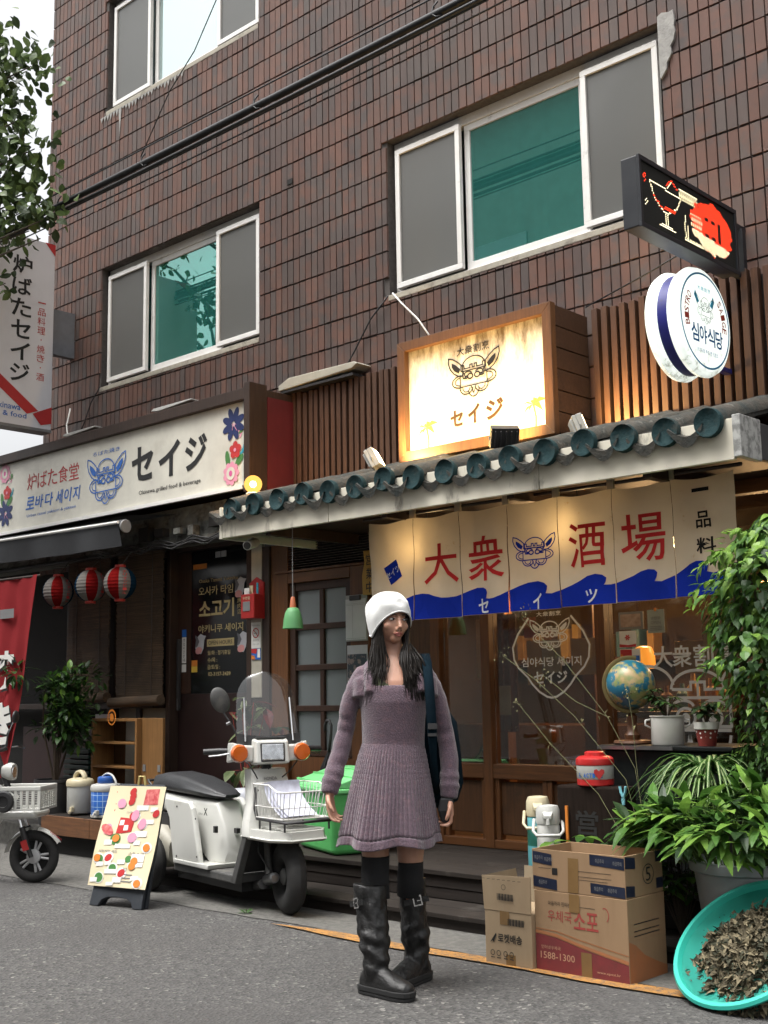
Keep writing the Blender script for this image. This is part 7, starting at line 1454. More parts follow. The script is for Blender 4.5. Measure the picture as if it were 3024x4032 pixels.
# ------------------------------------------------------------------ big pot with broad leaves, spider plant, vine
t = thing('leafy_planter', 'large pale grey pot full of glossy pointed leaves', 'potted plant', (-2.66, 5.22, 0)); M_bp = mat('pale_grey_pot', (.30, .31, .32), .5, col2=(.25, .26, .27), vs=4)
q = MB(); q.lathe([(.17, 0), (.18, .01), (.235, .44), (.255, .45), (.26, .49), (.245, .495), (.235, .47)], 36, T(-2.66, 5.22, 0)); q.build('pot', M_bp, t, smooth=40); q = MB(); q.lathe([(.001, .46), (.24, .46)], 24, T(-2.66, 5.22, 0)); q.build('soil', M_soil, t)
def lance(t, cx, cy, z0, n, seed, rx, ry, hz, L0, L1, mats, wts, wr=.34):
    rr = random.Random(seed); q = MB(); s = MB()
    for i in range(n):
        a = rr.uniform(0, 6.28); k = math.sqrt(rr.uniform(.02, 1)); b_ = Vector((cx + .5 * rx * k * math.cos(a), cy + .5 * ry * k * math.sin(a), z0)); e = Vector((cx + rx * k * math.cos(a), cy + ry * k * math.sin(a), z0 + hz * (1 - .55 * k) * rr.uniform(.6, 1.05)))
        s.tube([b_, b_.lerp(e, .6) + Vector((0, 0, .04)), e], .003, 5); d0 = (e - b_); d0.z *= .35; d0.normalize()
        for j in range(rr.randint(4, 6)):
            d_ = d0 + rdir(rr, -.35, .6) * .9; leaf(q, b_.lerp(e, 1 - .16 * j * rr.random()), d_, (0, 0, 1), rr.uniform(L0, L1), rr.uniform(L0, L1) * wr, .18, rr.uniform(.3, .9), rr.choices(range(len(mats)), wts)[0])
    s.build('stems', M_stemg, t); q.build('foliage', mats, t)
lance(t, -2.72, 5.20, .47, 150, 4, .50, .42, .40, .10, .17, [leaf_mat('glossy_mid', (.075, .18, .03), (.045, .11, .02)), leaf_mat('glossy_light', (.19, .34, .055), (.11, .22, .035)), M_leafd], [5, 4, 2])
t = thing('spider_plant', 'spider plant with long striped arching leaves above the broad leaves', 'potted plant', (-3.02, 5.62, .247)); q = MB(); q.lathe([(.09, 0), (.10, .01), (.13, .55), (.14, .56), (.14, .60), (.12, .60)], 24, T(-2.98, 5.50, .248)); q.build('pot', M_blackmetal, t, smooth=40)
rr = random.Random(17); q = MB(); M_strp = leaf_mat('striped_leaf', (.20, .30, .09), (.36, .42, .22)); 
for i in range(150):
    a = rr.uniform(0, 6.28); L = rr.uniform(.22, .42); up_ = rr.uniform(.5, 1.3); p0 = Vector((-2.98 + rr.gauss(0, .03), 5.50 + rr.gauss(0, .03), .84)); d_ = Vector((math.cos(a), math.sin(a), 0)); s_ = Vector((-math.sin(a), math.cos(a), 0)); k = 7; vs = []
    for j in range(k + 1):
        u = j / k; c = p0 + d_ * (L * u) + Vector((0, 0, L * (up_ * u - (up_ + .35) * u * u))); w_ = .010 * (1 - u ** 2.5) + .0006
        vs += [c + s_ * w_ + Vector((0, 0, .003)), c + s_ * w_ * .4, c - s_ * w_ * .4, c - s_ * w_ + Vector((0, 0, .003))]
    for j in range(k):
        for e, mm in ((0, 0), (1, 1), (2, 0)): q.add([vs[4 * j + e], vs[4 * j + e + 1], vs[4 * j + 5 + e], vs[4 * j + 4 + e]], [(0, 1, 2, 3)], None, mm)
q.build('foliage', [M_leafm, M_strp], t)
t = thing('climbing_vine', 'tall column of glossy green climbing vine covering the curtain end', 'vine', (-2.72, 5.62, 0)); rr = random.Random(23)
for i in range(5):
    q = MB(); x, y = -2.72 + rr.uniform(-.12, .12), 5.62 + rr.uniform(-.1, .1); pts = [(x + .06 * math.sin(k * .9 + i), y + .05 * math.cos(k * .8 + i), k * .2) for k in range(11)]; q.tube(pts, .008, 6); q.build('stem', M_twig, t, smooth=True)
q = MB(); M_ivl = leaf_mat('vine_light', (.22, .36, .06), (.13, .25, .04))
def vine_r(z):
    for (za, ra), (zb, rb) in zip(((.75, .26), (1.0, .30), (1.3, .32), (1.6, .36), (1.75, .38), (1.9, .30), (2.0, .18), (2.10, .05)), ((1.0, .30), (1.3, .32), (1.6, .36), (1.75, .38), (1.9, .30), (2.0, .18), (2.10, .05), (2.2, .0))):
        if za <= z <= zb: return ra + (rb - ra) * (z - za) / (zb - za)
    return .2
for i in range(3700):
    z = rr.uniform(.75, 2.09); a = rr.uniform(0, 6.28); k = math.sqrt(rr.uniform(.25, 1.08)); r_ = vine_r(z) * k * (1 + .42 * mn.noise((math.cos(a) * 1.6, math.sin(a) * 1.6, z * 4.5)) + .22 * mn.noise((math.cos(a) * 4, math.sin(a) * 4, z * 12)))
    p = Vector((-2.60 + r_ * math.cos(a), 5.60 + .8 * r_ * math.sin(a), z)); d_ = Vector((math.cos(a) * .8, math.sin(a) * .8, -.75)) + rdir(rr) * .5
    L = rr.uniform(.035, .085) if z > 1.25 else rr.uniform(.025, .05)
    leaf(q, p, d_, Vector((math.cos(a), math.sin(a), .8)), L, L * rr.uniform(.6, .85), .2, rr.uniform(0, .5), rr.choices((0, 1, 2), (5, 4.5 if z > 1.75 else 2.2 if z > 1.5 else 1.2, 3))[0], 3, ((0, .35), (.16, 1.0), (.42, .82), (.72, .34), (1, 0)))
for i in range(11):     # free shoots
    a = R(150 + 13 * i + rr.uniform(-10, 10)); z = rr.uniform(1.35, 2.0); p = Vector((-2.60 + .26 * math.cos(a), 5.6 + .22 * math.sin(a), z))
    for j in range(10):
        p = p + Vector((math.cos(a) * .016, math.sin(a) * .022, .012 - .004 * j)); d_ = Vector((math.cos(a), math.sin(a), -.5)) + rdir(rr) * .8; leaf(q, p, d_, (0, 0, 1), rr.uniform(.04, .07), .045, .15, .3, rr.choice((0, 1, 1)))
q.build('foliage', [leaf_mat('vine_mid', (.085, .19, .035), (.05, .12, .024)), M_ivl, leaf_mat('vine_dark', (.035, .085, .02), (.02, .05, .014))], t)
# small weeds near the boxes
for lab, x, y, z0, h_, n, L, W, sd, mats in (('small broad leaved seedling behind the open box', -3.66, 5.30, .087, .42, 9, .10, .06, 3, [M_leafm, M_leafl]), ('bushy green weed between the carved block and the boxes', -3.30, 5.32, .087, .48, 40, .085, .05, 6, [M_leafm, M_leafd]), ('low leafy plant growing behind the taped box', -3.05, 5.30, .087, .50, 34, .09, .05, 9, [M_leafm, M_leafd, M_leafl])):
    t = thing('weed', lab, 'plant', (x, y, z0), 0, 'weeds behind the boxes'); whorl_plant(t, x, y, z0, h_, n, L, W, mats, sd, .15, 4)
M_drystem = mat('dry_stem', (.15, .15, .07), .9); t = thing('dry_stems', 'thin dry weed stems with seed heads crossing the shop window', 'plant', (-3.3, 5.55, .25)); rr = random.Random(41)
for pts in ([(-3.32, 5.50, .30), (-3.45, 5.50, .80), (-3.75, 5.50, 1.12), (-4.0, 5.50, 1.32), (-4.22, 5.50, 1.46)], [(-3.30, 5.48, .30), (-3.38, 5.48, .86), (-3.52, 5.46, 1.12), (-3.78, 5.46, 1.42), (-4.05, 5.46, 1.66), (-4.02, 5.46, 1.69)], [(-3.31, 5.46, .3), (-3.36, 5.46, .9), (-3.37, 5.46, 1.1), (-3.39, 5.46, 1.24)], [(-3.34, 5.5, .3), (-3.62, 5.5, .72), (-3.92, 5.5, .98), (-4.12, 5.50, 1.19)], [(-3.52, 5.46, 1.12), (-3.7, 5.44, 1.20), (-3.9, 5.44, 1.34)]):
    q = MB(); q.tube(pts, .0016, 5); q.build('stem', M_drystem, t, smooth=True); h = MB(); e = Vector(pts[-1])
    for k in range(26):
        p = e + Vector((rr.gauss(0, .018), rr.gauss(0, .018), rr.gauss(0, .02))); leaf(h, p, rdir(rr), (0, 0, 1), .016, .008, .2, .2, 0, 2)
    for p_ in pts[2:-1]:
        for k in range(5): leaf(h, Vector(p_) + Vector((rr.gauss(0, .02), rr.gauss(0, .02), rr.gauss(0, .02))), rdir(rr), (0, 0, 1), .03, .010, .2, .4, 0, 2)
    h.build('seed_head', mat('dry_seed', (.15, .14, .06), .9), t)
t = thing('clothes_peg', 'pale blue plastic clothes peg hanging by the carved block', 'peg', (-3.47, 5.50, .68))
for s in (-1, 1):
    q = MB(); q.tube([(-3.47 + s * .018, 5.50, .765), (-3.47 + s * .012, 5.50, .735), (-3.47 - s * .004, 5.50, .70), (-3.47 - s * .002, 5.50, .672)], .006, 6, flat=1.6); q.build('arm', P_('peg_cyan', (.22, .52, .58)), t, smooth=True)
q = MB(); q.lathe([(.006, -.007), (.006, .007)], 8, T(-3.47, 5.50, .715) @ RX(90)); q.build('spring', M_steel, t)
# ------------------------------------------------------------------ drying basket
az, tl_ = R(15), R(40); sv = Vector((math.sin(az) * math.cos(tl_), math.cos(az) * math.cos(tl_), math.sin(tl_))); hv = Vector((math.cos(az), -math.sin(az), 0)); nv = hv.cross(sv)
if nv.z < 0: nv = -nv
MBk = Matrix(((hv.x, sv.x, nv.x, -2.44), (hv.y, sv.y, nv.y, 4.75), (hv.z, sv.z, nv.z, .02 + .33 * math.sin(tl_)), (0, 0, 0, 1)))
t = thing('drying_basket', 'turquoise plastic mesh basket leaning on the big pot, full of dried leaves', 'basket', (-2.44, 4.75, 0)); M_turq = mat('turquoise_plastic', (.035, .42, .33), .4, col2=(.03, .38, .30), vs=3)
q = MB(); q.lathe([(.315, -.012), (.330, -.014), (.338, .0), (.330, .012), (.312, .012), (.308, .0), (.300, -.03), (.305, -.032), (.315, -.012)], 64, MBk); q.build('rim', M_turq, t, smooth=50)
q = MB(); q.lathe([(.29, -.060), (.297, -.064), (.292, -.075), (.283, -.072), (.29, -.060)], 64, MBk); q.build('foot_ring', M_turq, t, smooth=50)
q = MB()
for i in range(150):
    a = 2 * math.pi * i / 150
    for sg in (-1, 1):
        P0 = lambda rr_, zz, aa: MBk @ Vector((rr_ * math.cos(aa), rr_ * math.sin(aa), zz)); q.tube([P0(.304, -.01, a), P0(.290, -.065, a + sg * .06), P0(.18, -.075, a + sg * .10)], .0011, 3, False)
for rr_ in (.20, .23, .26, .285): q.tube([MBk @ Vector((rr_ * math.cos(k * .1), rr_ * math.sin(k * .1), -.072)) for k in range(64)], .0014, 4, False)
o = q.build('mesh', M_turq, t); o['kind'] = 'stuff'
q = MB(); q.lathe([(.001, -.078), (.15, -.078)], 32, MBk); q.build('base_sheet', M_turq, t)
q = MB(); rr = random.Random(77); M_dl = [mat('dried_leaf_%s' % n, c, .9, col2=c2, vs=40) for n, c, c2 in (('a', (.11, .09, .052), (.065, .054, .032)), ('b', (.21, .175, .105), (.15, .125, .075)), ('c', (.045, .045, .024), (.028, .028, .016)))]
for i in range(3600):
    a = rr.uniform(0, 6.283); k = math.sqrt(rr.uniform(0, 1)) * .285; x, y = k * math.cos(a) + .02, k * math.sin(a) - .035
    hgt = -.06 + .085 * max(0, 1 - (math.hypot(x - .02, y + .03) / .29) ** 2) + .02 * mn.noise((x * 18, y * 18, 0)); p = MBk @ Vector((x, y, hgt + rr.uniform(-.008, .012)))
    d_ = MBk.to_3x3() @ (rdir(rr, -.3, .6)); leaf(q, p, d_, nv + rdir(rr) * .9, rr.uniform(.018, .048), rr.uniform(.012, .030), .5, rr.uniform(-.5, .8), rr.choices((0, 1, 2), (4, 3, 3))[0], 2)
o = q.build('dried_leaves', M_dl, None); tag(o, 'heap of curled brown dried leaves in the turquoise basket', 'dried leaves', kind='stuff')
# ------------------------------------------------------------------ person
PL = (-3.70, 4.03, 0.0); PR = R(42.94)
pe = thing('person', 'person in white beanie, mauve knit dress and tall black boots', 'person', PL, PR)
def elring(c, rx, ry, n=28, tilt=0): return [(c[0] + rx * math.cos(2 * math.pi * i / n), c[1] + ry * math.sin(2 * math.pi * i / n), c[2] + tilt * math.cos(2 * math.pi * i / n)) for i in range(n)]
def remesh(o, vox, it=4, fac=.5):
    m = o.modifiers.new('remesh', 'REMESH'); m.mode = 'VOXEL'; m.voxel_size = vox; m.use_smooth_shade = True
    if it: s = o.modifiers.new('smooth', 'SMOOTH'); s.factor = fac; s.iterations = it
    return o
def skin_mat():
    m, n, b = _new('skin'); p = _pos(n); c = _mix(n, _ramp(n, _noise(n, p, 18, 4), .35, .7), (.46, .25, .17), (.40, .205, .14)); n.links.new(c, b.inputs['Base Color'])
    b.inputs['Roughness'].default_value = .48; b.inputs['Subsurface Weight'].default_value = .15; b.inputs['Subsurface Radius'].default_value = (.02, .008, .004); return m
M_skin = skin_mat()
Hc = Vector((-.014, .005, 1.590)); HF = Vector((.42, -.905, -.06)).normalized(); HX = HF.cross(Vector((0.05, 0, 1))).normalized() ; HU = HX.cross(HF).normalized()
MH = Matrix(((HX.x, HF.x, HU.x, Hc.x), (HX.y, HF.y, HU.y, Hc.y), (HX.z, HF.z, HU.z, Hc.z), (0, 0, 0, 1)))      # head frame: x to image right, y forward, z up
b = MB()
# torso, neck
loft(b, [elring(c, rx, ry) for c, rx, ry in (((-.012, 0, .76), .10, .08), ((-.012, 0, .82), .152, .108), ((-.012, 0, .92), .150, .106), ((-.012, 0, 1.00), .122, .090), ((-.012, 0, 1.06), .112, .084), ((-.010, -.005, 1.15), .124, .095), ((-.008, -.008, 1.235), .138, .105), ((-.006, -.004, 1.31), .142, .092), ((-.005, .004, 1.36), .138, .075), ((-.004, .010, 1.395), .105, .062), ((-.004, .018, 1.425), .058, .050), ((-.006, .020, 1.45), .046, .045), ((-.012, .020, 1.52), .042, .043), ((-.016, .018, 1.56), .042, .043))])
# head
b.sphere((0, -.014, .036), 1, 24, 16, MH @ T(0, -.014, .036) @ Matrix.Diagonal((.072, .092, .082, 1)) @ T(0, .014, -.036)); b.sphere((0, 0, 0), 1, 24, 16, MH @ T(0, .028, -.028) @ Matrix.Diagonal((.060, .060, .072, 1)))
b.sphere((0, 0, 0), 1, 16, 10, MH @ T(0, .056, -.086) @ Matrix.Diagonal((.027, .030, .024, 1))); b.sphere((0, 0, 0), 1, 16, 10, MH @ T(0, .02, -.058) @ Matrix.Diagonal((.053, .05, .045, 1)))
for s in (-1, 1):
    b.sphere((0, 0, 0), 1, 12, 8, MH @ T(s * .036, .058, -.034) @ Matrix.Diagonal((.024, .020, .022, 1))); b.sphere((0, 0, 0), 1, 12, 8, MH @ T(s * .074, -.008, -.012) @ Matrix.Diagonal((.009, .018, .030, 1)))
    b.sphere((0, 0, 0), 1, 10, 6, MH @ T(s * .0105, .093, -.049) @ Matrix.Diagonal((.008, .009, .007, 1)))
b.tube([(0, .082, .012), (0, .092, -.012), (0, .104, -.036), (0, .106, -.043)], [.008, .0085, .0105, .011], 10, True, MH); b.tube([(-.02, .083, -.0665), (0, .092, -.064), (.02, .083, -.0665)], [.004, .0075, .004], 8, True, MH); b.tube([(-.017, .082, -.075), (0, .0895, -.076), (.017, .082, -.075)], [.004, .0085, .004], 8, True, MH)
# arms
RA = [(-.140, .012, 1.345), (-.178, .014, 1.285), (-.208, .022, 1.20), (-.225, .030, 1.09), (-.255, .012, .98), (-.292, -.020, .86), (-.297, -.028, .825)]; LA = [(.130, .012, 1.350), (.165, .016, 1.285), (.196, .028, 1.20), (.222, .045, 1.08), (.236, .030, .96), (.232, .005, .83), (.228, .0, .795)]
for A in (RA, LA): b.tube(A, [.034, .036, .036, .033, .032, .025, .024], 14)
# right hand (image left), relaxed
def hand(b, M, curl=1.0, mir=1):
    ss = [[(-.022, -.010, 0), (.022, -.010, 0), (.024, .010, 0), (-.022, .010, 0)], [(-.034, -.011, -.035), (.032, -.011, -.03), (.033, .011, -.03), (-.034, .011, -.035)], [(-.036, -.010, -.075), (.034, -.010, -.078), (.034, .009, -.078), (-.036, .009, -.075)]]
    loft(b, [[(mir * x, y, z) for x, y, z in (q_ if mir > 0 else q_[::-1])] for q_ in ss], True, M)
    for i, (x, L, a0, sp) in enumerate(((-.029, .068, 14, -9), (-.010, .078, 22, -2), (.010, .073, 30, 4), (.028, .058, 40, 10))):
        p = Vector((mir * x, 0, -.074)); pts = [p + Vector((0, 0, .02))]; a = R(a0 * curl * .6); 
        for k, seg in enumerate((.45, .32, .25)):
            d_ = Vector((mir * math.sin(R(sp)) * .6, -math.sin(a), -math.cos(a))).normalized(); p = p + d_ * L * seg; pts.append(p.copy()); a += R(24 * curl + a0 * .25)
        b.tube(pts, [.0088, .0086, .0078, .0062], 8, True, M)
    b.tube([(mir * x, y, z) for x, y, z in ((-.028, -.002, -.02), (-.050, -.012, -.045), (-.056, -.024, -.072), (-.052, -.034, -.092))], [.011, .0105, .0092, .007], 8, True, M)
hand(b, T(-.297, -.028, .832) @ RZ(72) @ RX(-8) @ RY(6), 1.0)
hand(b, T(.228, -.002, .80) @ RZ(-80) @ RX(4), 1.6, -1)
# legs
RL = [(-.085, 0, .84), (-.096, -.008, .70), (-.099, -.020, .56), (-.100, -.03, .48), (-.102, -.06, .30), (-.100, -.095, .10), (-.100, -.10, .05)]; LL = [(.065, 0, .84), (.060, .014, .70), (.055, .03, .56), (.055, .045, .48), (.062, .080, .30), (.070, .11, .10), (.070, .112, .05)]
for A in (RL, LL): b.tube(A, [.085, .073, .059, .052, .040, .03, .03], 16)
body = remesh(b.build('body', M_skin, pe, local=True, smooth='all'), .0048, 3, .5)
# face details
M_eyew = mat('eye_white', (.52, .50, .47), .25); M_iris = mat('eye_dark', (.012, .008, .006), .15); M_lip = mat('lips', (.36, .105, .085), .42); M_brow = mat('brow_hair', (.022, .016, .013), .8)
for s in (-1, 1):
    q = MB(); q.sphere((0, 0, 0), 1, 12, 8, MH @ T(s * .031, .0775, -.004) @ RZ(-s * 14) @ Matrix.Diagonal((.0125, .008, .0058, 1))); e = q.build('eye', M_eyew, body, local=True, smooth='all'); q = MB(); q.sphere((0, 0, 0), 1, 10, 8, MH @ T(s * .031 - .004, .0830, -.004) @ Matrix.Diagonal((.0058, .0036, .0056, 1))); q.build('iris', M_iris, e, local=True, smooth='all')
    q = MB(); q.tube([(s * .0165, .0845, -.0035), (s * .031, .0868, .0030), (s * .046, .0775, -.0015)], [.0012, .0017, .0012], 6, True, MH); q.build('eyelid', M_brow, body, local=True); q = MB(); q.tube([(s * .014, .0885, .015), (s * .032, .0855, .019), (s * .050, .070, .014)], [.0022, .0026, .0014], 6, True, MH); q.build('eyebrow', M_brow, body, local=True)
    q = MB(); q.sphere((0, 0, 0), 1, 8, 6, MH @ T(s * .006, .1005, -.0525) @ Matrix.Diagonal((.0028, .003, .0016, 1))); q.build('nostril', M_iris, body, local=True)
q = MB(); q.tube([(-.0215, .0845, -.0685), (-.008, .0955, -.0645), (0, .0965, -.0665), (.008, .0955, -.0645), (.0215, .0845, -.0685)], [.0016, .0040, .0036, .0040, .0016], 8, True, MH); q.tube([(-.018, .085, -.0725), (0, .0955, -.0760), (.018, .085, -.0725)], [.0016, .0056, .0016], 8, True, MH); q.build('lips', M_lip, body, local=True, smooth='all')
# hair
def hair_mat():
    m, n, b_ = _new('dark_hair'); c = _mix(n, _ramp(n, _noise(n, _pos(n), 90, 3, .6, (1, 1, .05)), .35, .7), (.006, .0045, .0035), (.014, .010, .007)); n.links.new(c, b_.inputs['Base Color']); b_.inputs['Roughness'].default_value = .5; b_.inputs['Specular IOR Level'].default_value = .25; return m
q = MB(); rr = random.Random(51)
for i in range(520):
    side = -1 if i % 2 == 0 else 1; a = rr.uniform(0, 1); back = i % 5 == 0
    if back: p = MH @ Vector((rr.uniform(-.07, .07), -.085 + rr.uniform(-.01, .01), .01)); e = Vector((rr.uniform(-.10, .10), .10 + rr.uniform(-.01, .02), rr.uniform(1.22, 1.34))); m1 = p.lerp(e, .5) + Vector((0, .02, 0))
    else:
        p = MH @ Vector((side * (.060 + rr.uniform(-.006, .006)), -.050 + .098 * a, .026 - .02 * (1 - a))); jaw = MH @ Vector((side * (.063 + rr.uniform(-.006, .012)), -.04 + .088 * a, -.06)); 
        if side > 0: e = Vector((-.145 + .115 * a + rr.gauss(0, .008), -.075 - .035 * a + rr.uniform(-.012, .012), rr.uniform(1.20, 1.345) - .02 * a)); m2 = Vector((-.095 + .055 * a, -.045 - .03 * a, 1.40))
        else: e = Vector((.045 + .10 * (1 - a) + rr.gauss(0, .008), -.078 - .035 * a + rr.uniform(-.012, .012), rr.uniform(1.225, 1.34) - .02 * a)); m2 = Vector((.045 + .055 * (1 - a), -.045 - .03 * a, 1.41))
        m2 += Vector((rr.gauss(0, .010), rr.gauss(0, .007), 0))
    pts = [p, m1, e] if back else [p, jaw, m2, m2.lerp(e, .5) + Vector((rr.gauss(0, .006), rr.gauss(0, .006), 0)), e]
    # smooth resample
    P4 = [pts[0]] + pts + [pts[-1]]; res = []
    for k in range(len(pts) - 1):
        for u in (0, .33, .66):
            p0_, p1_, p2_, p3_ = P4[k], P4[k + 1], P4[k + 2], P4[k + 3]
            res.append(.5 * ((2 * p1_) + (p2_ - p0_) * u + (2 * p0_ - 5 * p1_ + 4 * p2_ - p3_) * u * u + (3 * p1_ - p0_ - 3 * p2_ + p3_) * u ** 3))
    res.append(pts[-1]); nn = len(res); w0 = rr.uniform(.0045, .0075) if i % 4 == 0 else rr.uniform(.0014, .0032)
    q.tube(res, [w0 * (1 - .75 * (k / (nn - 1)) ** 2) for k in range(nn)], 5, True, None, 0, .55)
o = q.build('hair', hair_mat(), pe, local=True, smooth='all'); o['kind'] = 'stuff'
# beanie
def beanie(u, v):
    a = 2 * math.pi * u; fr = math.sin(a)                       # +1 front
    zb = -.028 + .058 * max(0, fr) ** .9 - .050 * max(0, -fr) - (.062 if math.cos(a) > 0 else .030) * (1 - abs(fr)) ; top = .122
    rl, rf = .0885 + .012 * math.sin(math.pi * min(1, v * 1.25)), .103 + .016 * math.sin(math.pi * min(1, v * 1.2))
    k = math.cos(v * math.pi / 2) ** .52 if v < .999 else 0
    wr = 1 + (.030 * math.sin(a * 5 + v * 9 + 2 * mn.noise((math.cos(a), math.sin(a), v * 2))) + .018 * math.sin(a * 9 - v * 14)) * math.sin(math.pi * v) ** 1.3 + .05 * mn.noise((math.cos(a) * 1.8, math.sin(a) * 1.8, v * 4.2)) * min(1, v * 4)
    slouch = -.034 * math.sin(math.pi * v) * (1 if fr < .3 else .5) - .02 * v
    z = zb + (top - zb) * (math.sin(v * math.pi / 2) ** .95); return tuple(MH @ Vector((rl * k * wr * math.cos(a) + .010 * math.sin(math.pi * min(1, v * 1.1)) - .004, rf * k * wr * math.sin(a) + slouch - .006, z - .012 * math.sin(math.pi * v) * max(0, -fr))))
M_hat = mat('white_knit_cotton', (.66, .66, .64), .9, col2=(.62, .62, .60), vs=5, bump=.2, bs=260, sheen=.3)
q = MB(); q.grid(beanie, 56, 30, closeu=True); hat = q.build('beanie', M_hat, pe, local=True, smooth='all'); sm = hat.modifiers.new('solid', 'SOLIDIFY'); sm.thickness = .004; sm.offset = -1
q = MB(); q.tube([beanie(i / 56, .012) for i in range(57)], .0036, 6, False); q.build('hem', M_hat, hat, local=True, smooth='all')
# dress
def knit_mat(name, rib):
    m, n, b_ = _new(name); p = _pos(n); c = _mix(n, _ramp(n, _noise(n, p, 210, 2, .6), .35, .65), (.128, .082, .108), (.068, .045, .059)); c = _mix(n, _ramp(n, _noise(n, p, 34, 5, .7), .5, .7), c, (.15, .087, .103)); n.links.new(c, b_.inputs['Base Color'])
    b_.inputs['Roughness'].default_value = .95; b_.inputs['Sheen Weight'].default_value = .35; b_.inputs['Sheen Roughness'].default_value = .6; b_.inputs['Specular IOR Level'].default_value = .15; _bump(n, b_, _noise(n, p, 150, 3, .6), .7, .007); return m
M_knit = knit_mat('mauve_knit', 0)
q = MB(); loft(q, [elring(c, rx, ry, 36) for c, rx, ry in (((-.012, 0, 1.02), .139, .108), ((-.012, 0, 1.05), .1385, .1075), ((-.010, -.004, 1.14), .142, .112), ((-.008, -.008, 1.22), .150, .117), ((-.006, -.006, 1.27), .155, .112), ((-.005, -.004, 1.292), .152, .106))])
for s, A in ((-1, RA), (1, LA)):
    A2 = [(A[0][0] - s * .026, .012, 1.352)] + [tuple(p) for p in A[:6]]; rr_s = random.Random(int(s * 7 + 20)); PA, RAi = [], []; RD = [.028, .042, .043, .041, .039, .041, .038]
    for k in range(len(A2) - 1):
        for u in (0, .25, .5, .75): PA.append(Vector(A2[k]).lerp(Vector(A2[k + 1]), u) + Vector((rr_s.gauss(0, .0016), rr_s.gauss(0, .0016), 0))); RAi.append((RD[k] * (1 - u) + RD[k + 1] * u) * (1 + rr_s.gauss(0, .028) + .03 * math.sin(k * 4 + u * 9)))
    q.tube(PA, RAi, 18)
    w_ = Vector(A[5]); dn = (Vector(A[6]) - Vector(A[5])).normalized(); up_ = (Vector(A[4]) - Vector(A[5])).normalized()
    q.tube([w_ + up_ * .09, w_ + up_ * .055, w_ + up_ * .04, w_ + up_ * .015, w_ + dn * .005], [.039, .046, .040, .047, .038], 16); q.tube([w_ + up_ * .02, w_ + dn * .02, w_ + dn * .035], [.043, .040, .036], 16)
    q.tube([(s * .150, .03, 1.29), (s * .125, .045, 1.36), (s * .112, .02, 1.385), (s * .112, -.03, 1.362), (s * .112, -.066, 1.32), (s * .112, -.085, 1.26)], .024, 10); q.tube([(s * .10, .02, 1.34), (s * .15, -.02, 1.30), (s * .15, -.03, 1.24)], .04, 10)
bod = remesh(q.build('dress', M_knit, pe, local=True, smooth='all'), .0062, 3, .5)
def skirt(u, v):
    a = 2 * math.pi * u; k = v ** .85; rx = .1265 + .0895 * k; ry = .0965 + .0865 * k; cx = -.012 - .030 * k; rib = .0042 * (abs(math.cos(a * 34)) - .5) * min(1, v * 6) * (1 if v < .90 else .25) * (1 + .35 * math.sin(v * 130))
    fold = .011 * math.sin(a * 6 + 1.2) * k * k + .008 * math.sin(a * 11 + .5) * k * k; z = 1.055 - .452 * v + .010 * math.sin(a * 5 + 2) * k * k - (.003 if abs(v - .90) < .012 else 0)
    r_ = rib + fold - (.004 if abs(v - .905) < .012 else 0); return (cx + (rx + r_) * math.cos(a), (ry + r_) * math.sin(a), z)
q = MB(); q.grid(skirt, 408, 84, closeu=True); sk = q.build('skirt', M_knit, bod, local=True, smooth='all'); sm = sk.modifiers.new('solid', 'SOLIDIFY'); sm.thickness = .005; sm.offset = -1
M_olive = mat('olive_cotton', (.075, .085, .045), .85)
for x0, x1 in ((-.085, -.028), (.030, .085)):
    q = MB(); q.grid(lambda u, v: (lambda x, z: (x, -.008 - math.sqrt(max(0, 1 - ((x + .006) / .146) ** 2)) * .0985 * (1 - .75 * max(0, z - 1.29)) + .012 * (z - 1.29) / .06, z))(x0 + (x1 - x0) * u, 1.280 + (.065 * (u if x0 < 0 else 1 - u) * .2 + .055 * (1 - u if x0 < 0 else u)) * v), 8, 5); q.build('camisole', M_olive, pe, local=True, smooth='all')
q = MB(); q.tube([(-.075, -.066, 1.345), (-.098, -.045, 1.385), (-.108, .01, 1.398)], .005, 6, True, None, 0, 2.0); q.build('white_strap', M_hat, pe, local=True)
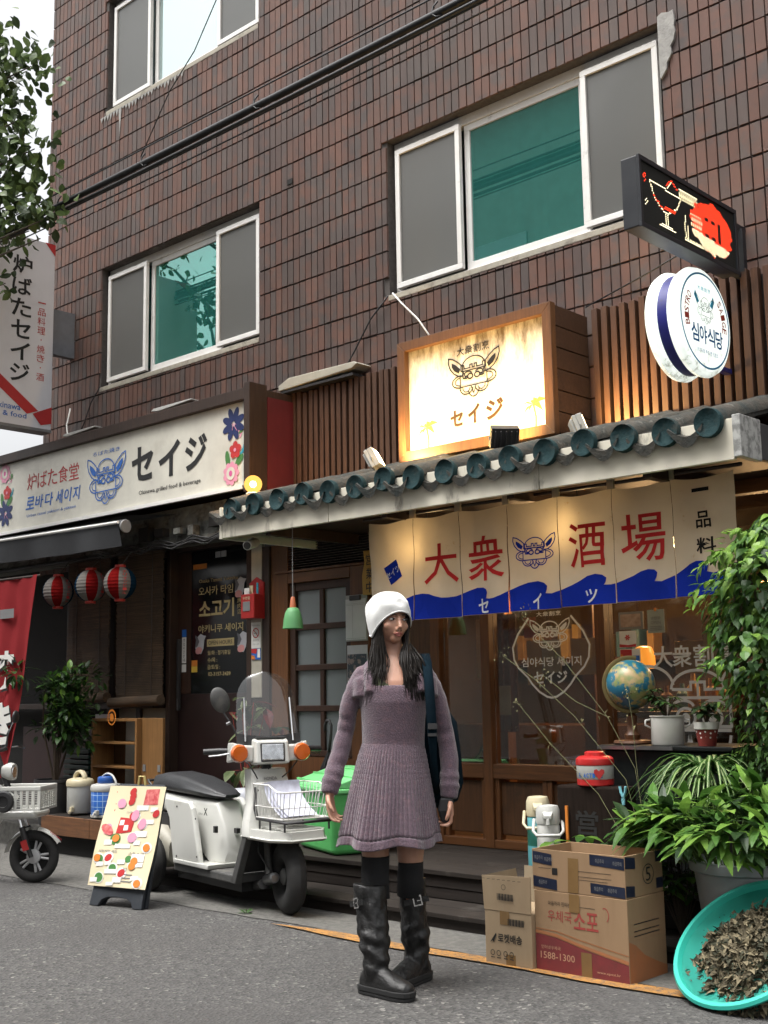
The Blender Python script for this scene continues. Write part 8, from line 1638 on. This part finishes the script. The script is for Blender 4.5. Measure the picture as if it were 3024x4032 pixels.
# socks and boots
M_sock = mat('black_sock', (.010, .010, .011), .95, bump=.4, bs=220); M_boot = mat('black_leather', (.006, .006, .006), .46, col2=(.011, .0105, .010), vs=16, bump=.6, bs=45, rvar=.1); M_sole = mat('black_rubber_sole', (.014, .014, .014), .8)
for A, nm in ((RL, 0), (LL, 1)):
    q = MB(); z0 = .556 if nm == 0 else .522; x_, y_ = (-.099, -.020) if nm == 0 else (.055, .032); q.tube([(x_, y_, z0 + .002), (x_, y_, z0 - .012), (x_ - .002, y_ - (.01 if nm == 0 else -.01), .46), (x_ - .002, y_ - (.015 if nm == 0 else -.02), .38)], [.0625, .0615, .061, .062] if nm == 0 else [.056, .0555, .058, .060], 24); q.build('sock', M_sock, pe, local=True, smooth='all')
def boot(ank, tc, rt_, toe, label, seed):
    rr = random.Random(seed); q = MB(); secs = []
    z_top = tc[2]; path = [(tc, rt_), ((tc[0] * .95 + ank[0] * .05, tc[1] * .9 + ank[1] * .1, .38), rt_ * .98), ((tc[0] * .7 + ank[0] * .3, tc[1] * .7 + ank[1] * .3, .31), rt_ * .95), ((tc[0] * .5 + ank[0] * .5, tc[1] * .5 + ank[1] * .5, .25), rt_ * .97), ((tc[0] * .3 + ank[0] * .7, tc[1] * .3 + ank[1] * .7, .195), .063), ((ank[0], ank[1], .155), .055), ((ank[0], ank[1], .115), .056), ((ank[0], ank[1], .06), .052)]
    n = 26; m_ = 60; out = []
    for j in range(m_ + 1):
        t_ = j / m_ * (len(path) - 1); i = min(int(t_), len(path) - 2); f_ = t_ - i; f2 = f_ * f_ * (3 - 2 * f_); c = Vector(path[i][0]).lerp(Vector(path[i + 1][0]), f_); r_ = path[i][1] * (1 - f2) + path[i + 1][1] * f2; ring = []
        for k in range(n):
            a = 2 * math.pi * k / n; wrk = .0045 * math.sin(c.z * 85 + 2.6 * math.sin(a + seed) + 1.5 * mn.noise((math.cos(a) * 2, math.sin(a) * 2, c.z * 8)) + seed) * max(0, min(1, (.30 - c.z) / .06)) * (1 if c.z > .11 else .4) + .009 * mn.noise((math.cos(a) * 1.5 + seed, math.sin(a) * 1.5, c.z * 13)) + .007 * mn.noise((math.cos(a) * 4 + seed, math.sin(a) * 4, c.z * 32))
            ring.append((c.x + (r_ + wrk) * math.cos(a), c.y + (r_ + wrk) * math.sin(a), c.z + .006 * math.sin(a * 2 + seed)))
        out.append(ring)
    loft(q, out, True)
    d_ = Vector((toe[0] - ank[0], toe[1] - ank[1], 0)); Lf = d_.length; d_.normalize(); s_ = Vector((-d_.y, d_.x, 0)); secs = []
    for t_, w_, h_ in ((-.078, .028, .085), (-.065, .040, .10), (-.03, .046, .115), (.03, .047, .125), (.08, .049, .105), (.12, .051, .088), (.155, .048, .080), (.185, .038, .070), (.198, .018, .055)):
        c = Vector((ank[0], ank[1], 0)) + d_ * t_; secs.append([tuple(c + s_ * (w_ * math.cos(2 * math.pi * k / 20)) + Vector((0, 0, .034 + (h_ - .034) * max(0, math.sin(2 * math.pi * k / 20)) ** .75))) for k in range(20)])
    loft(q, secs, True)
    o = remesh(q.build('boot', M_boot, pe, local=True, smooth='all'), .0058, 2, .4); o['label'] = label
    q = MB(); pl = []
    for t_, w_ in ((-.088, .022), (-.080, .037), (-.06, .047), (-.02, .050), (.03, .049), (.08, .053), (.13, .055), (.165, .050), (.192, .038), (.206, .016)): pl.append((t_, w_))
    poly = [(t_, w_) for t_, w_ in pl] + [(t_, -w_) for t_, w_ in pl[::-1]]; Ms = Matrix(((d_.x, s_.x, 0, ank[0]), (d_.y, s_.y, 0, ank[1]), (0, 0, 1, 0), (0, 0, 0, 1))); q.prism([(x * .985, y * .96) for x, y in poly], .001, .016, Ms); q.prism(poly, .0165, .040, Ms); q.build('sole', M_sole, o, local=True, bevel=.004); return o
b1 = boot((-.100, -.105), (-.122, -.05, .445), .072, (.035, -.235), 'boot nearer the camera, toe pointing to the boxes', 1)
b2 = boot((.072, .112), (.062, .075, .452), .064, (-.045, -.06), 'boot set further back, toe turned inward', 4)
for o, (x, y, z), rz in ((b1, (-.182, -.095, .372), 60), (b2, (.082, .008, .362), 8)):
    q = MB(); Mk_ = T(x, y, z) @ RZ(-rz) @ RX(90) @ RZ(12); q.stroke([(-.017, -.019), (.017, -.019), (.017, .019), (-.017, .019)], .006, True, .004, Mk_); q.stroke([(-.017, -.019), (.017, -.019), (.017, .019), (-.017, .019)], .006, True, .0, Mk_); q.box(-.002, .02, -.002, .002, .002, .006, Mk_); q.build('buckle', M_chrome, o, local=True); q = MB(); q.box(-.06, .05, -.012, .012, -.004, .0015, Mk_); q.build('strap', M_boot, o, local=True)
# backpack carried on her left shoulder
bp = thing('backpack', 'dark teal backpack slung on one shoulder of the person in mauve dress', 'backpack', (-3.52, 4.32, .80), PR); M_bag = mat('teal_nylon', (.0035, .012, .019), .9, spec=.1, col2=(.0025, .008, .013), vs=8, bump=.5, bs=14)
W_ = (T(*PL) @ Matrix.Rotation(PR, 4, 'Z')); BI = (WM[bp].inverted() @ W_)
def toB(q): q.v = [tuple(BI @ Vector(v)) for v in q.v]; return q
q = MB(); loft(q, [elring(c, rx, ry, 32) for c, rx, ry in (((.14, .19, .74), .085, .05), ((.145, .19, .77), .135, .078), ((.15, .20, .85), .152, .095), ((.15, .20, 1.0), .150, .10), ((.14, .19, 1.12), .140, .09), ((.12, .18, 1.20), .115, .07), ((.11, .17, 1.24), .06, .035))]); q.v = [(x + .012 * mn.noise((x * 9, y * 9, z * 9)), y + .012 * mn.noise((x * 9, y * 9, z * 9 + 7)), z) for x, y, z in q.v]; toB(q).build('bag', M_bag, bp, local=True, smooth='all')
q = MB(); sp = [(.118, .10, 1.30), (.128, .06, 1.42), (.135, 0, 1.428), (.142, -.058, 1.39), (.148, -.108, 1.30), (.152, -.128, 1.20), (.156, -.125, 1.10), (.16, -.105, .99), (.168, -.05, .90), (.18, .06, .82), (.19, .13, .79)]
vs_, fs_ = [], []
for i, p in enumerate(sp):
    w_ = .021 if i < 7 else .014; vs_ += [(p[0] - w_, p[1] - .004, p[2]), (p[0] + w_, p[1] + .004, p[2])]
fs_ = [(2 * i, 2 * i + 1, 2 * i + 3, 2 * i + 2) for i in range(len(sp) - 1)]; q.add(vs_, fs_); st = toB(q).build('shoulder_strap', M_bag, bp, local=True, smooth='all'); m_ = st.modifiers.new('solid', 'SOLIDIFY'); m_.thickness = .006; m_.offset = 0
q = MB(); q.box(.138, .178, -.141, -.131, 1.10, 1.125); q.box(.138, .178, -.139, -.129, 1.07, 1.083); toB(q).build('strap_buckle', M_blackmetal, bp, local=True)
q = MB(); q.box(.16, .26, .08, .105, .78, 1.05); toB(q).build('side_pocket', M_bag, bp, local=True, bevel=.012)
po = thing('black_pouch', 'small black pouch held by the person in mauve dress', 'pouch', (-3.53, 4.19, .69), PR); q = MB(); PI_ = WM[po].inverted() @ W_
loft(q, [[(.190, -.03, .80), (.245, -.03, .80), (.250, .02, .80), (.190, .02, .80)], [(.178, -.035, .745), (.245, -.035, .745), (.248, .025, .745), (.178, .025, .745)], [(.195, -.022, .692), (.232, -.022, .692), (.232, .014, .692), (.195, .014, .692)]]); q.v = [tuple(PI_ @ Vector(v)) for v in q.v]; q.build('pouch_body', mat('black_nylon', (.008, .008, .009), .6), po, local=True, bevel=.008); q = MB(); q.tube([(.20, 0, .80), (.215, -.015, .815), (.235, 0, .80)], .004, 6); q.v = [tuple(PI_ @ Vector(v)) for v in q.v]; q.build('pouch_loop', M_blackmetal, po, local=True)
# ------------------------------------------------------------------ overhead cables
def hang(a, b_, sag, n=24): a, b_ = Vector(a), Vector(b_); return [a.lerp(b_, i / n) - Vector((0, 0, sag * 4 * (i / n) * (1 - i / n))) for i in range(n + 1)]
M_cable = mat('cable_black', (.010, .010, .011), .55)
cb = thing('overhead_cable_bundle', 'thick black cable bundle crossing the facade diagonally with ties', 'cable', (-8, 4.6, 5))
CA, CB = (-12.5, 5.5, 5.60), (-1.5, 5.5, 5.545)
for i, (dy, dz, r_, sg) in enumerate(((0, 0, .026, .04), (.03, -.035, .019, .05), (-.02, -.045, .014, .07), (.02, .03, .011, .035), (.01, .095, .006, .0), (.03, -.085, .006, .09))):
    q = MB(); q.tube(hang((CA[0], CA[1] + dy, CA[2] + dz), (CB[0], CB[1] + dy, CB[2] + dz), sg), r_, 8); q.build('strand', M_cable, cb, smooth='all')
for t_ in (.325, .437, .563, .72):
    p = Vector(CA).lerp(Vector(CB), t_) - Vector((0, 0, .04 * 4 * t_ * (1 - t_))); q = MB(); q.tube([p + Vector((0, 0, .08)), p + Vector((-.03, -.01, .05)), p + Vector((-.035, -.02, .0)), p + Vector((0, -.02, -.035)), p + Vector((.04, 0, -.03))], .006, 6); q.build('cable_tie', M_cable, cb, smooth='all')
def wire(lab, pts, r_, m): q = MB(); q.tube(pts, r_, 6); tag(q.build('loose_wire', m, None, smooth='all'), lab, 'wire')
wire('white wire running from window sill down to the lit sign box', [(-5.895, 6.47, 4.23), (-5.80, 6.46, 4.128), (-5.64, 6.46, 3.967), (-5.40, 6.40, 3.68)], .007, M_pwhite); wire('black wire curving from window sill corner to the awning case', [(-5.943, 6.47, 4.22), (-6.13, 6.47, 4.079), (-6.307, 6.47, 3.862), (-6.424, 6.45, 3.70)], .006, M_cable); wire('thin dark wire slanting across the top floor window', [(-6.80, 5.6, 6.82), (-6.921, 5.6, 6.668), (-7.191, 5.6, 6.346), (-7.488, 5.58, 6.102), (-7.78, 5.52, 5.62)], .005, M_cable)
wire('pale wire at the foot of the blade sign', [(-10.05, 6.35, 4.05), (-9.95, 6.25, 3.85), (-9.72, 6.12, 3.69), (-9.60, 6.08, 3.68)], .007, M_pwhite); wire('dark wire drooping from window sill behind the blade sign', [(-9.75, 6.485, 4.24), (-9.9, 6.48, 4.10), (-10.0, 6.47, 3.9), (-10.05, 6.4, 3.7)], .006, M_cable)
wire('two dark wires meeting behind the round sign', [(-4.2, 6.47, 3.72), (-3.7, 6.45, 3.83), (-3.25, 6.44, 3.95)], .005, M_cable)
# cream folded awning case above the left slat screen
t = thing('awning_case', 'cream folded awning case above the slats beside the long sign', 'awning', (-6.6, 6.3, 3.62)); q = MB(); q.prism([(-7.02, 3.70), (-6.90, 3.745), (-6.18, 3.735), (-6.14, 3.715), (-6.20, 3.685), (-7.02, 3.655)], 0, .16, FRONT(0, 6.49, 0)); q.build('case', mat('cream_metal', (.40, .38, .31), .6), t, bevel=.006); q = MB(); q.box(-7.0, -6.2, 6.34, 6.47, 3.635, 3.654); q.build('rail', M_blackmetal, t)
# ------------------------------------------------------------------ street tree at the left
tr = thing('street_tree', 'leafy street tree overhanging the blade sign', 'tree', (-10.7, 4.5, 0)); rr = random.Random(61); M_bark = mat('bark', (.10, .085, .065), .95, col2=(.055, .045, .035), vs=20, bump=.8, bs=40)
q = MB(); q.tube([(-10.7, 4.5, 0), (-10.66, 4.52, 1.5), (-10.72, 4.5, 3.0), (-10.62, 4.55, 4.6), (-10.55, 4.6, 6.2), (-10.5, 4.6, 7.6)], [.15, .13, .11, .09, .06, .02], 12); q.build('trunk', M_bark, tr, smooth='all')
tips = []
ends = [(-9.05, 5.2, 6.3), (-9.2, 5.2, 6.85), (-8.98, 5.2, 6.75), (-8.88, 5.2, 5.95), (-8.92, 5.25, 5.62), (-8.72, 5.2, 5.26), (-8.78, 5.22, 5.12), (-9.12, 5.2, 5.55), (-9.22, 5.2, 6.05), (-9.30, 5.2, 4.85), (-9.1, 5.3, 5.3), (-9.35, 5.1, 6.5), (-9.4, 5.1, 5.8)] + [(-10.6 + 1.3 * math.cos(k * 2.4), 4.6 + 1.1 * math.sin(k * 2.4), 4.6 + .28 * k) for k in range(12)]
for e in ends:
    e = Vector(e); p0 = Vector((-10.62, 4.55, max(3.6, e.z - .7))); m_ = p0.lerp(e, .5) + Vector((0, 0, .16)); q = MB(); q.tube([p0, m_, e], [.03, .016, .005], 6); q.build('limb', M_bark, tr, smooth=True); tips += [e, e, m_.lerp(e, .75), m_.lerp(e, .5), m_]
q = MB(); M_tl = [leaf_mat('tree_leaf_a', (.10, .15, .05), (.055, .09, .03)), leaf_mat('tree_leaf_b', (.13, .18, .055), (.08, .12, .035)), leaf_mat('tree_leaf_c', (.045, .07, .028), (.028, .046, .018))]
for i in range(3000):
    c = rr.choice(tips); p = c + Vector((rr.gauss(0, .13), rr.gauss(0, .13), rr.gauss(0, .14)))
    if p.x > -8.5 or (p.z < 5.30 and (p - Vector((-9.30, 5.2, 4.85))).length > .13): continue
    d_ = rdir(rr, -.9, .3); d_.z -= .35; leaf(q, p, d_, rdir(rr, .2, 1), rr.uniform(.07, .125), rr.uniform(.05, .085), .18, rr.uniform(0, .4), rr.choices((0, 1, 2), (5, 2, 3))[0])
q.build('crown', M_tl, tr)
